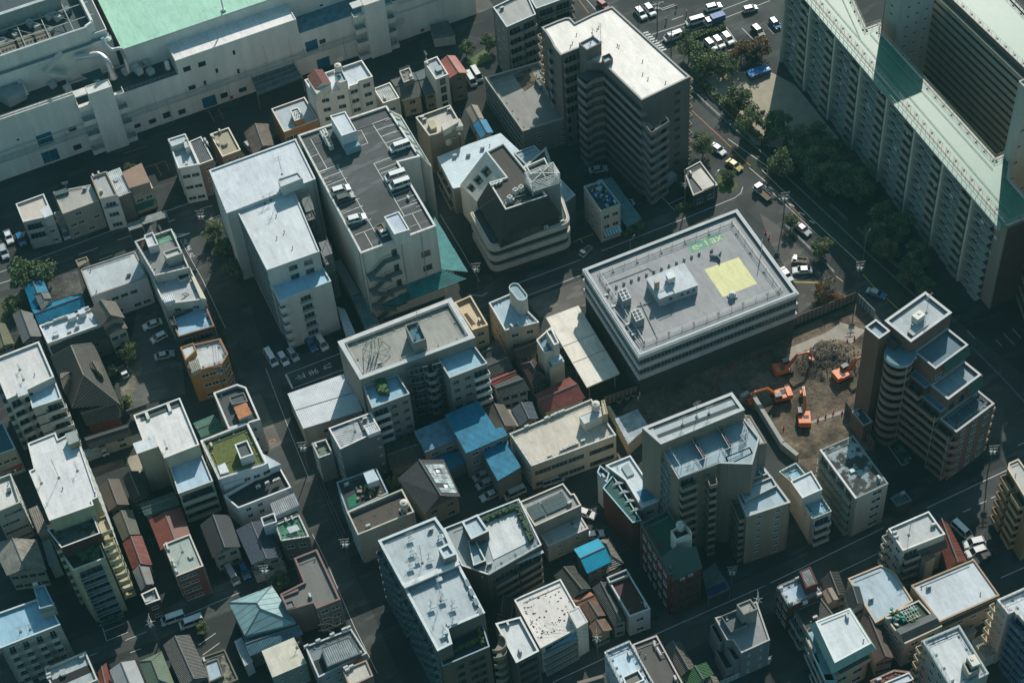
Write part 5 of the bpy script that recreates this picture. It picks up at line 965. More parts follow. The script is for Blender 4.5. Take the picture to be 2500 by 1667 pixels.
b.dm; b.pent('C4',[(535,930),(632,885),(712,1020),(615,1078)],b.h+1.6,z0=0,wall='c9c6bc',deck='c9c8c4',par=.1,name='stair_wing'); b.slab('C4',[(290,1262),(615,1115),(625,1160),(305,1292)],0,.1,mat('5f93ad'),'front_eave',zs=[b.h-1.2,b.h-1.2,b.h-2,b.h-2])
b.balc(5,1,4,1.2,mat('8f918b'),st='r',u=(.03,.97)); b.win(3,1,4,1.9,1.2); 
m_=MB(); sp=mat((.05,.05,.045))
for i in range(90):
    u,v=random.random()**1.5,random.random(); x=90+u*400+v*190; y=850-u*170+v*330; p=G('C4',x,y,b.zd); m_.box((p.x,p.y,b.zd),(.1+random.random()*.35,.1+random.random()*.3,.02),sp,random.random()*3)
m_.build('moss_spot',b.root); b.done()
b=Bd('apartment_building','narrow white-rimmed flat roof with dark brown bands, left of the speckled roof','apartment block','B4',[(2150,1035),(2372,975),(2538,1280),(2335,1385)],12,wall='57504b',deck='c0c6c6',cop='d0d2cd',par=.7,pw=.3); b.ac('B4',(2260,1050),(2370,1290)); b.win('f',1,4,3.8,1.1,st='dk'); b.done()
# ---------------- green / red building
b=Bd('apartment_building','brick-red building with deep green roofs, a steep green mansard front and white tank tower','apartment block','C4',[(1180,150),(1420,30),(1620,300),(1660,480),(1440,600)],15.0,wall='5c261d',deck='1f4f3c',cop='4a5f5c',par=.3)
gm=mat('33504c','seam',.55,0.0,0.0,1.0)
P=[G('C4',1355,450,16),G('C4',1490,352,19.5),G('C4',1680,355,17.5),G('C4',1732,540,13.5),G('C4',1472,655,13.5),G('C4',1515,430,18.0)]
m_=MB()
for f in ([0,4,5],[0,5,1],[5,4,3],[5,3,2],[1,5,2]): m_.face([P[i] for i in f],gm); m_.face([P[i]-Vector((0,0,.12)) for i in f[::-1]],gm)
m_.build('green_mansard',b.root); b.pent('C4',[(1355,450),(1672,352),(1722,545),(1478,652)],13.4,z0=0,par=0,name='front_block'); 
b.pent('C4',[(1450,212),(1560,150),(1640,232),(1498,295)],20,wall='d2cfc6',deck='3f4f4d',par=1.0,name='tank_tower'); b.tank('C4',(1535,215),z=18.6)
m_=MB(); a=G('C4',1560,118,22); 
for (x1,y1,x2,y2) in ((1525,165,1562,120),(1562,120,1632,215)): q0=G('C4',x1,y1,21.6);q1=G('C4',x2,y2,21.6); m_.face([q0,q1,Vector((q1.x,q1.y,19.8)),Vector((q0.x,q0.y,19.8))],mat('d2cfc6')); m_.face([q1,q0,Vector((q0.x,q0.y,19.8)),Vector((q1.x,q1.y,19.8))],mat('d2cfc6'))
m_.build('pointed_gable',b.root); b.slab('C4',[(1170,130),(1215,115),(1375,375),(1335,420)],0,.1,mat('6e2f22'),'red_flank_roof',zs=[13.6,15.2,15.2,13.6]); b.win(3,3,4,1.2,1.2); b.win(4,5,4,1.4,1.2); 
a_=G('C4',1478,652,13.4); facerow('C4',(1478,652),(1722,545),13.4,(.2,.5,.8),4,3.0,win_mesh(1.3,1.3,'d'),'window'); facerow('C4',(1478,652),(1722,545),13.4,(.3,.6),1,.9,ac_mesh(),'air_conditioner',.2); b.done()
b=Bd('apartment_building','white narrow building with triangular green-edged light slots and a blue terrace','apartment block','C3',[(870,1150),(1090,1062),(1345,1440),(1340,1470),(1195,1528),(1045,1280)],11.5,wall='c3c4bf',deck='bcc6ca',cop='d6dad8',par=.5)
b.blk('C3',[(1010,1165),(1070,1125),(1125,1225),(1065,1250)],b.zd,b.zd+.4,mat('9aa9a8'),'light_shaft'); b.blk('C3',[(1145,1385),(1290,1330),(1345,1430),(1200,1480)],b.zd,b.zd+.04,mat('3f7f96'),'blue_terrace'); b.ant('C3',(990,1110),h=1.8)
b.pent('C3',[(845,1350),(935,1235),(1190,1640),(1110,1660)],10.8,z0=0,wall='5c261d',deck='1f4f4a',par=.4,cop='8fb9bd',name='green_wing'); b.pent('C3',[(795,1210),(820,1150),(905,1215),(880,1300),(838,1265)],11,z0=0,deck='3c4d55',par=.6,cop='9fc0c8',name='corner_turret'); b.ac('C3',(850,1260),z=10.6)
m_=MB()
for i in range(4): p=G('C3',975+i*55,1290+i*78,b.zd); q=G('C3',930+i*52,1400+i*78,8); m_.face([p,p+Vector((1.3,-1.2,0)),Vector((q.x,q.y,10.9))],WHT()); m_.face([p+Vector((1.3,-1.2,0)),p,Vector((q.x,q.y,10.9))],WHT())
m_.build('white_rib',b.root); b.win(3,1,3,1.6,1.2); b.done()
b=Bd('carport','low pale carport roof with blue sheets at its street end, beside the brick-red building','carport','C4',[(1735,575),(1842,500),(1978,725),(1785,812)],3.6,z0=3.2,wall='6f7675',deck='5f6b6a',dk='corr',par=0); b.blk('C4',[(1770,730),(1930,665),(1960,715),(1790,795)],3.62,3.75,mat((.01,.03,.12)),'blue_sheet'); m_=MB()
for q in b.ccw: m_.bar((q.x,q.y,0),(q.x,q.y,3.3),.08,STL())
m_.build('post',b.root); b.done()
b=Bd('apartment_building','plain grey concrete house with a caged roof terrace, two deck wings and a stair tower','apartment block','C4',[(1845,985),(1910,965),(2215,840),(2332,1182),(2080,1297),(2005,1185),(1950,1180)],9.8,wall='79797a',deck='87898a',cop='a5a49d',par=.3)
b.pent('C4',[(2038,868),(2160,818),(2222,908),(2100,957)],14.2,wall='86857e',deck='97948c',par=.4,name='stair_tower'); b.ant('C4',(2155,935),h=2,z=14); b.pent('C4',[(1900,970),(2050,910),(2135,1045),(1988,1110)],11.0,par=.9,deck='57605f',name='terrace_cage',pw=.06); b.pent('C4',[(1800,1055),(1850,1030),(1930,1180),(1890,1220)],7.5,z0=0,par=.8,deck='20292b',name='lower_deck'); b.pent('C4',[(1845,1275),(1900,1240),(2015,1420),(1940,1450)],4.5,z0=0,par=.7,deck='223338',name='lower_deck'); b.pent('C4',[(1935,1235),(2000,1210),(2085,1340),(2020,1370)],7.0,z0=0,par=.8,deck='20292b',name='lower_deck'); b.win(3,2,3,.5,.9); b.done()
b=Bd('apartment_building','white block with a blue-white fenced terrace and small roof room, bottom centre-right','apartment block','C4',[(860,1290),(1085,1190),(1300,1570),(1060,1690)],13.5,wall='b8bdbc',deck='b7c9d3',cop='c9cfcd',par=.5); b.rail(.25,1.3,.9,mt=STL()); b.pent('C4',[(1020,1510),(1160,1445),(1215,1535),(1060,1610)],14.6,deck='6f7068',par=.5,cop='d8d8d2'); b.win('s',4,4,.9,1.1); b.done()
b=Bd('apartment_building','dark brown slab roof with white pipework, right of the fenced blue-white terrace','apartment block','C4',[(1110,1222),(1325,1140),(1565,1580),(1310,1690)],13.0,wall='8f8a82',deck='4f4b46',cop='b9aca4',par=.4); b.line('pipe',mat('c9c8c0'),.22,[G('C4',1300,1190,13.2),G('C4',1310,1240,13.2)],[G('C4',1325,1250,13.2),G('C4',1365,1320,13.2)]); b.line('pipe',WHT(),.07,[G('C4',1310,1225,13.4),G('C4',1365,1212,13.4)],[G('C4',1360,1300,13.4),G('C4',1412,1290,13.4)]); b.done()
house('tile_gable_house','old tiled gable with a worn bright slope, beside the green roof','house','C4',[(1395,1240),(1535,1198),(1678,1448),(1545,1510)],5.4,1.4,'V',roof=mat('716d66','tile',.6,H_))
house('green_tile_house','house with a fresh green tiled roof, bottom centre-right','house','C4',[(1555,1500),(1768,1380),(1835,1485),(1640,1640)],5.4,1.3,'V',roof=mat('3f6a45','tile',.5,H_))
house('small_tile_house','small tan tiled roof cut by the bottom edge','house','C4',[(1752,1530),(1855,1505),(1900,1600),(1790,1640)],5,.8,'V',roof=mat('8a8272','tile',.6,H_))
house('tan_gable_house','two tan gables peeking over the bottom edge','house','C4',[(615,1552),(842,1490),(870,1600),(640,1680)],5.4,1.3,'U',roof=mat('6b645a','plaster',.8))
house('dark_gable_house','shadowed dark slate gable between the twin block and the speckled roof','house','C4',[(-120,735),(60,730),(20,1000),(-130,950)],5.0,1.5,'V',roof=mat('3c3d3c','plaster',.8))
# ================================================================ factory (top left)
FA=G('',63,420.9); FB_=G('',981.9,98.7); fe=(FB_-FA).normalized(); fn=Vector((-fe.y,fe.x,0))
fac=thing('factory','huge white factory complex with a mint green roof, rooftop pipes and stair towers','factory',(FA+FB_)/2)
FW=mat('d3d3cb','plaster',.8,0,0,.6); FD=mat('a8a8a0'); MINT=mat((.30,.53,.40),'membrane',.6,round(math.atan2(fe.y,fe.x),1),0.0,1.0,.12); FR=mat('a9b2b4','membrane',.7,round(math.atan2(fe.y,fe.x),1)); FDK=mat('3f4d50','membrane',.8)
def sd(p): q=p-FA; return q.dot(fe),q.dot(fn)
def fq(s,d,z=0): p=FA+fe*s+fn*d; return Vector((p.x,p.y,z))
def fblock(s0,s1,d0,d1,z0,z1,name='wall',deck=None,par=.5,pw=.25,wall=None):
    wall=wall or FW; q=[fq(s0,d0),fq(s1,d0),fq(s1,d1),fq(s0,d1)]; b=MB()
    if par: 
        ins=inset(q,pw); b.prism([p[:2] for p in q],z0,z1,wall,cap=False)
        for i in range(4):
            j=(i+1)%4; a,c=ins[j],ins[i]; b.face([(a.x,a.y,z1-par),(c.x,c.y,z1-par),(c.x,c.y,z1),(a.x,a.y,z1)],wall)
            b.face([(q[i].x,q[i].y,z1),(q[j].x,q[j].y,z1),(ins[j].x,ins[j].y,z1),(ins[i].x,ins[i].y,z1)],wall)
        o=b.build(name,fac); b=MB(); b.face([(p.x,p.y,z1-par) for p in inset(q,pw*.5)],deck or FR); b.build('roof_deck',fac)
    else: b.prism([p[:2] for p in q],z0,z1,wall,deck or FR); o=b.build(name,fac)
    return o
S=lambda t,x,y,z: sd(G(t,x,y,z))
zL,zT,zP,zR=18.7,13.8,18.3,13.3
sA,_=S('A1',660,835,zL); s1,_=S('A1',1060,850,zT); s2,dP=S('A1',1560,545,zP); s3,_=S('B1',380,180,zP); s4,_=S('B1',1290,40,zR); s5,_=S('B1',1975,120,0)
_,dPb=S('A1',1478,378,zP)
fblock(-45,sA,0,1.2,0,zL); fblock(-45,sA,1.2,26,0,14.8,'yard_block',FDK,.1)                 # left wall and yard behind it
fblock(sA,s2,0,10,0,zT,'terrace_block',FDK,.4)
fblock(s2,s3,0,max(dPb,7),0,zP,'penthouse_block',mat('dcd9d4','membrane',.7,round(math.atan2(fe.y,fe.x),1)),.25)
fblock(s3,s4,0,7.6,0,zR,'low_block',mat('5f8692','corr',.6,round(math.atan2(fe.y,fe.x),1)+H_),.4)
fblock(s4,s5,0,7.6,0,24,'tall_wall_block')
# mint roofed hall behind
sg0,dg0=S('A1',1095,415,22); sg1,dg1=S('A1',735,0,22)
gh=[fq(sg0,dg0),fq(s5,dg0),fq(s5,dg0+60),fq(sg0,dg0+60)]; m_=MB(); m_.prism([p[:2] for p in gh],0,21.4,FW,cap=False); m_.build('hall_wall',fac)
m_=MB(); m_.prism([p[:2] for p in inset(gh,-.5)],21.2,21.6,mat('b3b9b2'),MINT,True); m_.build('mint_roof',fac)
p0=G('A1',990,0,26.15); a=G('A1',1990,95,21.7); m_=MB(); m_.bar(a,a+Vector((0,0,12)),.18,WHT(),8); m_.box((a.x,a.y,21.6),(1,1,.5),WHT()); m_.build('mast',fac)
a=G('A1',1480,60,26.5); 
# rear left volume with open machine yard
sr,dr=S('A1',770,245,27.0); sr1,dr1=S('A1',830,190,27.0)
fblock(-45,sr,dr,dr+.5,0,27,'rear_wall',par=0); fblock(-45,sg0-2.0,dr+.5,dr+40,0,24.0,'machine_yard',FDK,.1); fblock(-45,sr-3,dr+12,dr+13,24,29,'louvre_wall',par=0,wall=mat('8f9894'))
fblock(-45,sr+5,dr-1.2,dr-.1,0,22.5,'rear_ledge',mat('7f8a8c'),par=0)
fblock(sr+.2,sg0-1.6,dr+1,dr+45,29,32,'yard_parapet',par=0) if 0 else None
m_=MB(); q0=fq(sr,dr+.3,27); q1=G('A1',830,190,27); q2=G('A1',735,0,27)
for a,c in ((q0,q1),(q1,q2),(q2,q2+(q2-q1))):
    nn=Vector((-(c-a).y,(c-a).x,0)).normalized()*.6; m_.prism([p[:2] for p in (a,c,c+nn,a+nn)],0,27,FW) if area2([a,c,c+nn])>0 else m_.prism([p[:2] for p in (a,a+nn,c+nn,c)],0,27,FW)
m_.build('yard_parapet',fac)
m_=MB()
for i in range(8): a=fq(sr-3-6*i,dr+1,26); m_.bar(a,a+fn*15,.14,mat('9aa5a0')); 
for d in (5,10,14): m_.bar(fq(-44,dr+d,26),fq(sr+3,dr+d,26),.14,mat('9aa5a0'))
for i in range(10): a=fq(sr-2-5*i,dr+5,26); c=fq(sr-7-5*i,dr+10,26); m_.bar(a,c,.08,mat('7d8985'))
m_.build('pipe_rack',fac)
for i in range(7):
    a=fq(sr-12-4.4*i,dr+2.2,24); m_=MB(); c=[a,a+fe*3.6,a+fe*3.6+fn*4,a+fn*4]; m_.prism([p[:2] for p in c],23.9,25.6,mat('9b9079'),mat('6d6a5c')); 
    for k in range(4): m_.cyl((a+fe*(.5+.85*k)+fn*1).to_tuple()[:2]+(25.6,),.33,.15,DRK(),10)
    m_.build('cooling_unit',fac)
for i in range(22): a=fq(sr-2-random.random()*45,dr+6+random.random()*6,24); m_=MB(); m_.box(a,(1+random.random()*2,.8+random.random(),.6+random.random()*1.2),random.choice([mat('6c7573'),mat('8d9491'),mat('b9bdb8')]),.35); m_.build('machine',fac)
# ventilator hoods along the mint roof edge
for (x,y) in ((825,95),(850,148),(875,198),(915,282),(935,322),(960,362)):
    p=G('A1',x,y,22); m_=MB(); m_.cyl((p.x,p.y,21.6),.75,.8,FD,12); m_.cyl((p.x,p.y,22.4),1.0,.5,mat((.5,.62,.52),'flat'),12,.25); m_.build('ventilator',fac)
# stair towers
def stower(t,xl,yl,xr,yr,z,d,nf,name):
    a,_=S(t,xl,yl,z); c,_=S(t,xr,yr,z); w3=(c-a); ca,cb=a+w3*.27,a+w3*.78
    fblock(ca,cb,-d,.0,0,z,name,mat('cfcdc6'),.2,.15); 
    for k in range(nf):
        zz=z-.3-(z/nf)*(k+1)+.2
        for (x0,x1) in ((a,ca),(cb,c)):
            m=MB(); q=[fq(x0,-d*.8),fq(x1,-d*.8),fq(x1,0),fq(x0,0)]; m.prism([p[:2] for p in q],zz,zz+.2,FW,None,True)
            m.prism([p[:2] for p in (fq(x0,-d*.8),fq(x1,-d*.8),fq(x1,-d*.8+.15),fq(x0,-d*.8+.15))],zz+.2,zz+1.4,FW)
            e=(x0,x0+.15) if x0==a else (x1-.15,x1); m.prism([p[:2] for p in (fq(e[0],-d*.8+.16),fq(e[1],-d*.8+.16),fq(e[1],-.01),fq(e[0],-.01))],zz+.2,zz+1.4,FW); m.build('landing',fac)
    fblock(a,ca,-d*.8,-.01,z-.5,z-.15,'tower_roof',mat('cfcdc6'),0) 
stower('A1',655,835,1065,700,zL+1.2,3.0,4,'stair_tower'); stower('B1',935,170,1290,40,17.8,2.8,4,'stair_tower')
# face openings on the long wall
def fwin(t,x,y,w_,h_,mt,name,z=None,d=0):
    # place on the wall plane d=0 : find z from the ray
    X,Y=nat(t,x,y); dd=RT@Vector((X-1250,-(Y-833.5),-FPX)); o=Vector((0,0,CAM_H)); k=(FA+fn*d-o).dot(fn)/dd.dot(fn); p=o+dd*k; s_,_=sd(p); z=p.z
    m=MB(); m.obb(fq(s_-w_/2,d,z-h_/2)-fn*.06,fe*w_,fn*.05,(0,0,h_),mt); m.build(name,fac)
TD=mat((.01,.12,.2),'corr',.5,0.6); 
for x,y,w_,h_ in ((400,1240,3.8,3.6),(450,1390,4,3.6),(1865,905,3.6,3.4),): fwin('A1',x,y,w_,h_,TD,'shutter_door')
for x,y,w_,h_ in ((515,412,3.2,3.6),(620,560,3.4,3.2)): fwin('B1',x,y,w_,h_,TD,'shutter_door')
for t,x,y,w_,h_ in (('A1',1665,615,1.9,1.5),('A1',1798,572,1.9,1.5),('A1',1710,780,1.8,1.3),('A1',1930,630,.6,1.4),('A1',2083,470,.6,1.4),('A1',2122,635,.6,1.4),('A1',1825,740,.6,1.4),('A1',645,1150,1.9,1.2),('A1',1225,1120,1.6,1.2),('A1',1358,1080,1.8,1.4),('A1',1485,1025,2,1.8),('A1',1620,995,1.8,1.5),('A1',1995,850,1.9,1.6),('A1',690,1310,2,1.6),('A1',160,1245,.6,.5),('B1',610,370,1.6,1.3),('A1',2160,800,2,1.3),('B1',600,50,.8,.5)): fwin(t,x,y,w_,h_,GL(),'window')
for t,x,y in (('B1',1500,270),('A1',2060,870)): fwin(t,x,y,.9,1,mat((.4,.03,.05),'flat'),'hydrant_box')
# long pipes on the wall
for zo,off in ((7.6,.9),(7.1,1.1),(6.2,.7),(9.2,.6)):
    m_=MB(); m_.bar(fq(-45,-off,zo),fq(sA+1 if zo>9 else s4+1,-off,zo),.11,mat('a3aca9','flat',.4),6); m_.build('wall_pipe',fac)
for zo in (13,12.4,9.5): m_=MB(); m_.bar(fq(s4,-.6,zo),fq(s5-1,-.6,zo),.1,mat('a3aca9','flat',.4),6); m_.build('wall_pipe',fac)
for i in range(26): s_=-40+i*5.2; m_=MB(); m_.bar(fq(s_,-.7,0 if i%3==0 else 6),fq(s_,-.7,9 if i%3 else 8),.07,mat('8f9996','flat',.4)); m_.build('pipe_support',fac)
for s_ in (-20,2,sA-12,s1+8,s2+9,s2+22,s3-3,s3+14,s4+12,s4+21): m_=MB(); m_.obb(fq(s_,-.01,.0)-fn*.03,fe*.05,fn*.03,(0,0,13.5),mat('85877f')); m_.build('wall_joint',fac)
m_=MB()
for i in range(14): a=fq(s1+i*(s2-s1)/13,.3,zT); m_.bar(a,a+Vector((0,0,1.1)),.04,STL())
for z in (.6,1.1): m_.bar(fq(s1,.3,zT+z),fq(s2,.3,zT+z),.04,STL())
for i in range(20): a=fq(-40+i*(sA+40)/19,.3,zL); m_.bar(a,a+Vector((0,0,1.0)),.04,STL())
m_.bar(fq(-45,.3,zL+1),fq(sA,.3,zL+1),.04,STL()); m_.build('railing',fac)
# big silver ducts (poly-lines of joined cylinders)
def duct(name,pts,r):
    m=MB(); mt=mat((.55,.56,.55),'flat',.45,0,.6)
    P=[pts[0]]
    for i in range(1,len(pts)-1):
        a,bb,c=pts[i-1],pts[i],pts[i+1]; e1=(a-bb); e2=(c-bb); q=min(1.6*r,e1.length/2,e2.length/2)
        for k in range(5): t=k/4; P.append((bb+e1.normalized()*q)*(1-t)**2+bb*2*t*(1-t)+(bb+e2.normalized()*q)*t*t)
    P.append(pts[-1])
    for a,c in zip(P,P[1:]): m.bar(a,c+(c-a).normalized()*.08 if (c-a).length>0 else c,r,mt,14)
    for a,c in zip(P,P[1:]):
        L=(c-a).length; 
        for k in range(int(L/1.2)): e=a.lerp(c,(k+.5)*1.2/L) if L>0 else a; m.bar(e,e+(c-a).normalized()*.12,r*1.07,mt,14)
    m.build(name,fac,smooth=False)
duct('silver_duct',[G('A1',670,515,21),G('A1',760,500,21.2),G('A1',880,480,21.2),G('A1',960,545,20.5),G('A1',990,640,17.5)],.75)
duct('silver_duct',[G('A1',910,340,27),G('A1',935,400,25.5),G('A1',990,450,24),G('A1',1075,430,24),G('A1',1110,510,20),G('A1',1145,640,16)],.45)
duct('silver_duct',[G('A1',-60,740,19),G('A1',150,705,19),G('A1',200,760,18.5),G('A1',235,850,16.5)],.7)
p=G('A1',1000,660,16); m_=MB(); m_.cyl((p.x,p.y,15),1.3,2,mat((.55,.56,.55),'flat',.3,0,.7),16,.6); m_.build('duct_cone',fac)
p=G('A1',1490,590,15.5); m_=MB(); m_.cyl((p.x,p.y,14.6),.6,2.2,FW,12); m_.build('tank',fac)
m_=MB(); q=[G('A1',-60,830,18.0),G('A1',210,770,18),G('A1',245,880,16.4),G('A1',90,960,16.4)]; m_.prism([p[:2] for p in q] if area2(q)>0 else [p[:2] for p in q[::-1]],16.3,19.2,mat('7f8b8c','flat',.4)); m_.build('machine_housing',fac)
for (x,y) in ((1210,610),(1240,640),(1340,640),(1120,640),(470,760),(600,790),(1280,490),(1300,560)): p=G('A1',x,y,15.2); m_=MB(); m_.box((p.x,p.y,14.6),(1.6,1.4,1.5),random.choice([FD,mat('8d9a9a'),mat('b9bdb8')]),.35); m_.build('machine',fac)
for x,y in ((800,680),): q=[G('A1',720,670,16.6),G('A1',890,610,16.6),G('A1',940,700,16.6),G('A1',850,740,16.6)]; m_=MB(); m_.face(q[::-1] if area2(q)<0 else q,mat((.02,.08,.09),'plaster')); m_.build('tarpaulin',fac)
# outside stairs on rear wall
m_=MB(); y_=-1.6
for (x1,y1,z1,x2,y2,z2) in ((550,470,26.5,390,650,20),(390,650,20,600,670,17)):
    a=G('A1',x1,y1,z1);c=G('A1',x2,y2,z2); m_.obb(a,c-a,-fn*1.3,(0,0,1.1),mat('b3b7b0'))
m_.build('outside_stair',fac)
# catwalk platform at the wall foot
q=[G('A1',2240,690,5),G('B1',350,560,5),G('B1',430,690,5),G('B1',30,850,5)]; 
m_=MB(); m_.prism([p[:2] for p in q[::-1]],4.7,4.9,mat('56686c','corr',.6)); 
for k in range(4):
    a,c=q[k],q[(k+1)%4]
    for z in (5.5,6): m_.bar((a.x,a.y,z),(c.x,c.y,z),.05,STL())
    m_.bar((a.x,a.y,0),(a.x,a.y,6),.08,STL())
for i in range(5): a=q[0].lerp(q[3],i/4); c=q[1].lerp(q[2],i/4); m_.bar((a.x,a.y,6.0),(c.x,c.y,6.0),.05,STL())
m_.build('catwalk',fac)
b=Bd('shed','dim ribbed shed at the foot of the factory wall, near the two round trees','shed','B1',[(1570,225),(1725,190),(1790,320),(1600,345)],3,deck='55605f',dk='corr',par=0); b.done()
# ================================================================ hotel-like slab with wavy balconies
hz=29.5
b=Bd('apartment_tower','tall brown apartment tower with a broad white roof and wavy balcony bands, beside the avenue','apartment tower','C1',[(300,245),(440,185),(510,160),(552,158),(597,205),(745,130),(830,95),(930,58),(1622,685),(1190,892),(848,562),(690,545),(635,425),(470,492),(412,420),(378,350),(335,285)],hz,wall='6e6560',deck=mat('d0cbc2','membrane',.5,.7),cop='8d8a88',par=.35,pw=.35)
BM=mat('857b74')
def bandline(pts,z0,z1,mt,name,th=.15,slab=1.3,closed=False):
    m=MB()
    for a,c in zip(pts,pts[1:]):
        d=(c-a).normalized(); n=Vector((-d.y,d.x,0))
        m.prism([p[:2] for p in (a,c,c+n*th,a+n*th)],z0,z1,mt)
        m.prism([p[:2] for p in (a+n*th,c+n*th,c+n*slab,a+n*slab)],z0,z0+.16,mt,None,True)
    m.build(name,b.root)
A_=lambda x,y:G('C1',x,y,hz)
# outer line runs left to right seen from the street so the slab lies behind it
L1=[A_(612,615),A_(690,690),A_(760,640),A_(850,615),A_(1190,945)]
for p in L1: p.z=0
L2=[A_(1197,960),A_(1275,1060),A_(1330,1030),A_(1440,955),A_(1400,905)]
for p in L2: p.z=0
for k in range(10): z=hz-1.9-2.85*(k+1)+1.0; bandline(L1,z,z+1.15,BM,'balcony',.15,1.6)
for k in range(9): z=hz-4.2-2.85*(k+1)+1.6; bandline(L2,z,z+1.15,BM,'stair_landing',.15,1.6)
m_=MB(); q=[A_(615,600),A_(700,560),A_(840,585),A_(850,610),A_(700,650)]; q=[Vector((p.x,p.y,0)) for p in q]; m_.prism([p[:2] for p in q[::-1]],0,hz-2.5,mat('4a4543')); m_.build('stair_shaft',b.root)
b.pent('C1',[(632,388),(760,322),(832,382),(702,448)],hz+3.2,deck='c3c8ca',par=.5,z0=10); b.ant('C1',(755,325),h=2.5,z=hz+3,dish=True); b.ant('C1',(826,378),h=6,z=hz); b.vent('C1',(612,315),(575,390),(558,418),(810,250),(795,268),(975,410),(990,420),(1200,550),(1200,665),(1248,708),(1405,740)); b.pent('C1',[(835,505),(905,475),(935,520),(862,560)],hz+1.2,deck='8fa9b0',par=.6,name='stair_top',pw=.1)
a,d,L=b.wall(8); n=Vector((d.y,-d.x,0))
for k in range(9): p=a+d*(L*.74)+n*.02; p.z=hz-2.6-2.85*k-1; b.wins.append((win_mesh(1.5,.9,'d'),p,math.atan2(d.y,d.x),'window'))
a7,d7,L7=b.wall(7); 
for k in range(10): p=a7+d7*1.8; p.z=hz-2.85*(k+1); b.bals.append((balc_mesh(3.0,1.2,mat('b59f8c')),p,math.atan2(d7.y,d7.x),'balcony'))
a16,d16,L16=b.wall(16)
for k in range(6): p=a16+d16*.5; p.z=hz-2.85*(k+1)-.5; b.bals.append((balc_mesh(2.0,1.0,mat('b59f8c')),p,math.atan2(d16.y,d16.x),'balcony'))
for e in (12,14): b.balc(e,1,9,1.0,BM,u=(.1,.9))
b.balc(7,9,10,1.2,BM,door=True); b.done()
# ================================================================ office with the painted roof
eh=14.5
b=Bd('office_building','wide white ribbon-window office, its grey roof painted with green banner and yellow square','office','C2',[(680,903),(2036,375),(2575,1112),(1170,1667)],eh,wall='3f4a49',deck='8f9090',cop='a9aeb0',par=.7,pw=.5,z0=0)
b.dm
wb=mat('c2c6c2'); out=inset(b.ccw,-.35); P0=b.ccw
for (z0,z1) in ((13.1,eh-.16),(9.8,11.1),(6.2,7.7)):
    m_=MB(); n4=4
    for i in range(4):
        j=(i+1)%4; m_.face([tuple(out[i])+(z0,),tuple(out[j])+(z0,),tuple(out[j])+(z1,),tuple(out[i])+(z1,)],wb); m_.face([tuple(out[i])+(z1,),tuple(out[j])+(z1,),tuple(P0[j])+(z1,),tuple(P0[i])+(z1,)],wb); m_.face([tuple(out[j])+(z0,),tuple(out[i])+(z0,),tuple(P0[i])+(z0,),tuple(P0[j])+(z0,)],wb)
    m_.build('spandrel_band',b.root)
for f in ('f','s'): 
    for z in (11.15,7.8): 
        a,d,L=b.wall(f); n=round(L/2.6)
        for i in range(n): p=a+d*(L*(i+.5)/n); p.z=z; b.wins.append((win_mesh(round(L/n-.1,1),2.0,'sc'),p,math.atan2(d.y,d.x),'window'))
EZ=b.zd; g=lambda x,y,z=EZ:G('C2',x,y,z)
b.rail(2.6,1.3,3.0,mt=WHT(),r=.05); b.rail(2.2,.5,3.0,braces=False,r=.03)
b.pent('C2',[(1235,985),(1565,848),(1690,1042),(1350,1165)],EZ+2.7,deck='b9bfc2',wall='b3b9ba',par=0); a=g(1345,1165,EZ+2.7); c=g(1690,1042,EZ+2.7); d=(c-a).normalized(); r=math.atan2(d.y,d.x)
for u,w_ in ((.3,.8),(.6,.7),(.75,.7),(.9,.7)): p=a.lerp(c,u)+Vector((d.y,-d.x,0))*.02; p.z=EZ+1.1; b.wins.append((win_mesh(w_,.7,'s1'),p,r,'window'))
p=a.lerp(c,.15); p.z=EZ+.1; b.wins.append((win_mesh(.9,2.0,'w1'),p,r,'door'))
b.pent('C2',[(1405,940),(1468,922),(1492,965),(1432,988)],EZ+4.6,z0=EZ+3.0,wall='d3d6d3',deck='d8dbd8',par=0,name='cooling_box'); b.pent('C2',[(1302,1005),(1340,992),(1350,1008),(1315,1022)],EZ+5.0,z0=EZ+2.7,wall='b59f8d',deck='cbb9a5',par=0,name='chimney'); b.line('pipe',WHT(),.09,[g(1350,1090,EZ+3),g(1455,1045,EZ+3),g(1490,1110,EZ+3),g(1370,1160,EZ+3)])
for (x,y) in ((978,1092),(1095,1272)):
    q=[g(x,y,EZ+2.6),g(x+72,y-28,EZ+2.6),g(x+120,y+62,EZ+2.6),g(x+45,y+95,EZ+2.6)]; m_=MB(); m_.prism([p[:2] for p in q[::-1]],EZ+.2,EZ+2.6,mat('8d9494'),mat('c9cdca','flat'))
    for i in range(2):
        for j in range(3): c=(q[0].lerp(q[1],.27+.46*i)).lerp(q[3].lerp(q[2],.27+.46*i),.2+.3*j); m_.cyl((c.x,c.y,EZ+2.6),.36,.08,IRN(),12,top=mat((.01,.012,.013))); m_.box((c.x,c.y,EZ+2.69),(.06,.62,.02),STL(),.5+i); m_.box((c.x,c.y,EZ+2.69),(.62,.06,.02),STL(),.5+i)
    m_.build('chiller_unit',b.root)
for i in range(13):
    x=900+i*67; y=1085-i*26.5; p=g(x,y); m_=MB(); m_.box((p.x,p.y,EZ),(.35,.55,.7),mat('a3a8a7'),.1); m_.build('roof_vent_box',b.root)
for i,(x1,y1,x2,y2) in enumerate(((1800,800,1865,808),(1865,808,1898,768),(1865,808,1890,842),(1798,760,1825,752))): m_=MB(); p,q=g(x1,y1),g(x2,y2); m_.obb(p,q-p,(.25,.3,0),(0,0,.9),mat('7d8688')); m_.build('duct_box',b.root)
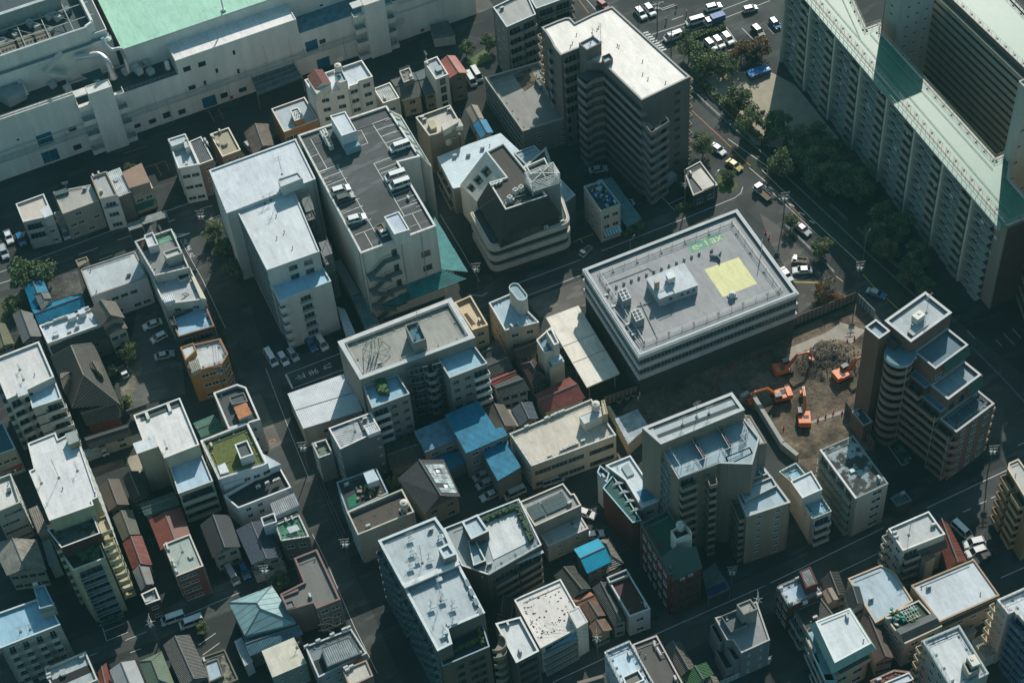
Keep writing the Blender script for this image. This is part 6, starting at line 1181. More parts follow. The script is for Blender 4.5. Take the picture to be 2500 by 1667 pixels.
p=g(1998,1150); m_=MB(); m_.box((p.x,p.y,EZ),(1.8,1.5,.3),mat('a9aba5')); m_.box((p.x,p.y,EZ+.3),(1.2,1.0,1.1),mat('d0d2cc')); m_.cyl((p.x,p.y,EZ+1.4),.4,.3,WHT(),12); m_.build('roof_fan',b.root)
b.line('mast',WHT(),.08,[g(2255,770),g(2255,770,EZ)+Vector((0,0,5))]); 
for pl_ in ([(870,1040),(980,1000),(1250,895),(1300,935)],): b.line('cable_tray',mat('55595a'),.07,[g(*q,EZ+.08) for q in pl_])
for (p1,p2) in (((1180,1190),(1330,1510)),((1150,1230),(1290,1190)),((960,1290),(1100,1440)),((1100,1330),(1210,1540))): b.line('pipe',mat('9aa09f'),.12,[g(*p1,EZ+.2),g(*p2,EZ+.2)])
for (p1,p2) in (((900,1190),(960,1185)),((930,1210),(955,1300)),((1050,1240),(1210,1480)),((860,1140),(1180,1568)),((1030,1460),(1140,1440)),((870,1210),(1010,1180))): b.line('white_pipe',WHT(),.09,[g(*p1,EZ+.6),g(*p2,EZ+.6)])
b.ac('C2',(1065,1410),(1120,1500),(940,1250),(875,1150),z=EZ)
# painted banner, lettering and yellow square (paint 4-12 mm proud of the deck)
m_=MB(); q=[g(1590,685,EZ+.006),g(1890,570,EZ+.006),g(1930,640,EZ+.006),g(1640,757,EZ+.006)]; m_.face(q[::-1],mat((.15,.33,.25),'flat',.8)); m_.build('green_banner',b.root)
m_=MB(); q2=[g(1748,905,EZ+.006),g(2055,795,EZ+.006),g(2220,1030,EZ+.006),g(1915,1150,EZ+.006)]; m_.face(q2[::-1],mat((.62,.60,.30),'membrane',.7,.45,0.0,1.0,.08)); m_.build('yellow_square',b.root)
def lettering(body,p_lo,p_hi,z,mt,name,parent,hgt=None,ital=0,bold=.0,height_px=None):
    cu=D.curves.new(name,'FONT'); cu.body=body; cu.size=1; cu.offset=bold; cu.shear=ital; o=D.objects.new(name,cu); COL.objects.link(o)
    bpy.context.view_layer.update(); me=D.meshes.new_from_object(o.evaluated_get(bpy.context.evaluated_depsgraph_get())); D.objects.remove(o); D.curves.remove(cu)
    xs=[v.co.x for v in me.vertices]; ys=[v.co.y for v in me.vertices]; x0,x1,y0,y1=min(xs),max(xs),min(ys),max(ys)
    d=(p_hi-p_lo); L=d.length; d=d/L; n=Vector((-d.y,d.x,0)); h_=hgt
    org=wloc(parent) if parent else Vector((0,0,0))
    for v in me.vertices: u=(v.co.x-x0)/(x1-x0)*L; w_=(v.co.y-y0)/(y1-y0)*h_; v.co=Vector((p_lo.x,p_lo.y,z))+d*u+n*w_-org
    me.materials.clear(); me.materials.append(mt); q=D.objects.new(name,me); COL.objects.link(q)
    if parent: q.parent=parent
    return q
lettering('e-Tax',g(1660,738),g(1925,636),EZ+.012,mat((.55,.56,.30),'flat',.8),'roof_lettering',b.root,2.2,bold=.004)
b.done()
# ================================================================ right: long apartment slabs
SR=mat((.032,.15,.10),'membrane',.44,.6,0.0,1.0,.1); SR.node_tree.nodes['Principled BSDF'].inputs['Specular IOR Level'].default_value=.34; AZ=27.5
SP=[G('',x,y,AZ) for x,y in ((1915,-60),(2035,-105),(2115,68.5),(2150.6,54.8),(2150.6,79.5),(2430.3,386.6),(2470,369),(2462,436),(2535,521),(2440,559.4))]; sa,sb=SP[0].copy(),SP[9].copy(); e9=(SP[8]-sb).normalized()*1.9; e0=(SP[1]-sa).normalized()*1.9; SP[0]+=e0; SP[9]+=e9
b=Bd('apartment_slab','very long apartment slab with a sage green roof, rhythmic pillars and laundry on its balconies','apartment slab','',SP,AZ,world=True,wall='94917f',deck=SR,cop='b3a69a',par=.12,pw=.4)
b.rail(.3,1.5,1.6,mt=mat('a9b8ac','flat')); 
for z in (.5,1.5): b.rail(2.4,.3,2.6,mt=mat('8fa395','flat'),braces=False,edges=[9,4,1],r=.03) if z<1 else None
m_=MB(); m_.prism([q[:2] for q in (sa,sb,SP[9],SP[0])],AZ-.6,AZ-.1,mat('b3a69a'),SR,True); m_.build('roof_overhang',b.root); b.line('edge_rail',mat('b9c6bc','flat'),.05,*[[Vector((sa.x,sa.y,AZ+z)),Vector((sb.x,sb.y,AZ+z))] for z in (.5,1.4)],*[[Vector(((sa.lerp(sb,i/50)).x,(sa.lerp(sb,i/50)).y,AZ-.1)),Vector(((sa.lerp(sb,i/50)).x,(sa.lerp(sb,i/50)).y,AZ+1.4))] for i in range(51)])
a,d,L=b.wall(9); n=Vector((d.y,-d.x,0)); rr=math.atan2(d.y,d.x); PM=mat('cbcbb9'); ENDM=mat('5e463b','brick')
pp=[S_ for S_ in ((410,70),(645,350),(875,625),(1105,895),(1350,1175),(1590,1480))]
base0=G('D1',645,350,AZ-1.2); base1=G('D2',1860,300,AZ-1.2); u0=(base0-a).dot(d); u1=(base1-a).dot(d); bay=(u1-u0)/5.0
ks=range(-2,8)
for k in ks:
    u=u0+bay*k
    if u>L+.5: continue
    p=a+d*min(u,L-.35)+n*0; m_=MB(); m_.obb((p.x-d.x*.35,p.y-d.y*.35,0),d*.7,n*1.9,(0,0,AZ-.6),PM); m_.build('pillar',b.root)
    if u+1>L: continue
    for f in range(10):
        z=AZ-2.72*(f+1)-.4
        if z<-.6: continue
        z=max(z,0)
        for (c_,wd,st,dp,mt) in ((.17,bay*.27,'r',1.3,PM),(.46,bay*.27,'r',1.6,PM),(.78,bay*.30,'p',2.0,mat('a39f8d'))):
            uu=u+bay*c_
            if uu+wd/2>L: continue
            q=a+d*uu; q.z=z; b.bals.append((balc_mesh(round(wd,1),dp,mt,st),q,rr,'balcony')); q2=q.copy(); q2.z+=.18; b.wins.append((win_mesh(round(wd*.9,1),2.0,'dk'),q2+n*.02,rr,'balcony_door'))
m_=MB(); e_=a+d*L; m_.build('x',b.root) if 0 else None
a8,d8,L8=b.wall(8); n8=Vector((d8.y,-d8.x,0)); m_=MB(); m_.obb(Vector((a8.x,a8.y,0))+d8*.4,d8*(L8-.4),n8*.05,(0,0,AZ-1),ENDM); m_.build('end_wall',b.root)
b.done()
cl=[mat(c,'flat') for c in ((.6,.62,.62),(.15,.3,.6),(.5,.5,.45),(.5,.15,.2),(.2,.3,.3),(.6,.6,.7))]
for i in range(70):
    k=random.choice(list(ks)); uu=u0+bay*k+bay*random.choice((.29,.74))+random.uniform(-1.0,1.0); f=random.randrange(10)
    if not 0<uu<L-1: continue
    p=a+d*uu+n*1.3; z=AZ-2.72*(f+1)-.4+1.0
    if z<1: continue
    m_=MB(); w_=random.uniform(.5,1.3); h2=random.uniform(.6,1.1); c=random.choice(cl); m_.obb((p.x,p.y,z),d*w_,n*.05,(0,0,h2),c)
    m_.build('laundry',b.root)
TW=[G('D1',1085,125,AZ),G('D1',1400,-10,AZ),G('D1',1520,90,AZ),G('D1',1205,225,AZ)]
b=Bd('apartment_tower','pale concrete stair tower joining the two slabs, rising above the sage green roof','stair tower','',TW,49,world=True,wall='a9aaa3',deck='8d9a90',par=.5); b.win(2,3,16,.9,.8,u=(.15,.95)); b.win(3,1,8,1.2,.8,z=(28,47)); b.done()
b=Bd('apartment_slab','second apartment slab with stacked access corridors above the dark courtyard, right edge','apartment slab','',[(2205,-115),(2325,-155),(2790,330),(2660,316)],30,wall='66685f',deck=SR,cop='b3a69a',par=.3,pw=.4)
b.rail(.3,1.5,1.6,mt=mat('a9b8ac','flat')); b.balc(3,1,13,1.6,mat('9c9c8c'),door=False,u=(0,1),ph=1.2); b.line('drain_pipe',mat('8a8d84'),.08,*[[Vector((q.x,q.y,1)),Vector((q.x,q.y,29))] for q in [b.P[0].lerp(b.P[3],u)+Vector((-1,-1.2,0)) for u in (.36,.52,.68,.8)]]); b.done()
TW=[G('D1',2150,1395,AZ),G('D1',2420,1285,AZ),G('D1',2460,1330,AZ),G('D1',2190,1440,AZ)]
b=Bd('apartment_tower','pale stair tower cut by the right edge, standing at the end of the courtyard','stair tower','',TW,50,world=True,wall='b5b2a6',deck='8d9a90',par=.5); b.win(2,2,10,.9,.8); b.done()
b=Bd('apartment_slab','further slab of the estate beyond the brown end wall, at the right edge','apartment slab','',[(2550,430),(2840,310),(3050,560),(2670,740)],36,wall='94917f',deck=SR,par=.3); b.balc('s',4,10,1.4); b.done()  # mostly out of view, made taller so its shadow covers the road
# ================================================================ brown stepped tower
BR='7a5c4e'; BW0=G('D3',1640,1290); bev=(G('D3',1225,935)-BW0).normalized(); beu=Vector((bev.y,-bev.x,0)); s3=17.3
def bu(u,v,z=0): p=BW0+beu*u+bev*v; return Vector((p.x,p.y,z))
def bq(u0,u1,v0,v1,z): return [proj(bu(u,v,z)) for u,v in ((u0,v1),(u1,v1),(u1,v0),(u0,v0))]
b=Bd('apartment_tower','dark brown stepped apartment tower with terraces, a rounded balcony stack and a separate stair shaft','apartment tower','',bq(0,11,0,4.6,s3),s3,wall=BR,deck='4c6068',cop='a9acaa',par=.8,pw=.35)
bm=mat('8f7363'); DT='5f7680'
b.pent('',bq(1.6,11.2,4.6,9.4,22.2),22.2,z0=0,wall=BR,deck='8fa0a5',par=.7,cop='b9bdbb',name='middle_terrace',pw=.4)
b.pent('',bq(2.2,11.6,9.4,15.2,27),27,z0=0,wall=BR,deck=DT,par=.7,cop='b3b8b8',name='upper_terrace',pw=.35)
b.pent('',bq(.6,12.2,15.2,22.5,31.4),31.4,z0=0,wall=BR,deck='a5adaf',par=.7,cop='b9bcbb',name='top_block',pw=.5); b.pent('',bq(2.0,6.4,16.0,17.5,31.6),31.6,z0=30,wall=BR,deck='a5adaf',par=0,name='roof_step')
b.pent('',bq(-3.4,-.3,20,24,31.2),31.2,z0=0,wall=BR,deck='8fa5ad',par=.8,cop='b9bcbb',name='stair_shaft',pw=.35); b.pent('',bq(-1.2,.6,17.5,22,29),29,z0=0,wall='5c463b',deck=DT,par=.6,name='link_block')
for (u0,u1,v,za,zb) in ((4.4,11.6,9.4,27.05,24.9),(7.2,11.2,4.6,22.25,19.4)):
    P=[bu(u0,v-.05,za),bu(u1,v-.05,za),bu(u1,v-1.1,zb),bu(u0,v-1.1,zb)]; gm2=mat('3c5a50','plaster'); m_=MB(); m_.face([P[3],P[2],P[1],P[0]],gm2); m_.face([P[0],P[3],bu(u0,v,zb)],b.wm); m_.face([P[2],P[1],bu(u1,v,zb)],b.wm); m_.face([P[3],P[2],bu(u1,v,zb),bu(u0,v,zb)][::-1],gm2); m_.build('green_fascia',b.root)
for (u0,u1,v0,v1,zz) in ((0,1.6,4.6,9.6,19.4),(.4,2.2,9.6,14.2,22.0)): b.pent('',bq(u0,u1,v0,v1,zz),zz,z0=0,wall='5c463b',deck=DT,par=.1,name='west_ledge',cop='8fa0a3')
c=bu(-.9,16.3,27.5); rad=2.9; t0=math.atan2(bev.y,bev.x); m_=MB(); m_.cyl((c.x,c.y,0),rad-1.3,27,mat('3c2e27'),20); m_.build('stack_core',b.root)
for k in range(10): z=26.9-2.68*(k+1); m_=arcwall(c,rad,t0+.25,t0+PI+.45,z,z+1.3,bm,16,.18); m_.build('rounded_balcony',b.root)
q=[c+Vector((math.cos(t)*(rad+.15),math.sin(t)*(rad+.15),0)) for t in [t0+.1+(PI+.5)*i/14 for i in range(15)]]+[bu(1.2,13.6),bu(2.4,15.2),bu(.6,19)]; m_=MB(); m_.prism([p[:2] for p in q],26.9,27.8,mat('a3adad'),mat('5f7f8a')); m_.build('stack_roof',b.root)
r=math.atan2(-bev.y,-bev.x)
for (v0,v1,zt) in ((.4,4.6,17.3),(4.7,9.5,19.4),(9.6,13.4,22)):
    n_=int((zt-1.0)/2.68)
    for k in range(n_): p=bu(-.02,(v0+v1)/2,zt-.9-2.68*(k+1)+.6); b.bals.append((balc_mesh(round(v1-v0,1),1.3,bm),p,r,'balcony')); b.wins.append((win_mesh(round(v1-v0-.8,1),1.9,'dk'),p+Vector((0,0,.2)),r,'balcony_door'))
for k in range(5): z=15.6-2.68*(k+1)+1; m_=arcwall(bu(.3,.7),1.75,t0+PI*.45,t0+PI*1.05,z,z+1.3,bm,8); m_.build('rounded_balcony',b.root)
b.line('drain_pipe',mat('a39a90','flat'),.08,*[[bu(-1.5,v,1),bu(-1.5,v,z)] for v,z in ((13.5,26.5),(4.7,19),(.5,16.8))])
b.rail(1.0,1.1,1.4); b.win(2,3,6,1.3,1.3,u=(.05,.98),skip=.1); b.balc(1,1,6,1.0,mat('c4a590'),u=(.0,.6)); 
for k,(v,zt) in enumerate(((6,22),(8.5,22),(11,27),(13.5,27))):
    for i in range(3): b.bals.append((balc_mesh(2.0,1.0,mat('c4a590')),bu(11.3+.3*(k>1),v,zt-2.7*(i+1)),math.atan2(bev.y,bev.x),'balcony'))
b.tank('D2',(1385,1375),z=30.9,kind='box'); b.ant('D2',(1465,1290),h=6,z=30.7)
for u in (3.5,6.5,9.5): b.wins.append((win_mesh(1.5,1.3,'w'),bu(u,9.38,23.0),math.atan2(beu.y,beu.x),'window'))
for u in (3,6): b.wins.append((win_mesh(1.4,1.6,'d'),bu(u,4.58,18.2),math.atan2(beu.y,beu.x),'window'))
b.done()
b=Bd('annex','brown low annex with a pale-rimmed roof at the stair shaft, by the dig','annex','D3',[(805,672),(880,630),(985,760),(905,800)],5.5,wall=BR,deck='4a5d63',cop='a9b0b0',par=.5); b.done()
# ================================================================ beige apartment block
zt=hb('C3',1520,1265,1960)
b=Bd('apartment_building','beige high apartment block with slotted grey roofs and three walled terraces with white handrails','apartment block','C3',[(1370,1010),(2080,700),(2240,905),(2175,1140),(1880,1130),(1520,1268)],zt,wall='85786a',deck='8fa3aa',cop='a5abaa',par=.5,pw=.3)
b.pent('C3',[(1195,815),(1995,500),(2108,655),(1362,962)],zt+3.2,z0=0,deck='a3adaf',wall='8d8070',cop='b3b6b4',par=.3,name='upper_storey',pw=.6)
for (q) in ([(1285,800),(2010,525),(2022,555),(1300,835)],[(1325,880),(2050,600),(2062,635),(1340,910)]): b.blk('C3',q,zt+2.9,zt+2.92,mat('3a4648'),'roof_slot')
b.ant('C3',(1555,790),(1790,690),h=2.5,z=zt+3); b.ant('C3',(1680,720),h=5,z=zt+3)
m_=MB(); hr=WHT(); q=lambda x,y,z=zt: G('C3',x,y,z)
for (p1,p2) in (((1425,975),(1545,1170)),((1545,1170),(2110,940)),((2110,940),(2070,880)),((2070,880),(2140,850)),((2140,850),(2070,720)),((1630,905),(1745,1090)),((1868,810),(1975,995))): 
    for z in (0,.25): m_.bar(q(*p1,zt+1+z),q(*p2,zt+1+z),.06,hr)
    for i in range(6): p=q(*p1,zt).lerp(q(*p2,zt),i/5); m_.bar((p.x,p.y,zt-.5),(p.x,p.y,zt+1.2),.05,hr)
m_.build('handrail',b.root); b.ac('C3',(1500,975),(1730,890),(1975,785),z=zt-.5)
for (p1,p2) in (((1635,910),(1745,1095)),((1870,815),(1978,1000))): m_=MB(); p,r2=q(*p1),q(*p2); m_.prism([w[:2] for w in ((p,r2,r2+Vector((.3,.1,0)),p+Vector((.3,.1,0))))],zt-.5,zt+.8,mat('5c3f36')); m_.build('terrace_divider',b.root)
b.balc(4,1,10,1.4,mat('8d8070'),u=(.0,.42)); b.balc(5,3,10,.8,mat('8d8070'),u=(.05,.6),st='r')
for k in range(10):
    c=q(1830,1200,zt); z=zt-1.2-2.7*k-1.6; pts=[q(1745,1150),q(1800,1290),q(1870,1270),q(1850,1170)]; pts=[Vector((w.x,w.y,0)) for w in pts]; bandline(pts,z,z+1.1,mat('8d8070'),'stair_landing',.15,1.0)
b.pent('C3',[(1938,1075),(2155,990),(2180,1045),(1962,1150)],zt-.5,z0=0,deck='9fb0b5',wall='8d8070',cop='b3b6b4',par=.4,name='stair_block'); b.pent('C3',[(2105,700),(2160,710),(2305,950),(2240,965)],zt-3,z0=0,deck='a3a9a8',wall='8d8070',par=.2,name='east_flank'); b.done()
b=Bd('apartment_building','lower beige wing with two slotted grey roof decks and rows of small end windows','apartment block','C3',[(1972,1242),(2262,1140),(2516,1478),(2125,1608)],hb('C4',2125,85,505),wall='948672',deck='9db0b7',cop='b0b5b4',par=.5,pw=.35)
b.pent('C3',[(2060,1370),(2350,1250),(2395,1330),(2110,1470)],b.h+.5,deck='a3b5bb',cop='b3b8b6',par=.5,name='roof_tray'); b.pent('C3',[(1985,1245),(2260,1150),(2310,1225),(2040,1330)],b.h+.3,deck='8fa9b3',cop='b3b8b6',par=.4,name='roof_tray'); b.win('f',2,7,1.1,.9); b.balc('s',2,7,1.2,mat('8d8070')); b.done()
b=Bd('garden_wall','long pale concrete wall with a broad coping between the beige block and the dig','wall','D3',[(-115,-270+55),(-90,-280+55),(305,1130),(215,1150),(165,1010)],3.2,wall='a9a9a2',deck='a3a69f',par=0) if 0 else None
# ================================================================ column D, rows 3-4
b=Bd('apartment_building','tired concrete block whose flat roof is blackened with mould, a white gutter along one edge','apartment block','D3',[(515,1015),(812,885),(1125,1312),(835,1447)],14,wall='a3a198',deck=mat('8f9c9c','mould',.8,0,0,1.0,.5),cop='7d8585',par=.12)
b.balc('s',4,5,1.0,mat('a39679'),st='r'); b.win('f',1,5,2.2,1.2,u=(.4,.95)); b.blk('D3',[(512,1010),(528,1005),(848,1440),(832,1447)],13.9,14.15,WHT(),'gutter'); b.pent('D3',[(783,1190),(815,1178),(828,1198),(797,1212)],14.3,par=0,wall='c9d0d0',deck='d3dada',name='skylight'); b.done()
b=Bd('townhouse','white house with a raised box room, blue terrace and green netting behind','house','D3',[(155,1205),(305,1128),(480,1340),(620,1555),(450,1625),(255,1290)],9.5,wall='b9b8ae',deck='8fb4c6',cop='cfd5d3',par=.6)
b.pent('D3',[(255,1290),(440,1200),(538,1362),(362,1440)],12.5,wall='c2c1b7',deck='bcc4c8',par=.4,cop='d6d9d6',name='box_room'); b.rail(.2,1.2,1.0,mt=mat('4f8f78','flat')); b.balc(3,1,3,1.0,u=(.05,.95)); b.win(4,2,3,.7,.8) ; b.done()
b=Bd('townhouse','small dark roof house below the mouldy block','shed','D3',[(1145,1440),(1265,1375),(1335,1460),(1205,1515)],4.5,wall='4c4640',deck='3f5358',cop='5f7074',par=.4); b.done()
b=Bd('apartment_building','ochre apartment block with zigzag stacked balconies, cut by the right edge','apartment block','D3',[(2200,1130),(2285,1092),(2560,1480),(2420,1560),(2190,1180)],18,wall='8b7857',deck='b0aea6',cop='c9b79a',par=.3)
for k in range(6):
    for j in range(3):
        p=G('D3',2195+55*j-55*0,1180+70*j,18-1.0-2.8*k); a,d,L=b.wall(3); 
        if 1.5+j*4.6>L-1: continue
        q=b.wall(3)[0]+d*(1.8+4.4*j); q.z=18-2.8*(k+1)-.3; b.bals.append((balc_mesh(3.6,1.4,mat('a88f6c')),q,math.atan2(d.y,d.x),'balcony')); b.wins.append((win_mesh(2.8,1.9,'dk'),q+Vector((0,0,.2)),math.atan2(d.y,d.x),'balcony_door'))
b.done()
b=Bd('apartment_building','white building with a speckled roof, brown canopy fronts and a brown-capped shaft','apartment block','D4',[(1128,193),(1486,38),(1632,240),(1256,388)],hb('D4',1256,388,690),wall='bcb7aa',deck='b0b2b0',cop='dcdad3',par=.5)
b.ac('D4',(1525,170),(1180,240),(1195,280)); b.ant('D4',(1308,250),h=4.5); b.win('s',2,4,1.5,1.2); b.balc('f',1,4,1.2,mat('8f8b82'),u=(.0,.4)); b.slab('D4',[(1270,440),(1640,295),(1655,360),(1295,515)],0,.12,mat('51413b','seam',.6,0),'brown_canopy',zs=[b.h-2.3,b.h-2.3,b.h-3.6,b.h-3.6]); b.pent('D4',[(1425,445),(1515,405),(1548,440),(1465,485)],b.h-3,z0=0,wall='8d8a80',deck='80614a',par=0,name='shaft'); b.balc('b',1,4,1.0,u=(.02,.98)); b.win('r',2,4); 
a,d,L=b.wall('s')
for k in range(4): p=a+d*.0-Vector((.1,0,0)); p.z=b.h-2.0-2.9*k-1; b.bals.append((balc_mesh(1.6,1.2,mat('c9bfae')),p+d*.8,math.atan2(d.y,d.x),'balcony'))
b.done()
house('red_roof_house','long low house with a brick-red ribbed gable behind the white speckled building','house','D4',[(1545,150),(1640,110),(1828,478),(1650,565)],5.4,1.2,'V',roof=CORR('6b3a30',H_,.8),wall='6b5a4c')
b=Bd('warehouse','boomerang-shaped low building with a plain blue-grey roof, dark stains at its far end','warehouse','D4',[(768,635),(1060,515),(1180,580),(1345,832),(1092,985),(1012,1030),(908,860)],8.0,wall='b9b09c',deck='a3b3bb',cop='c2a585',par=.25); b.win(4,2,2); b.done()
b=Bd('warehouse','broad rectangular hall with a plain pale roof, orange-brown rim and olive fascia','warehouse','D4',[(1330,697),(1886,463),(2115,785),(1582,1022)],9.0,wall='9c937d',deck='b9c1c5',cop='a88a66',par=.3)
b.slab('D4',[(1582,1022),(2115,785),(2118,840),(1588,1085)],0,.12,mat('38463f','corr',.6,1.6,0.0,.7),'olive_fascia',zs=[8.7,8.7,7.0,7.0]) if 0 else None
a,d,L=b.wall('f'); n=Vector((d.y,-d.x,0)); m_=MB(); m_.obb((a+n*.02+Vector((0,0,6.8))),d*L,n*.35,(0,0,2.0),mat('38463f','corr',.6,0.4,0.0,.7)); m_.build('olive_fascia',b.root); b.win('f',4,2,1.2,1.0,z=(0,7)); b.done()
b=Bd('townhouse','house with a roof garden, green nets and a slate lean-to roof with snow guards','house','D4',[(1090,970),(1398,828),(1605,1058),(1275,1215)],9.0,wall='b0a793',deck='3c4a35',cop='b9b3a3',par=.5,dk='grass')
P=[G('D4',1190,1088,9.2),G('D4',1522,943,9.2),G('D4',1562,988,10.2),G('D4',1235,1135,10.2),G('D4',1605,1062,8.8),G('D4',1272,1218,8.8)]; sm_=mat('565b5b','plaster',.7); m_=MB(); m_.face([P[0],P[3],P[2],P[1]],sm_); m_.face([P[3],P[5],P[4],P[2]],sm_); m_.face([p-Vector((0,0,.15)) for p in (P[3],P[2],P[4],P[5])],sm_); m_.face([P[0],P[5],P[3]],b.wm); m_.face([P[1],P[2],P[4]],b.wm); m_.build('slate_roof',b.root)
m_=MB()
for i in range(70): p=G('D4',1120+random.random()*260,960-random.random()*60+random.random()*90,8.6); m_.box((p.x,p.y,8.5),(.3+random.random()*.8,.4,.3+random.random()),mat(random.choice([(.05,.09,.03),(.08,.12,.05),(.03,.30,.20),(.4,.45,.42)]),'leaf',.9),random.random()*3)
m_.build('roof_garden',b.root); m_=MB(); 
for i in range(6): p=G('D4',1225+22*i,905-10*i,10.4);q=G('D4',1300+22*i,1020-10*i,10.4); m_.bar(p,q,.04,WHT())
for i in range(5): p=G('D4',1225+18*i,905+28*i,10.4);q=G('D4',1345+18*i,850+28*i,10.4); m_.bar(p,q,.04,WHT())
m_.build('net_frame',b.root); b.win('s',4,3,1.1,1.0); b.win('f',2,3); b.done()
b=Bd('apartment_building','white-roofed building with a mint green slanted eave and an open top floor, lower right','apartment block','D4',[(480,1020),(780,900),(975,1210),(650,1385)],13.5,wall='b5a892',deck='c6cbcb',cop='d9dfdb',par=.12)
mint=mat((.30,.42,.36),'plaster'); P=b.P; o2=inset(b.ccw,-.9); m_=MB(); z0,z1=13.5-1.9,13.45
for i in range(4): j=(i+1)%4; A=b.ccw[i];B2=b.ccw[j]; m_.face([tuple(o2[i])+(z0,),tuple(o2[j])+(z0,),tuple(B2)+(z1,),tuple(A)+(z1,)],mint); m_.face([tuple(o2[j])+(z0,),tuple(o2[i])+(z0,),tuple(A)+(z0,),tuple(B2)+(z0,)],mint)
m_.build('mint_eave',b.root)
for k in range(4):
    z=11.6-2.9*(k+1)+.3; a,d,L=b.wall('s'); n=Vector((d.y,-d.x,0)); pts=[a-d*.5+n*1.4,a+d*L*.45+n*1.4,a+d*L*.45+n*2.2,a+d*(L+1.3)+n*2.2,a+d*(L+1.9)+n*.4]; bandline([Vector((w.x,w.y,0)) for w in pts],z,z+1.15,mat('8fb0b5') if k==0 else mat('b5b0a5'),'balcony',.12,1.9)
b.win('f',2,4,2.1,1.4); b.balc('f',1,1,1.2,mat('b5a892'),z=(8.9,11.6)); b.win('s',2,4,2.4,1.9,st='dk',sill=.3); b.done()
b=Bd('townhouse','dark red-walled house with a white railed roof deck and a ribbed roof hut','house','D4',[(135,712),(400,600),(530,760),(240,892)],9.5,wall='4c2a26',deck='a9b9c3',cop='7d8080',par=.3); b.rail(.2,1.0,1.1); b.pent('D4',[(335,572),(430,530),(498,680),(395,718)],12,wall='5c2c28',deck='7d7f7d',dk='corr',par=.1,name='roof_hut'); b.ac('D4',(165,735),(315,650),(385,862),(510,790),(255,860)); b.win('s',2,3); b.done()
house('dark_tile_house','dark tiled gable between the roof-deck house and the boomerang roof','house','D4',[(520,640),(680,570),(765,790),(600,850)],5.6,1.4,'V',roof=TILE(H_,'3f403c'))
house('tarp_hut','rooftop hut with a curved patched translucent roof','hut','D4',[(535,755),(625,715),(685,820),(590,862)],7.0,.5,'V',roof=mat('8c7d6c','seam',.6,0),wall='a8a293',z0=4,oh=.1,wins=())
b=Bd('shop_building','dim deck of square dark slabs with shaded balconies below it','house','D4',[(285,905),(520,800),(640,960),(480,1020),(400,1110)],7.5,wall='77766d',deck='2b2c28',cop='55564f',par=.2); b.balc(4,2,2,1.0,mat('8d9490')); b.done()
house('slate_gable_house','little dark slate gable at the near end of the boomerang roof','house','D4',[(735,760),(868,705),(912,862),(788,925)],8.0,1.3,'V',roof=mat('2f3737','plaster',.7),wall='c3bfb3',z0=0,oh=.1)
house('brown_long_house','long brown gable running beside the mint-eaved building','house','D4',[(862,1000),(1015,950),(1190,1345),(1010,1392)],6.0,1.6,'V',roof=mat('5b4e47','plaster',.8),wall='9c9180')
b=Bd('apartment_building','white block with a fenced roof, tank recess and balconies down its left side','apartment block','D4',[(1430,1188),(1758,1050),(2020,1480),(1700,1640)],14.5,wall='b3a99a',deck='c0c4c5',cop='9fb0b3',par=.5,pw=.3)
b.rail(.5,1.1,1.5); b.pent('D4',[(1790,1385),(1895,1340),(1945,1440),(1845,1490)],16.2,par=.8,deck='3a4244'); b.tank('D4',(1870,1420),z=14.6,kind='box'); b.win('s',4,5,1.2,1.2); b.balc('b',3,5,1.0) ; a,d,L=b.wall('s')
for k in range(5): p=a+d*.7; p.z=14.5-2.85*(k+1); b.bals.append((balc_mesh(1.6,1.2,mat('c9b79a')),p,math.atan2(d.y,d.x),'balcony'))
b.done()
b=Bd('apartment_tower','pinkish-white apartment tower with blue-tinted balcony glass, cut by the right edge at the bottom','apartment tower','D4',[(2095,825),(2420,680),(2700,1060),(2480,1180),(2255,925),(2195,950)],19,wall='b0a39c',deck='c2c8ca',cop='c9c9c5',par=.6,pw=.3); b.balc(3,2,7,1.2,mat('6c8fae'),st='g'); a,d,L=b.wall(5)
b.win(5,2,6,.6,.8); b.rail(.5,1.3,1.2); 
for k in range(6): p=a+d*.4; p.z=19-2.8*(k+1); b.bals.append((balc_mesh(1.7,1.2,mat('c9b79a')),p,math.atan2(d.y,d.x),'balcony'))
b.done()
b=Bd('shed','pale striped shed roof between the fenced block and the pinkish tower','shed','D4',[(1872,1190),(1968,1132),(2082,1300),(1990,1342)],4.0,deck='9a968a',dk='corr',par=0); b.done()
b=Bd('shed','small grey ribbed lean-to next to the olive-fascia hall','shed','D4',[(1795,1105),(1880,1060),(1912,1100),(1830,1145)],3.6,deck='6c7879',dk='corr',par=0); b.done()
b=Bd('townhouse','orange-brown terrace with rails beside a small white roof, cut by the bottom edge','house','D4',[(965,1545),(1175,1452),(1318,1468),(1350,1560),(1050,1640)],9.5,wall='8a5640',deck='7a5140',cop='a5704f',par=.3); b.pent('D4',[(1095,1560),(1312,1470),(1350,1530),(1140,1640)],10,deck='b4c2c8',wall='8a5640',cop='cfd2ce'); b.rail(.2,.9,1.0); b.done()
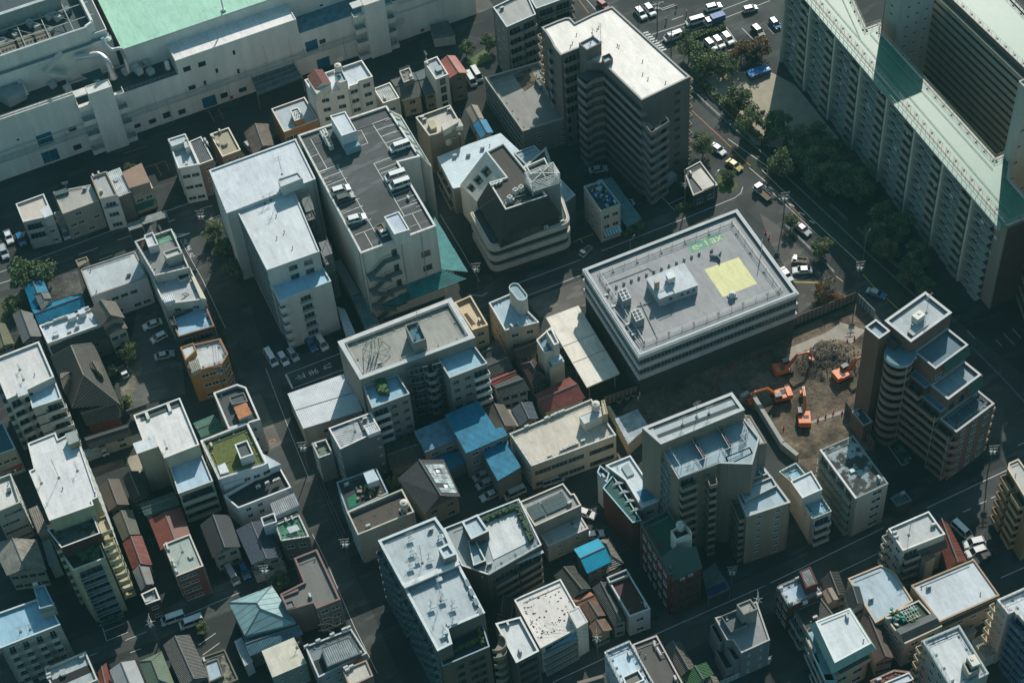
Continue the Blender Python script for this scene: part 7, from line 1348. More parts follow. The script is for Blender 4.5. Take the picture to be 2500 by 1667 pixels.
# ================================================================ ground, streets, markings
GA=mat((.030,.036,.034),'asphalt',.9); b_=MB(); b_.face([(-1400,-600,0),(2400,-600,0),(2400,3400,0),(-1400,3400,0)],GA); struct(b_,'ground')
def sheet(name,t,pts,z,mt,kind='structure'):
    P=[G(t,*p,0) if len(p)==2 else G(p[2],p[0],p[1],0) for p in pts]
    if area2(P)<0: P=P[::-1]
    m=MB(); m.face([(p.x,p.y,z) for p in P],mt); return struct(m,name,kind)
RD=mat((.050,.055,.051),'asphalt',.9,0,0,2.0); CON=mat((.19,.175,.145),'membrane',.9); SND=mat((.38,.34,.26),'plaster',.95); PV=mat((.105,.10,.09),'asphalt',.9)
def road(name,pts,w_,z=.006,mt=None):       # centre line points (tile,x,y)
    P=[G(*p) for p in pts]; m=MB(); L=[];R=[]
    for i,p in enumerate(P):
        a=P[max(0,i-1)]; c=P[min(len(P)-1,i+1)]; d=(c-a).normalized(); n=Vector((-d.y,d.x,0))*w_/2; L.append(p+n); R.append(p-n)
    for i in range(len(P)-1): m.face([(q.x,q.y,z) for q in (R[i],R[i+1],L[i+1],L[i])],mt or RD)
    return struct(m,name)
road('road',[('A2',-300,1080),('A2',0,975),('A2',900,650),('A2',1750,420),('A2',1900,370)],9)
road('road',[('A2',1640,420),('A2',1760,600),('A2',2060,1200),('B3',-40,200),('B3',120,560),('B3',300,1150),('B4',560,250),('B4',900,1000),('B4',1200,1700)],7.5,.010)
road('road',[('B3',150,330),('B3',780,230),('B2',2100,1200),('C2',0,1080),('C2',700,830),('C2',1500,500),('C2',2050,300)],8.5,.014)
road('avenue',[('C1',560,-300),('C1',760,-60),('C1',1350,520),('C1',1950,1230),('C2',2250,140),('D2',330,420),('D2',850,900),('D2',1400,1450),('D3',2050,500),('D3',2500,1050)],17,.018)
road('road',[('C1',1150,330),('C1',1700,230),('C1',2400,60),('C1',3000,-140)],15,.022)
road('road',[('A4',0,1600),('A4',900,1230),('A4',1700,930),('A4',2334,680),('B4',420,520)],7,.014)
road('road',[('C4',100,1750),('C4',1000,1350),('C4',2334,740),('D4',700,470),('D3',1700,1560),('D3',2400,1230)],9,.014)
road('side_road',[('B1',2050,100),('B1',1990,20),('B1',1900,-200)],6,.01,PV)
sheet('yard','C1',[(1700,690),(2040,640),(2334,640),(2560,760),(2950,1240),(2500,1330),(2200,1290),(2030,1080),(1790,860)],.026,SND)
sheet('car_lot','A3',[(1130,240),(1260,-420),(1560,-420),(1650,520),(1160,640)],.03,mat((.085,.085,.075),'asphalt',.9))
sheet('temple_yard','A3',[(1060,300),(1260,200),(1260,300),(1170,620),(1080,560)],.034,mat((.25,.23,.17),'soil',.9))
sheet('yard','A2',[(420,980),(690,920),(740,1120),(440,1180)],.03,mat((.13,.125,.11),'soil',.9))
sheet('car_park','C2',[(165,1180),(680,980),(760,1230),(620,1240),(345,1335),(280,1330)],.03,PV)
sheet('car_park','D2',[(-20,400),(200,560),(520,930),(560,1130),(330,1300),(310,1060),(60,640)],.03,mat((.085,.08,.07),'asphalt',.9))
sheet('pavement','B3',[(-60,560),(60,520),(250,960),(150,1010)],.03,PV) ; sheet('alley','A3',[(1120,1080),(1240,1050),(1280,1200),(1190,1240)],.03,mat((.30,.27,.2),'asphalt'))
sheet('brown_pavement','A3',[(800,1180),(1100,1090),(1120,1170),(830,1260)],.03,mat((.16,.10,.075),'asphalt'))
sheet('lawn','C2',[(1860,60),(1960,20),(2060,170),(2000,215),(1880,230)],.034,mat((.075,.11,.035),'grass',.9),'stuff'); sheet('lawn','C2',[(1480,370),(1500,340),(1700,270),(1720,320),(1520,400)],.034,mat((.075,.11,.035),'grass',.9),'stuff')
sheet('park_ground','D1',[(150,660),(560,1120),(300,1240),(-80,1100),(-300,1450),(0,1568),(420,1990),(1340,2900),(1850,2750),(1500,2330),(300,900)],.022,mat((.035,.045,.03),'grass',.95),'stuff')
sheet('lawn','A2',[(-60,1180),(200,1100),(270,1260),(60,1380),(-80,1380)],.03,mat((.07,.085,.045),'grass'),'stuff'); sheet('lawn','B1',[(1880,560),(2050,440),(2130,520),(1960,600)],.03,mat((.09,.13,.04),'grass'),'stuff')
# painted lines: each run one marking object
WL=mat((.55,.56,.54),'paint',.7); OL=mat((.5,.2,.05),'paint',.7); YL=mat((.6,.45,.08),'paint',.7)
def lines(name,segs,w_=.14,z=.05,mt=None):
    m=MB()
    for t,*pts in segs:
        P=[G(t,*p) for p in pts]
        for a,c in zip(P,P[1:]): strip(m,a,c,w_,mt or WL,z)
    return struct(m,name)
lines('road_marking',[('A2',(0,930),(500,745),(955,575)),('A2',(955,575),(1450,400),(1910,232)),('A2',(1500,600),(1688,585))],.13)
lines('road_marking',[('A2',(360,905),(525,845)),('A2',(705,772),(872,712)),('A2',(1048,645),(1165,605)),('A2',(1500,482),(1557,462)),('A2',(1780,370),(1895,337)),('A2',(885,822),(1000,780)),('A2',(0,1030),(100,1000)),('A2',(1820,475),(1960,425))],.16)
lines('road_marking',[('A2',(1585,615),(1688,583))],.45); lines('road_marking',[('B3',(283,342),(345,470))],.45)
lines('road_marking',[('B3',(283,342),(765,158)),('B3',(345,468),(800,298))],.14); lines('road_marking',[('C2',(0,1062),(650,818)),('C2',(165,1142),(680,945)),('C2',(830,742),(1600,442),(2020,268),(2075,225),(2092,170)),('B2',(1900,1130),(2030,1140),(2080,1110)),('C2',(640,630),(668,668))],.15)
lines('road_marking',[('C4',(400,1560),(1300,1140),(2334,680)),('D4',(0,715),(1080,190)),('D3',(1470,1530),(2180,1195)),('D3',(1920,1500),(2000,1470)),('D3',(2040,1445),(2115,1412))],.15)
lines('road_marking',[('D4',(680,585),(1040,410)),('D4',(1790,45),(1860,15)),('D4',(2130,630),(2334,540)),('D3',(1790,1568),(1860,1540)),('D3',(2280,975),(2334,950))],.13)
lines('road_marking',[('A2',(1605,640),(1800,990),(2010,1430)),('B3',(105,290),(300,800),(480,1250)),('B4',(520,240),(640,480),(900,1080),(1100,1480)),('B2',(1660,420),(1830,700),(2010,1010))],.1)
lines('road_marking',[('A4',(1620,980),(2140,760)),('A4',(1115,1188),(1305,1110)),('A4',(1160,1297),(1257,1260)),('A4',(800,1325),(862,1300)),('A4',(210,1568),(400,1490)),('A4',(1430,1055),(1475,1040)),('A4',(910,1060),(950,1192),(1140,1115)),('A4',(920,1110),(1115,1035)),('A4',(1770,1228),(1922,1122)),('A4',(1805,1318),(1957,1208))],.13)
lines('road_marking',[('C1',(1280,312),(1600,205),(2150,0)),('C1',(1340,378),(1400,355)),('C1',(1560,250),(1640,225)),('C1',(1640,275),(2334,10)),('C1',(1355,85),(1480,40)),('C1',(1370,95),(1490,52)),('C1',(1390,20),(1250,55)),('C1',(1940,240),(2060,410),(2040,440),(1960,455)),('C1',(2085,255),(2200,370),(2290,330)),('C1',(2290,220),(2334,265)),('C1',(2090,355),(2180,445)),('C1',(1460,180),(1560,145))],.15)
for i in range(9): lines('crosswalk_bar',[('C1',(1205+20*i,300+19*i),(1250+20*i,288+19*i))],.5) 
lines('road_marking',[('C1',(1620,970),(1900,1230),(2160,1480)),('D2',(0,90),(420,500)),('C1',(630,0),(720,120))],.14,.05,OL); lines('road_marking',[('D2',(660,965),(720,1010)),('D2',(900,950),(1000,1060),(1220,1262))],.15,.05,YL)
lines('road_marking',[('D2',(0,20),(430,440),(860,840)),('C1',(1960,1240),(2334,1500)),('D2',(0,140),(180,300),(540,640)),('C1',(700,0),(780,90))],.16); lines('parking_line',[('D2',(258,1018),(570,1022))],.2,.05,YL)
lines('road_marking',[('D2',(60+90*i,170+75*i),(110+90*i,195+75*i)) for i in range(5)],.35); lines('road_marking',[('C2',(2150,0),(2334,160))],.15)
lines('parking_line',[('D2',(1830,1450),(1900,1525)),('D2',(2150,1470),(2230,1560)),('D2',(2230,1430),(2310,1520)),('D3',(2080,30),(2140,95)),('D3',(2180,10),(2250,80)),('C2',(1430,325),(1570,260)),('C2',(1325,215),(1485,378)),('D1',(30,220),(105,305)),('D3',(1120,970),(1250,1155)),('D3',(1250,1155),(1310,1120))],.12)
lines('parking_line',[('A1',(1300,1490),(1470,1435),(1505,1510)),('A1',(1385,1465),(1440,1568)),('A1',(1855,985),(1910,1085)),('A1',(1940,965),(1995,1065)),('A1',(1100,1370),(1310,1300))],.12,.05,OL); lines('parking_line',[('B3',(140,930),(185,918),(190,945),(145,960),(140,930))],.15,.05,OL); lines('parking_line',[('C2',(575,662),(765,588))],.18,.05,YL)
def glyph(ch,t,x,y,size,up):                # one painted character, centred, 'up' a world direction
    cu=D.curves.new('t','FONT'); cu.body=ch; o=D.objects.new('t',cu); COL.objects.link(o); bpy.context.view_layer.update()
    me=D.meshes.new_from_object(o.evaluated_get(bpy.context.evaluated_depsgraph_get())); D.objects.remove(o); D.curves.remove(cu)
    if not len(me.vertices): return
    xs=[v.co.x for v in me.vertices]; ys=[v.co.y for v in me.vertices]; cx,cy=(min(xs)+max(xs))/2,(min(ys)+max(ys))/2; sc=1/max(max(xs)-min(xs),.01); sy=1/max(max(ys)-min(ys),.01)
    up=up.normalized(); rt_=Vector((up.y,-up.x,0)); p=G(t,x,y)
    for v in me.vertices: v.co=Vector((p.x,p.y,.056))+rt_*((v.co.x-cx)*sc*size[0])+up*((v.co.y-cy)*sy*size[1])
    me.materials.clear(); me.materials.append(mat((.6,.61,.58),'paint',.7)); q=D.objects.new('road_lettering',me); COL.objects.link(q); q['kind']='structure'
V_=(G('A2',1640,620)-G('A2',1720,800)); 
for ch,x,y in (('止',1652,655),('ま',1680,712),('れ',1708,775)): glyph(ch,'A2',x,y,(1.0,1.7),V_)
U_=(G('B3',370,385)-G('B3',690,262))
for ch,x,y in (('止',410,365),('ま',527,322),('れ',650,272)): glyph(ch,'B3',x,y,(1.5,2.2),U_)
# guard rails along the avenue
def wallrun(name,label,cat,pts,h,th,mt,posts=None,stripe=None,top=None):
    P=[G(*p) for p in pts]; c=sum(P,Vector())/len(P); r=thing(name,label,cat,c); m=MB()
    for a,d in zip(P,P[1:]):
        e=(d-a); L=e.length; e.normalize(); n=Vector((-e.y,e.x,0))*th
        if posts is None: m.prism([p[:2] for p in (a,d,d+n,a+n)],0,h,mt,top)
        else:
            for z in posts: m.bar((a.x,a.y,z),(d.x,d.y,z),th,mt)
            for i in range(int(L/2)+1): q=a+e*min(L,2*i); m.bar((q.x,q.y,0),(q.x,q.y,h),th*.9,mt)
        if stripe:
            for i in range(int(L/1.0)): q=a+e*(i*1.0+.2); m.obb((q.x,q.y,0)-Vector((-n.x,-n.y,0)).normalized()*-.0 if 0 else Vector((q.x,q.y,.05))-n.normalized()*.05,e*.45,n.normalized()*.05,(0,0,h-.1),stripe)
    m.build('panel' if posts is None else 'rail',r)
    return r
RL=mat('7f9794','flat',.4)
wallrun('guard_rail','long pale guard rail along the park side of the avenue','guard rail',[('C1',1620,805),('C1',2045,1190),('C1',2334,1440)],.9,.05,RL,(.45,.85)); wallrun('guard_rail','guard rail on the shaded stretch of the avenue, below the long slab','guard rail',[('D2',130,10),('D2',600,450),('D2',1000,830),('D2',1390,1180)],.9,.05,RL,(.45,.85))
wallrun('guard_rail','guard rail on the office side of the avenue, beside the small street trees','guard rail',[('D2',200,510),('D2',560,860),('D2',640,940)],.9,.05,RL,(.45,.85)); wallrun('guard_rail','guard rail running behind the brown stepped tower','guard rail',[('D3',1860,110),('D3',2120,370),('D3',2334,600)],.9,.05,RL,(.45,.85))
wallrun('low_wall','first low concrete wall piece between the avenue and the park trees','low wall',[('D2',345,110),('D2',520,270)],1.0,.4,mat('63625a')); wallrun('low_wall','second low wall piece of the park edge, after the first gap','low wall',[('D2',605,345),('D2',760,490)],1.0,.4,mat('63625a')); wallrun('low_wall','third and longest low wall piece of the park edge','low wall',[('D2',838,555),('D2',1050,755)],1.0,.4,mat('63625a')); wallrun('low_wall','last low wall piece of the park edge, nearest the brown tower','low wall',[('D2',1112,815),('D2',1272,952)],1.0,.4,mat('63625a'))
wallrun('retaining_wall','long pale concrete wall with broad coping between the beige block and the dig','wall',[('C3',2085,600),('C3',2150,560),('C3',2334,860),('D3',165,1010),('D3',300,1120)],2.2,.9,mat('8f8f87'),top=mat('9b9c94','membrane'))
wallrun('garden_wall','long cream wall beside the grey corrugated shed','wall',[('C3',885,690),('C3',1065,990)],2.6,.6,mat('b3a98f'))
wallrun('construction_fence','tall brown and white striped hoarding between the office and the dig','fence',[('C3',855,620),('C3',1500,395),('C3',2334,50),('D2',200,1440),('D2',840,1180)],3.0,.1,mat('6f6259'),stripe=mat('8a7d74'))
wallrun('construction_fence','white corrugated hoarding at the avenue end of the dig','fence',[('D2',845,1195),('D2',995,1345)],3.0,.1,mat('9aa5a3'),stripe=mat('6b7674')); wallrun('construction_fence','brown hoarding with three white plates beside the brown annex','fence',[('D3',735,655),('D3',880,860),('D3',1000,1020)],3.0,.1,mat('57493f'),stripe=mat('6f6259'))
wallrun('white_fence','white panel fence along the bottom lane, below the grey concrete house','fence',[('C4',1880,1600),('C4',2334,1390),('D4',0,1420),('D4',85,1370)],2.0,.1,mat('a7aca9'),stripe=mat('8d9391'))
# ================================================================ the dig
SO=mat((.20,.155,.105),'soil',.95)
P=[('C3',1130,540),('C3',1830,270),('D2',840,1200),('D2',990,1345),('D3',895,560),('D3',740,650),('D3',1000,1010),('D3',560,1060),('D3',480,1240),('D3',290,1110),('D3',-20,690),('C3',2080,590),('C3',1230,850),('C3',960,720)]
W=[G(*p) for p in P]; 
if area2(W)<0: W=W[::-1]
m=MB(); m.face([(p.x,p.y,.04) for p in W],SO); struct(m,'dug_ground')
sheet('concrete_slab','C3',[(1150,600),(1240,760),(1560,640),(1830,470),(1740,360)],.06,mat((.17,.14,.10),'soil',.9)); sheet('concrete_slab','D3',[(215,215),(235,110),(580,-30),(700,-120),(930,-50),(740,120),(500,150),(300,240)],.07,mat((.33,.30,.25),'membrane',.9)); sheet('concrete_slab','D3',[(430,760),(735,655),(745,685),(440,782)],.07,mat((.3,.29,.27),'membrane',.9)); sheet('concrete_slab','C3',[(1865,420),(2030,350),(2090,520),(1930,560)],.06,mat((.12,.11,.09),'membrane',.9))
# heaped earth: one bumpy sheet
from mathutils import noise as mn
m=MB(); nx=70; Q=[G('D3',-260,100),G('D3',860,-140),G('D3',930,760),G('D3',330,1160)]
def inside(p,poly):
    c=False; n=len(poly); j=n-1
    for i in range(n):
        if (poly[i].y>p.y)!=(poly[j].y>p.y) and p.x<(poly[j].x-poly[i].x)*(p.y-poly[i].y)/(poly[j].y-poly[i].y)+poly[i].x: c=not c
        j=i
    return c
PILES=[(G('D3',640,230),7,1.3),(G('D3',450,250),4.5,1.2),(G('D3',60,400),5,.9),(G('D3',560,440),5,.6),(G('D3',340,960),5,1.0),(G('D3',-80,330),5,.9),(G('D3',800,200),4,.9)]
def eh_(x,y):
    z=.25*mn.noise(Vector((x*.35,y*.35,0)))+.14*mn.noise(Vector((x*1.3,y*1.3,3)))-.12
    for c,r,h in PILES: d=math.hypot(x-c.x,y-c.y)/r; z+=h*max(0,1-d*d)*(.75+.5*mn.noise(Vector((x*.8,y*.8,7))))
    return z
xs=[p.x for p in W]; ys=[p.y for p in W]; st=.6; gx=int((max(xs)-min(xs))/st)+1; gy=int((max(ys)-min(ys))/st)+1
x0,y0=min(xs),min(ys); idx={}; HL=[G('D3',215,60),]
for i in range(gx):
    for j in range(gy):
        p=Vector((x0+i*st,y0+j*st,0))
        if inside(p,W): idx[i,j]=len(m.v); m.v.append((p.x,p.y,eh_(p.x,p.y)))
for (i,j) in list(idx):
    k=[(i,j),(i+1,j),(i+1,j+1),(i,j+1)]
    if all(q in idx for q in k): m.f.append(tuple(idx[q] for q in k)); m.mi.append(m.m(SO))
o=m.build('earth_heaps',smooth=True); o['kind']='structure'
m=MB(); rc=[mat(c,'flat',.95) for c in ((.05,.05,.046),(.08,.077,.07),(.13,.12,.10),(.2,.18,.15))]
for c,r,h in PILES[:2]:
    for i in range(1500 if r>6 else 600):
        a=random.random()*6.28; q=r*random.random()**.75*.85; x,y=c.x+q*math.cos(a),c.y+q*math.sin(a)
        if not inside(Vector((x,y,0)),W): continue
        s_=random.uniform(.08,.34); v=Vector((random.uniform(-1,1),random.uniform(-1,1),random.uniform(.0,.45))).normalized()*s_; w_=Vector((random.uniform(-1,1),random.uniform(-1,1),random.uniform(-1,1))).normalized()*s_*.6
        m.obb((x,y,max(0,eh_(x,y))),v,w_,v.cross(w_).normalized()*s_*.4,random.choice(rc[:2] if random.random()<.7 else rc))
o=m.build('rubble'); o['kind']='stuff'; o['label']='broken concrete rubble heaped on the dug ground'
# ================================================================ vehicles
TY=mat((.012,.012,.013),'flat',.8); GLS=mat((.012,.016,.02),'glass',.08); CHR=mat((.6,.6,.6),'flat',.25,0,.8)
def wheel(r,w_):
    k=('wh',r,w_)
    if k in _C: return _C[k]
    b=MB(); n=14
    for (x0,x1,rr,mt) in ((-w_/2,w_/2,r,TY),(-w_/2-.01,w_/2+.01,r*.55,CHR)):
        p=[(x0,rr*math.cos(2*PI*i/n),rr*math.sin(2*PI*i/n)) for i in range(n)]; q=[(x1,)+v[1:] for v in p]
        for i in range(n): j=(i+1)%n; b.face([p[i],p[j],q[j],q[i]],mt)
        b.face(p[::-1],mt); b.face(q,mt)
    _C[k]=b.mesh('wheel'); return _C[k]
# profiles along the length: (y, z) of the body side, the cabin above; front is +y
KIND={
 'sedan':dict(L=4.6,W=1.74,body=[(-2.3,.45),(-2.28,.85),(-2.1,.95),(-1.3,.98),(1.15,.95),(2.15,.78),(2.3,.6),(2.28,.35)],cab=[(-1.75,.95),(-1.05,1.4),(.35,1.42),(1.15,.93)],r=.31,wy=1.35),
 'hatch':dict(L=3.9,W=1.66,body=[(-1.95,.4),(-1.95,.95),(-1.7,1.0),(.9,.98),(1.75,.85),(1.95,.6),(1.93,.33)],cab=[(-1.88,.98),(-1.55,1.5),(.3,1.52),(1.2,.96)],r=.3,wy=1.2),
 'suv':dict(L=4.5,W=1.82,body=[(-2.25,.5),(-2.25,1.05),(-2.0,1.1),(1.1,1.06),(2.05,.95),(2.25,.7),(2.23,.42)],cab=[(-2.18,1.08),(-1.75,1.62),(.4,1.66),(1.25,1.05)],r=.35,wy=1.35),
 'van':dict(L=4.9,W=1.75,body=[(-2.45,.4),(-2.45,1.1),(-2.4,1.15),(1.7,1.12),(2.35,.95),(2.45,.6),(2.42,.35)],cab=[(-2.42,1.13),(-2.3,1.95),(1.25,1.98),(2.0,1.1)],r=.32,wy=1.4),
 'kei':dict(L=3.4,W=1.48,body=[(-1.7,.4),(-1.7,1.0),(-1.6,1.05),(1.1,1.0),(1.62,.85),(1.7,.6),(1.68,.35)],cab=[(-1.66,1.03),(-1.55,1.72),(.75,1.75),(1.3,1.0)],r=.27,wy=1.1)}
def carproto(kind,paint):
    k=KIND[kind]; W_=k['W']/2; pm=mat(paint,'flat',.25,0,.15) if kind!='x' else None; pm=_carpaint(paint)
    t=thing('parked_car','x','car',(0,0,0)); 
    def loft(pr,wb,wt,zmid,mt,b,close=True):
        n=len(pr); Lp=[];Rp=[]
        zs=[p[1] for p in pr]; lo,hi=min(zs),max(zs)
        for y,z in pr: w_=wb+(wt-wb)*((z-lo)/(hi-lo)); Lp.append((-w_,y,z)); Rp.append((w_,y,z))
        for i in range(n-1): b.face([Lp[i],Lp[i+1],Rp[i+1],Rp[i]][::-1],mt)
        b.face(Lp[::-1],mt); b.face(Rp,mt); b.face([Lp[-1],Lp[0],Rp[0],Rp[-1]][::-1],mt)
    b=MB(); loft(k['body'],W_,W_*.94,0,pm,b); b.box((0,0,.28),(W_*1.7,k['L']*.9,.2),TY)
    for s_ in (-1,1): b.box((s_*(W_+.08),k['cab'][-1][0]-.25,1.0 if kind!='van' else 1.15),(.16,.12,.13),pm)
    b.build('body',t,org=None); 
    c=k['cab']; b=MB(); loft(c,W_*.93,W_*.72,0,GLS,b); g=b.build('cabin_glass',t)
    # roof skin and pillars
    b=MB(); zt=max(p[1] for p in c)+.012; w_=W_*.74; y0,y1=c[1][0]-.05,c[2][0]+.05; b.prism([(-w_,y0),(w_,y0),(w_,y1),(-w_,y1)],zt-.05,zt+.02,pm,None,True)
    for s_ in (-1,1):
        b.bar((s_*w_,y1,zt-.02),(s_*W_*.92,c[3][0],c[3][1]),.045,pm); b.bar((s_*w_,y0,zt-.02),(s_*W_*.92,c[0][0],c[0][1]),.06,pm); ym=(y0+y1)/2; b.bar((s_*w_,ym,zt-.02),(s_*W_*.94,ym,c[0][1]),.05,pm)
    b.build('roof',t)
    for s_ in (-1,1):
        for y in (k['wy'],-k['wy']-.05): inst('wheel',wheel(k['r'],.2),t,Vector((s_*(W_-.1),y,k['r'])))
        fr=k['body'][-2][0]; z_=k['body'][-2][1]; b=MB(); b.box((s_*W_*.7,fr-.06,z_),(.3,.16,.14),mat((.75,.76,.74),'flat',.15)); b.build('headlight',t); b=MB(); b.box((s_*W_*.78,k['body'][0][0]+.03,.72),(.22,.1,.16),mat((.35,.01,.01),'flat',.3)); b.build('tail_light',t)
    return t
_cp={}
def _carpaint(c):
    if c in _cp: return _cp[c]
    m=D.materials.new('car_paint'); m.use_nodes=True; p=m.node_tree.nodes['Principled BSDF']; N=m.node_tree.nodes; L=m.node_tree.links
    n=N.new('ShaderNodeTexNoise'); n.inputs['Scale'].default_value=1.5; x=N.new('ShaderNodeMix'); x.data_type='RGBA'; L.new(n.outputs[0],x.inputs[0]); x.inputs[6].default_value=tuple(v*.85 for v in c)+(1,); x.inputs[7].default_value=tuple(c)+(1,); L.new(x.outputs[2],p.inputs['Base Color'])
    p.inputs['Roughness'].default_value=.25; p.inputs['Coat Weight'].default_value=.6; p.inputs['Coat Roughness'].default_value=.06; _cp[c]=m; return m
def truckproto(paint,box):
    t=thing('truck','x','truck',(0,0,0)); pm=_carpaint(paint); b=MB(); 
    L=5.2 if box!='kei' else 3.4; W_=.95 if box!='kei' else .72; cab=1.5 if box!='kei' else 1.05; zc=2.1 if box!='kei' else 1.75
    y1=L/2; y0=y1-cab; b.prism([(-W_,y0),(W_,y0),(W_,y1),(-W_,y1)],.45,zc*.55,pm,None,True); b.prism([(-W_*.93,y0+.03),(W_*.93,y0+.03),(W_*.93,y1-.25),(-W_*.93,y1-.25)],zc*.92,zc,pm,None,True)
    for x in (-W_*.9,W_*.9):
        for y in (y0+.08,y1-.3): b.bar((x,y,zc*.5),(x,y,zc*.95),.05,pm)
    b.build('cab',t); b=MB(); b.prism([(-W_*.9,y0+.06),(W_*.9,y0+.06),(W_*.9,y1-.12),(-W_*.9,y1-.12)],zc*.54,zc*.94,GLS); b.build('cab_glass',t)
    b=MB(); b.box((0,-.1,.42),(W_*1.2,L*.95,.2),TY); b.build('chassis',t); b=MB()
    if box in('bed','kei'):
        bm=mat((.45,.46,.45),'flat'); fl=mat((.16,.10,.06),'plaster'); b.prism([(-W_,-L/2),(W_,-L/2),(W_,y0-.08),(-W_,y0-.08)],.68,.74,fl,None,True)
        for a in ((-W_,-L/2,.05,y0-.08+L/2),(W_-.05,-L/2,.05,y0-.08+L/2),(-W_+.05,-L/2,2*W_-.1,.05),(-W_+.05,y0-.13,2*W_-.1,.05)): b.obb((a[0],a[1],.74),(a[2],0,0),(0,a[3],0),(0,0,.35),bm)
        b.build('load_bed',t)
    else: 
        bm=mat(box if isinstance(box,tuple) else (.35,.38,.38),'flat',.5); b.prism([(-W_,-L/2),(W_,-L/2),(W_,y0-.1),(-W_,y0-.1)],.75,2.6,bm,None,True)
        for y in (-L/2+.6,-L/2+1.6,-L/2+2.6): b.obb((-W_-.02,y,.8),(2*W_+.04,0,0),(0,.06,0),(0,0,1.83),bm)
        b.build('cargo_box',t)
    for s_ in (-1,1):
        for y in (y1-.6,-L/2+.9): inst('wheel',wheel(.33,.22),t,Vector((s_*(W_-.1),y,.33)))
        b=MB(); b.box((s_*W_*.7,y1,.6),(.25,.06,.15),mat((.75,.76,.74),'flat',.15)); b.build('headlight',t)
    return t
WH=(.72,.72,.70); SV=(.42,.44,.44); BK=(.025,.027,.03); BL=(.02,.14,.30); BR_=(.09,.08,.07); GRN=(.04,.12,.09)
_pr={}
def car(kind,paint,t,rear,front,label,z=0,group=None):
    a=G(t,rear[0],rear[1],z); c=G(t,front[0],front[1],z); d=c-a; loc=(a+c)/2; rz=math.atan2(d.y,d.x)-H_
    key=(kind,paint); new=key not in _pr
    if new: _pr[key]=carproto(kind,paint) if kind in KIND else truckproto(paint,{'ktruck':'kei','truck':'bed','box':(.36,.40,.40),'blue_box':(.02,.10,.28)}[kind])
    r=_pr[key]
    if not new: r=copytree(r,loc,rz)
    r.location=loc; r.rotation_euler=(0,0,rz); r['label']=label; r['category']={'ktruck':'truck','truck':'truck','box':'truck','blue_box':'truck','van':'van'}.get(kind,'car')
    r.name={'ktruck':'pickup_truck','truck':'pickup_truck','box':'delivery_truck','blue_box':'delivery_truck','van':'parked_van'}.get(kind,'parked_car')
    if group: r['group']=group
Z=PKZ
g_='cars on the rooftop car park'
car('van',WH,'B1',(1378,1300),(1222,1352),'white van alone in its bay high on the rooftop car park',Z,g_); car('van',WH,'B2',(1338,68),(1182,118),'upper of the two white vans parked side by side on the roof',Z,g_); car('van',WH,'B2',(1378,140),(1222,192),'lower of the two white vans parked side by side on the roof',Z,g_)
car('suv',WH,'B2',(700,240),(855,192),'white estate car next to the brown one on the rooftop car park',Z,g_); car('suv',BR_,'B2',(745,310),(890,262),'dark brown car on the rooftop car park',Z,g_); car('suv',WH,'B2',(838,495),(998,450),'white car parked alone on the west side of the rooftop',Z,g_); car('ktruck',WH,'B2',(1110,525),(1172,625),'little pickup truck beside the lift house on the roof',Z,g_)
g_='cars in the temple lot'
car('sedan',WH,'A2',(1448,1375),(1275,1440),'white saloon first in the shaded lot by the narrow blocks',0,g_); car('hatch',WH,'A2',(1470,1500),(1368,1550),'second pale car in the shaded lot, nose half hidden',0,g_); car('sedan',SV,'A3',(1385,210),(1555,165),'car under a pale grey cover in the temple lot',0,g_); car('ktruck',WH,'A3',(1080,295),(1130,385),'small white pickup truck by the temple garden bushes',0,g_)
g_='cars parked at the left edge'
car('sedan',WH,'A2',(60,570),(105,685),'pale saloon beside the blue car, left of the cube building',0,g_); car('hatch',BL,'A2',(168,605),(215,700),'blue hatchback left of the pinkish cube building',0,g_); car('suv',SV,'A2',(20,705),(65,825),'grey car nearest the road at the left edge',0,g_); car('van',SV,'A2',(565,540),(605,635),'dim van in the gap beside the wide grey building',0)
car('van',WH,'B1',(1910,690),(1955,765),'left of two white vans beside the salmon-red gable',0); car('van',WH,'B1',(1950,630),(2020,740),'right of two white vans beside the salmon-red gable',0); car('hatch',SV,'A1',(2205,1300),(2250,1350),'small car tucked in the gap beside the brown gable',0)
g_='cars in front of the white slab'
car('van',WH,'B3',(565,15),(640,130),'rightmost and brightest car in front of the white slab',0,g_); car('suv',BL,'B3',(480,45),(540,135),'dark blue car next to the brightest white one',0,g_); car('van',WH,'B3',(120,150),(195,275),'leftmost white van at the corner before the stop marking',0,g_); car('hatch',WH,'B3',(235,170),(295,268),'small white car second from the corner',0,g_); car('hatch',SV,'B3',(320,140),(380,225),'small dim silver car third from the corner',0,g_)
car('van',WH,'B2',(2060,745),(2135,880),'white van parked along the black and white office',0)
g_='cars in the lot by the crossing'
car('suv',WH,'C1',(1145,95),(1220,185),'left white car of the pair in the sunny lot by the crossing',0,g_); car('suv',WH,'C1',(1228,65),(1300,155),'right white car of the pair in the sunny lot by the crossing',0,g_)
g_='traffic on the top road'
car('suv',WH,'C1',(1770,100),(1890,68),'white estate car driving on the top road',0,g_); car('van',WH,'C1',(1715,195),(1610,225),'silver-white minivan waiting ahead of the blue truck',0,g_); car('blue_box',WH,'C1',(1915,185),(1765,235),'truck with a white cab and blue load body on the top road',0,g_); car('van',WH,'C1',(1545,320),(1390,375),'long white van stopped at the zebra crossing',0,g_); car('hatch',SV,'C1',(2105,112),(2210,85),'small grey car behind reddish leaves on the top road',0,g_); car('hatch',(.3,.03,.04),'C1',(825,45),(875,85),'red car on the avenue behind the tall brown tower',0,g_)
g_='cars in the tree-lined lot'
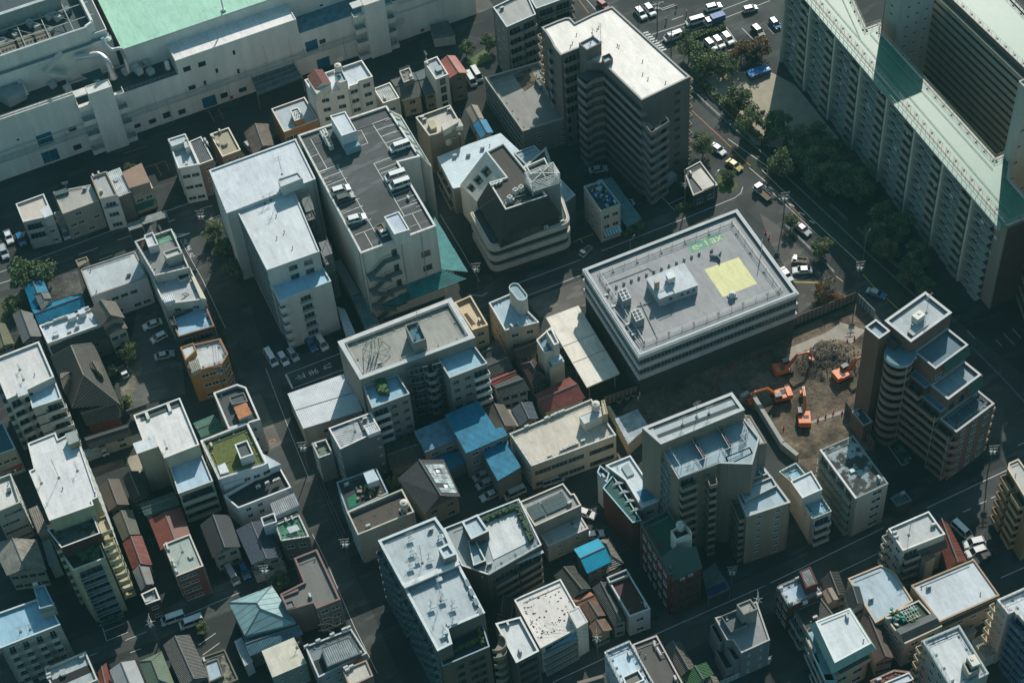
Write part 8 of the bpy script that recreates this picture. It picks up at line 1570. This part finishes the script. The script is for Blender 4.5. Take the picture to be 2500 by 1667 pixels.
car('suv',WH,'C1',(1760,372),(1850,468),'first silver-white car of three beside the hedge',0,g_); car('suv',WH,'C1',(1838,352),(1915,440),'middle silver-white car of three beside the hedge',0,g_); car('suv',WH,'C1',(1915,315),(2000,412),'last white car of three beside the hedge',0,g_); car('suv',BK,'C1',(2190,260),(2262,335),'black car alone in the shaded part of the lot',0,g_); car('hatch',BL,'D1',(90,200),(140,262),'blue car near the first pillars of the long slab',0,g_)
car('sedan',WH,'C1',(1835,1320),(1905,1372),'white-roofed car driving on the avenue ahead of the yellow taxi',0); car('sedan',(.45,.36,.05),'C1',(1955,1445),(2075,1530),'yellow taxi on the avenue',0); car('truck',WH,'C2',(2325,290),(2215,195),'white flatbed truck with a brown load floor at the junction',0); car('box',WH,'C2',(1480,110),(1350,215),'white box truck in the dark lot by the low corner building',0); car('ktruck',WH,'C2',(735,725),(655,800),'tiny white truck leaving the lane by the banded office',0)
car('sedan',SV,'C2',(745,40),(865,20),'dim car in the deep shade below the tall brown tower',0); car('sedan',SV,'C2',(1090,330),(1000,365),'silver car half under the teal carport',0)
car('sedan',SV,'D2',(300,515),(425,610),'silver saloon driving down the avenue',0); car('ktruck',WH,'D2',(412,850),(255,832),'white pickup truck with a slatted bed in the office lot',0); car('sedan',WH,'D2',(445,925),(272,930),'white saloon beside the pickup in the office lot',0); car('sedan',BL,'D2',(960,1115),(1070,1155),'dark blue car in the shaded avenue near the dig gate',0); car('sedan',WH,'D2',(185,930),(245,1005),'white car half hidden by the office corner',0)
g_='cars in the blue workshop lot'
car('hatch',SV,'B3',(2065,1240),(1990,1275),'topmost car under the blue workshop roofs',0,g_); car('hatch',SV,'B3',(2100,1310),(2015,1352),'middle car under the blue workshop roofs',0,g_); car('sedan',SV,'B3',(2180,1395),(2030,1465),'lowest grey saloon in the workshop lot',0,g_)
car('van',SV,'C3',(340,1320),(460,1280),'dark grey van parked below the long cream block',0); car('van',SV,'C3',(120,1385),(0,1440),'silver van left of the solar array building',0); car('sedan',WH,'C4',(650,55),(735,85),'white car behind the plain light roof, upper one',0); car('sedan',WH,'C4',(715,275),(812,255),'white car just behind the cyan roof',0)
car('hatch',GRN,'D3',(1210,1010),(1290,1105),'greenish car in the shade beside the brown stepped tower',0); car('van',WH,'D4',(1725,175),(1830,275),'long white van behind the red ribbed roof',0); car('suv',WH,'D4',(1950,320),(1815,350),'white car between the van and the brightest one',0); car('suv',WH,'D4',(1990,385),(1815,445),'bright white estate car nearest the broad hall',0); car('suv',BK,'D4',(2040,450),(1900,500),'black car beside the bright white estate',0)
car('van',SV,'A4',(2040,560),(2110,690),'silver van next to the bright blue car',0); car('hatch',BL,'A4',(2155,520),(2210,650),'bright blue hatchback by the slate-blue roof',0); car('van',WH,'A4',(1610,985),(1480,1030),'left white van on the lower left street',0); car('van',WH,'A4',(1775,1015),(1640,1065),'right white van on the lower left street',0); car('sedan',GRN,'A4',(1050,995),(930,1035),'dim green car at the foot of the cream tower',0)
car('box',WH,'A3',(775,1110),(960,1040),'white box truck in the lane east of the tall cream tower',0)
# ================================================================ excavators
OR_=mat((.68,.15,.02),'flat',.4); 
def excav():
    t=thing('excavator','x','excavator',(0,0,0)); e=lambda n,b: b.build(n,t)
    for s_ in (-1,1): b=MB(); b.obb((s_*1.15-.28,-1.9,.05),(.56,0,0),(0,3.8,0),(0,0,.75),mat((.02,.02,.02),'flat')); [b.obb((s_*1.15-.3,-1.85+.35*i,.8),(.6,0,0),(0,.15,0),(0,0,.05),mat((.05,.045,.04))) for i in range(11)]; e('track',b)
    b=MB(); z=1.05; b.prism([(-1.35,-2.1),(-1.0,-2.5),(1.0,-2.5),(1.35,-2.1),(1.35,1.2),(-1.35,1.2)],z,z+1.0,OR_,None,True); b.prism([(-1.3,-2.3),(1.3,-2.3),(1.3,-1.2),(-1.3,-1.2)],z+1.0,z+1.35,OR_); b.box((.35,-.6,z+1.0),(1.2,1.1,.12),mat((.1,.1,.1),'flat')); b.box((0,0,.7),(1.4,1.4,.35),mat((.03,.03,.03))); e('engine_house',b)
    b=MB(); b.prism([(-1.35,.1),(-.35,.1),(-.35,1.6),(-1.35,1.6)],z+1.0,z+1.9,mat((.03,.04,.045),'glass',.1),mat((.32,.33,.32),'flat')); 
    for x in (-1.35,-.35): 
        for y in (.1,1.6): b.bar((x,y,z),(x,y,z+1.9),.06,OR_)
    b.prism([(-1.35,.1),(-.35,.1),(-.35,1.6),(-1.35,1.6)],z,z+1.0,OR_); e('cab',b)
    b=MB(); p=[Vector((.1,.9,z+.6)),Vector((.1,3.2,z+3.6)),Vector((.1,6.0,z+3.2))]; 
    for a,c in zip(p,p[1:]): b.bar(a,c,.34,OR_,4)
    b.bar(p[0]+Vector((.35,.2,-.1)),p[1]+Vector((.35,-.2,-.3)),.06,IRN(),8); b.bar(p[1]+Vector((0,-.4,.5)),p[2]+Vector((0,-.3,.5)),.08,IRN(),8); bo=e('boom',b)
    b=MB(); b.bar(p[2],Vector((.1,6.9,z+.6)),.26,OR_,4); e('arm',b)
    b=MB(); q=Vector((.1,6.9,z+.4)); b.prism([(-.45,6.4),(.65,6.4),(.65,7.3),(-.45,7.3)],z-.5,z+.4,OR_,None,True); [b.bar((-.35+.22*i,6.35,z-.5),(-.35+.22*i,6.15,z-.6),.05,CHR) for i in range(5)]; e('bucket',b)
    return t
ex=excav(); 
for i,(t,x,y,x2,y2,lb) in enumerate((('D3',190,320,430,235,'orange excavator nearest the hoarding, boom raised toward the rubble heap'),('D3',720,370,935,262,'orange excavator whose boom reaches behind the brown stair shaft'),('D3',372,755,348,470,'orange excavator facing away up the pit, nearest the retaining wall'),('D3',165,560,-40,600,'orange excavator half turned away at the west bank of the pit'))):
    a=G(t,x,y);c=G(t,x2,y2); d=c-a; rz=math.atan2(d.y,d.x)-H_; r=ex if i==0 else copytree(ex,a,rz); r.location=a; r.rotation_euler=(0,0,rz); r['label']=lb; r['group']='excavators in the dig'; r.scale=(.98,.98,.98)
# ================================================================ trees and shrubs
LF=[mat(c,'leaf',.8) for c in ((.10,.14,.055),(.06,.095,.04),(.16,.18,.07))]; LFR=[mat(c,'leaf',.8) for c in ((.22,.11,.04),(.15,.11,.05),(.08,.085,.04))]
def crown(seed,n,mts,flat=1.0,gap=.0):
    rn=random.Random(seed); b=MB(); 
    cl=[]
    for i in range(26):
        while True:
            v=Vector((rn.uniform(-1,1),rn.uniform(-1,1),rn.uniform(-.75,1)))
            if .25<v.length<.92: break
        cl.append((v,rn.uniform(.2,.42),rn.choice(mts)))
    for i in range(n):
        c,r,mt=rn.choice(cl); v=Vector((rn.gauss(0,1),rn.gauss(0,1),rn.gauss(0,1))).normalized()*r*rn.random()**.35; p=c+v; p.z*=flat
        s_=rn.uniform(.025,.06); a=Vector((rn.uniform(-1,1),rn.uniform(-1,1),rn.uniform(-.5,.5))).normalized()*s_; c2=a.cross(Vector((rn.uniform(-1,1),rn.uniform(-1,1),rn.uniform(-1,1)))).normalized()*s_*.8
        b.face([p-a-c2,p+a-c2*.6,p+a+c2,p-a+c2*.7],mt)
    return b.mesh('crown')
CR=[crown(s_,3400,LF,.85) for s_ in (1,2,3)]; CRR=[crown(9,3000,LFR,.85)]; BARK=mat((.07,.055,.04),'plaster')
def trunkm(seed):
    rn=random.Random(seed); b=MB(); b.bar((0,0,-1.6),(0,0,-.2),.06,BARK,7)
    for i in range(9): a=rn.random()*6.28; z=rn.uniform(-.7,.0); e=Vector((math.cos(a)*.6,math.sin(a)*.6,z+rn.uniform(.3,.7))); b.bar((0,0,z),e,.025,BARK,5); b.bar(e*.6+Vector((0,0,z*.4)),e+Vector((rn.uniform(-.3,.3),rn.uniform(-.3,.3),.2)),.014,BARK,4)
    return b.mesh('trunk')
TM=[trunkm(i) for i in range(3)]
def tree(label,t,x,y,rp,h=6.5,red=False,group=None,name='street_tree'):
    r=rp/33.0; zc=max(r*.9,h-r*.85); p=G(t,x,y,zc); k=int(abs(x*7+y))%3
    o=thing(name,label,'tree' if name!='shrub' else 'shrub',(p.x,p.y,0),0,group)
    c=D.objects.new('crown',(CRR[0] if red else CR[k])); COL.objects.link(c); c.parent=o; c.location=(0,0,zc); c.scale=(r*1.08,r*1.08,r*1.05); c.rotation_euler=(0,0,(x%17)*.37)
    q=D.objects.new('trunk',TM[k]); COL.objects.link(q); q.parent=o; q.location=(0,0,zc); q.scale=(r,r,zc/1.6)
tree('wide dark tree beside the blue-roofed house at the left road','A2',250,960,165,5.5); tree('bushy green tree at the junction by the stop lettering','A2',1890,560,85,5); 
tree('dark garden tree between the temple and the shaded lot','A3',1145,130,70,5); tree('small round garden tree beside the white pickup','A3',985,305,45,3.5); tree('twin garden tree nearest the temple gate','A3',1100,580,60,4)
tree('round tree left of the pair below the factory wall','B1',1885,435,75,5); tree('round tree right of the pair, closest to the tan block','B1',2085,370,75,5)
g_='park trees beside the avenue'
for x,y,r,l,rd in ((1590,325,60,'small round tree beside the stopped white van',0),(1615,430,95,'dark tree next to the first parked silver car',0),(1762,565,125,'large grey-green tree at the north tip of the sand yard',0),(1930,560,110,'tree just right of the large grey-green one',0),(2080,450,90,'thin reddish tree behind the parked cars',1),(2215,440,115,'orange-leaved autumn tree near the long slab',1),(2060,890,125,'full green tree in the middle of the sand yard edge',0),(2175,1045,100,'tree touching the shadow edge on the sand yard',0),(2120,1110,85,'lower tree overlapping the sand yard corner',0),(1740,1275,90,'street tree on the island behind the driving white car',0)): tree(l,'C1',x,y,r,6.5,rd,g_)
tree('bare crowned tree standing on the shaded sand by the slab','D1',125,1100,125,7.5,0,g_); tree('dark broad tree at the edge of the shaded sand','D1',330,1245,130,7,0,g_)
k=0
for (t,x,y,r) in (('D1',480,1190,90),('D1',560,1300,110),('D1',200,1420,130),('D1',420,1400,130),('D1',620,1420,130),('D1',740,1530,120),('D1',520,1540,120),('D2',700,150,110),('D2',850,190,110),('D2',860,60,100),('D2',1080,430,120),('D2',1000,560,90),('D2',1230,520,120),('D2',1100,700,90),('D2',1330,930,100),('D2',1400,760,100),('D2',1450,1050,80)):
    tree('dark park tree in the deep shade between the avenue and the long slab',t,x,y,r,6.5,0,'shaded park trees')
tree('little round street tree beside the silver saloon','D2',265,455,58,4.5); tree('round street tree by the kerb above the office lot','D2',538,715,82,5); tree('brownish spreading tree in the office lot','D2',590,1110,105,5.5,True)
tree('dark shrub mass along the west foot of the white slab','A2',2010,700,90,3,name='shrub'); tree('dark shrub further down the west foot of the white slab','A2',2110,900,90,3,name='shrub'); tree('leafy shrub on the corner of the low office lawn','C2',1950,70,60,2.5,name='shrub'); tree('clipped shrub between the small shop house and the dark lot','C2',1140,530,60,2,name='shrub'); tree('round shrub in the court behind the brown L-shaped roof','B4',230,640,60,2.5,name='shrub'); tree('low tree at the dark edge of the left road','A2',120,1230,80,3.5); tree('small tree above the brown ribbed shop roof','A1',1150,1490,50,4); tree('leafy shrub by the car lot wires','A4',1790,1080,45,2.5,name='shrub'); tree('planted shrub in the gap behind the box shed roof','B3',1240,1300,45,4,name='shrub')
def hedge(label,t,a,c,w_,h,n=420):
    A,B=G(t,*a),G(t,*c); d=B-A; o=thing('hedge',label,'hedge',(A+B)/2); m=MB(); nn=Vector((-d.y,d.x,0)).normalized()
    for i in range(n): p=A+d*random.random()+nn*random.uniform(-w_,w_)/2; z=random.random()**.5*h; s_=.22; u=Vector((random.uniform(-1,1),random.uniform(-1,1),random.uniform(-.6,.6))).normalized()*s_; v=u.cross(Vector((random.random(),random.random()-.5,random.random()))).normalized()*s_; q=Vector((p.x,p.y,z)); m.face([q-u-v,q+u-v,q+u+v,q-u+v],random.choice(LF))
    m.build('foliage',o)
hedge('trimmed hedge between the top road and the tree-lined lot','C1',(1655,345),(1935,250),1.6,1.2,900); hedge('dark hedge along the street edge of the dark lot','C2',(1020,610),(1190,530),1.5,1.0); hedge('long dark hedge strip between the avenue kerb and the sand yard','C1',(1700,720),(2300,1300),1.6,1.2,1500); hedge('rough grass hedge at the corner of the low office','C2',(1500,370),(1700,300),1.5,.8)
# ================================================================ poles, wires, cones, people
def poleproto():
    t=thing('utility_pole','x','utility pole',(0,0,0)); m=mat('5d605d','flat'); b=MB(); b.cyl((0,0,0),.15,10.6,m,10,.10); b.build('pole',t)
    for z,L in ((10.2,1.0),(9.3,.8)): 
        b=MB(); b.box((0,0,z),(L*2,.1,.1),m); [b.cyl((x*L,0,z+.1),.06,.22,WHT(),6) for x in (-.95,-.6,-.25,.25,.6,.95)]; b.build('crossarm',t)
    b=MB(); b.cyl((.35,0,7.6),.28,.8,mat('a9aca8','flat'),12); b.cyl((-.35,.1,7.6),.28,.8,mat('a9aca8','flat'),12); b.build('transformer',t)
    b=MB(); [b.bar((0,0,8.7),(math.cos(k)*1.0,math.sin(k)*1.0,8.5+.3*math.sin(k*3)),.03,WHT()) for k in range(6)]; b.build('fitting',t); return t
pr=poleproto(); TP_=[]
for i,(t,x,y,lb) in enumerate((('A2',1775,380,'utility pole at the junction above the stop lettering'),('B3',425,945,'utility pole at the street end of the pale corrugated hall'),('B4',800,285,'utility pole beside the brown stained roof with the tank'),('A4',1320,985,'utility pole on the lower left street below the cream tower'),('C4',2230,780,'utility pole by the small grey stair tower on the bottom road'),('C4',790,1120,'utility pole before the brown ribbed gables'),('D2',210,220,'utility pole on the avenue near the flatbed truck'),('D2',880,835,'utility pole on the shaded avenue near the blue car'),('C1',1455,262,'utility pole beside the zebra crossing'),('C2',1580,95,'utility pole next to the low corner building'),('B2',1975,850,'utility pole at the corner of the teal canopy'),('A3',1935,270,'utility pole standing before the ochre corner building'),('B4',80,520,'utility pole by the slate-blue roof'),('D3',2070,975,'utility pole at the foot of the brown stepped tower'),('B1',1640,640,'utility pole in front of the slim white townhouse'),('A1',1610,1500,'utility pole in front of the terraced townhouse'),('C4',2000,530,'utility pole beyond the pale carport'),('C1',1330,20,'tall pole at the sunny lot by the crossing'))):
    p=G(t,x,y,10.5); p.z=0; rz=1.2 if i in (3,4,5,9,15) else -.35; r=pr if i==0 else copytree(pr,p,rz); r.location=p; r.rotation_euler=(0,0,rz); r['label']=lb; r['group']='utility poles'; TP_.append(p)
def wire(a,c,k,za=10.5,zc=10.5):
    m=MB(); mt=mat('3a3f3f','flat'); 
    for off in (-1.0,0,1.0):
        pts=[Vector(a).lerp(Vector(c),i/10)+Vector((0,0,za+(zc-za)*i/10-2.2*(i/10)*(1-i/10)*1.6))+Vector((off*.7,off*.5,0)) for i in range(11)]
        for u,v in zip(pts,pts[1:]): m.bar(u,v,.022,mt,3)
    o=m.build('overhead_wires',org=Vector(a)); tag(o,k,'power lines')
wire(TP_[0],TP_[11],'overhead wires from the junction pole to the ochre corner building'); wire(TP_[1],TP_[2],'overhead wires along the north-south street, pale hall to brown roof'); wire(TP_[6],TP_[7],'overhead wires strung along the shaded avenue'); wire(TP_[9],G('C2',1840,100,0),'overhead wires past the low corner building'); wire(TP_[5],G('C4',330,1300,0),'overhead wires along the bottom road before the speckled roof'); wire(TP_[3],TP_[12],'overhead wires over the lower left street')
def lamp(t,x,y,lb): p=G(t,x,y,8.5); o=thing('street_lamp',lb,'street lamp',(p.x,p.y,0)); m=MB(); m.cyl((p.x,p.y,0),.1,8.4,STL(),8,.06); m.bar((p.x,p.y,8.4),(p.x+1.4,p.y+.9,8.6),.05,STL()); m.build('pole',o); m=MB(); m.box((p.x+1.5,p.y+1,8.5),(.7,.25,.12),WHT(),.5); m.build('lamp_head',o)
lamp('C1',1165,0,'street lamp pole beside the two white cars in the sunny lot'); lamp('C2',1842,70,'street lamp at the curved corner of the bright white roof'); lamp('D2',930,600,'slim lamp near the third low wall by the park'); lamp('A3',2210,250,'street lamp past the ochre corner building') if 0 else None; lamp('C2',1088,650,'street lamp on the lane north of the painted roof')
cone=MB(); cm_=mat((.55,.05,.02),'flat',.5); cone.cyl((0,0,.03),.16,.68,cm_,10,.04); cone.box((0,0,0),(.42,.42,.04),cm_); cme=cone.mesh('traffic_cone')
for t,lst,lb,gr in (('D3',[(245,145),(700,100),(760,50),(825,30),(635,690),(568,720),(500,750),(715,688),(195,825),(430,775),(875,525)],'red traffic cone standing in the excavators\' pit','cones in the pit'),('C3',[(1855,350),(1930,310),(2000,280),(2065,245),(2135,225),(2205,200),(2270,170),(1830,430),(1845,490)],'red traffic cone in the row along the dark slab inside the hoarding','cones inside the hoarding'),('D2',[(35,580),(65,625),(300,1310)],'red traffic cone in the office lot','cones in the office lot')):
    for x,y in lst: p=G(t,x,y,0); o=D.objects.new('traffic_cone',cme); COL.objects.link(o); o.location=(p.x,p.y,0.1); o.scale=(1.3,1.3,1.3); tag(o,lb,'cone',gr)
def person_mesh():
    bm=bmesh.new(); V={}
    J={'pel':(0,0,.95,.15),'ch':(0,0,1.3,.17),'nk':(0,0,1.5,.06),'hd':(0,.02,1.64,.10),'tp':(0,.02,1.74,.07),'ls':(-.2,0,1.42,.06),'le':(-.27,.02,1.13,.045),'lh':(-.25,.1,.88,.04),'rs':(.2,0,1.42,.06),'re':(.28,.05,1.15,.045),'rh':(.24,.2,.98,.04),'lk':(-.11,.03,.5,.065),'lf':(-.12,-.02,.07,.045),'lt':(-.13,.14,.04,.04),'rk':(.12,.08,.5,.065),'rf':(.14,.02,.07,.045),'rt':(.15,.18,.04,.04)}
    for k,v in J.items(): V[k]=bm.verts.new(v[:3])
    for a,c in (('pel','ch'),('ch','nk'),('nk','hd'),('hd','tp'),('ch','ls'),('ls','le'),('le','lh'),('ch','rs'),('rs','re'),('re','rh'),('pel','lk'),('lk','lf'),('lf','lt'),('pel','rk'),('rk','rf'),('rf','rt')): bm.edges.new((V[a],V[c]))
    me=D.meshes.new('body'); bm.to_mesh(me); bm.free(); o=D.objects.new('body',me); COL.objects.link(o); o.modifiers.new('s','SKIN'); o.modifiers.new('u','SUBSURF').levels=1
    for sv,k in zip(me.skin_vertices[0].data,J): sv.radius=(J[k][3],J[k][3])
    me.skin_vertices[0].data[0].use_root=True; bpy.context.view_layer.update()
    r=D.meshes.new_from_object(o.evaluated_get(bpy.context.evaluated_depsgraph_get())); D.objects.remove(o); return r
PM_=person_mesh(); PM2=PM_.copy(); PM_.materials.clear(); PM_.materials.append(mat((.04,.06,.12),'flat')); PM2.materials.clear(); PM2.materials.append(mat((.5,.5,.48),'flat'))
def person(t,x,y,lb,me,vest,hat,rz=0):
    p=G(t,x,y); o=thing('person',lb,'person',(p.x,p.y,0),rz); c=D.objects.new('body',me); COL.objects.link(c); c.parent=o
    m=MB(); m.cyl((0,0,1.0),.2,.45,mat(vest,'flat'),12,.18); v=D.objects.new('vest',m.mesh('vest')); COL.objects.link(v); v.parent=o; m=MB(); m.cyl((0,.02,1.68),.13,.05,mat(hat,'flat'),12); m.cyl((0,.02,1.73),.12,.1,mat(hat,'flat'),12,.05); v=D.objects.new('helmet',m.mesh('helmet')); COL.objects.link(v); v.parent=o
W_=(.7,.7,.68); O_=(.6,.2,.03)
person('C1',1410,205,'person in an orange vest guarding the roadworks by the zebra crossing',PM_,O_,W_); person('C1',1590,140,'person in an orange vest near the white painted arrow on the top road',PM_,O_,W_,1); person('C1',1500,92,'person in an orange vest near the shaded edge of the sunny lot',PM_,O_,W_,2)
person('D3',462,165,'person in white work clothes and helmet on the pale slab',PM2,W_,W_,1.5); person('D3',640,170,'person in dark clothes beside the rubble heap',PM_,(.05,.05,.06),W_,2); person('C3',1158,580,'person in white overalls, nearer of two by the plant tubs',PM2,W_,W_); person('C3',1172,545,'person in white overalls, farther of two by the plant tubs',PM2,W_,W_,1)
for (x,y,lb) in ((992,585,'round cream skip bag leftmost beside the hoarding'),(1060,555,'round cream skip bag in the middle of the row'),(1118,532,'round cream skip bag rightmost, next to the workers')):
    p=G('C3',x,y); o=thing('bulk_bag',lb,'bulk bag',(p.x,p.y,0),0,'bulk bags by the hoarding'); m=MB(); m.cyl((p.x,p.y,.05),.55,1.0,mat('a39c86'),12,.65,top=mat((.06,.05,.04),'soil')); m.build('sack',o)
p=G('C2',2150,-0) ; m=MB(); q=[G('C1',2125,640,1.6),G('D1',50,568,1.6),G('D1',80,605,1.6),G('C1',2175,695,1.6)]; q=[G('C1',2120,635,1.5),G('C1',2300,570,1.5),G('C1',2345,620,1.5),G('C1',2165,690,1.5)]
o=thing('tarpaulin_pile','bright blue tarpaulin spread over a fenced pile at the sand yard corner','tarpaulin',sum(q,Vector())/4); m.prism([w[:2] for w in q[::-1]],.2,1.4,mat((.12,.11,.09))); 
for i in range(8):
    for j in range(5):
        f=lambda u,v:(q[0].lerp(q[1],u)).lerp(q[3].lerp(q[2],u),v)+Vector((0,0,.25*mn.noise(Vector((u*9,v*7,1)))))
        m.face([f(i/8,(j+1)/5),f((i+1)/8,(j+1)/5),f((i+1)/8,j/5),f(i/8,j/5)],mat((.02,.2,.5),'flat',.35))
m.build('sheet',o)
for (a,c,lb,h) in ((('A2',1150,560),('A2',1270,520),'small ribbed street canopy, the short left one',3.2),(('A2',1270,505),('A2',1495,435),'longer ribbed street canopy over the pavement',3.4)):
    A,B=G(a[0],a[1],a[2],h),G(c[0],c[1],c[2],h); d=(B-A); n=Vector((-d.y,d.x,0)).normalized()*2.4; o=thing('street_canopy',lb,'canopy',((A+B)/2).to_tuple()[:2]+(0,)); m=MB(); q=[A,B,B+n,A+n]; m.prism([w[:2] for w in q],h-.12,h,mat('7f8683','corr',.5,.4),None,True); m.build('roof',o); m=MB(); [m.bar((w.x,w.y,0),(w.x,w.y,h-.1),.06,STL()) for w in q]; m.build('post',o)
# ================================================================ thin teal volume, added to lift the dark shadows
hz_=D.materials.new('haze'); hz_.use_nodes=True; N=hz_.node_tree.nodes; N.remove(N['Principled BSDF']); pv=N.new('ShaderNodeVolumePrincipled'); pv.inputs['Color'].default_value=(.38,.95,.98,1); pv.inputs['Density'].default_value=.00006; pv.inputs['Anisotropy'].default_value=.2
hz_.node_tree.links.new(pv.outputs[0],N['Material Output'].inputs['Volume'])
m=MB(); m.prism([(-1500,-700),(2500,-700),(2500,3500),(-1500,3500)],-1.0,CAM_H+8,hz_,None,True); o=m.build('haze'); o['kind']='stuff'
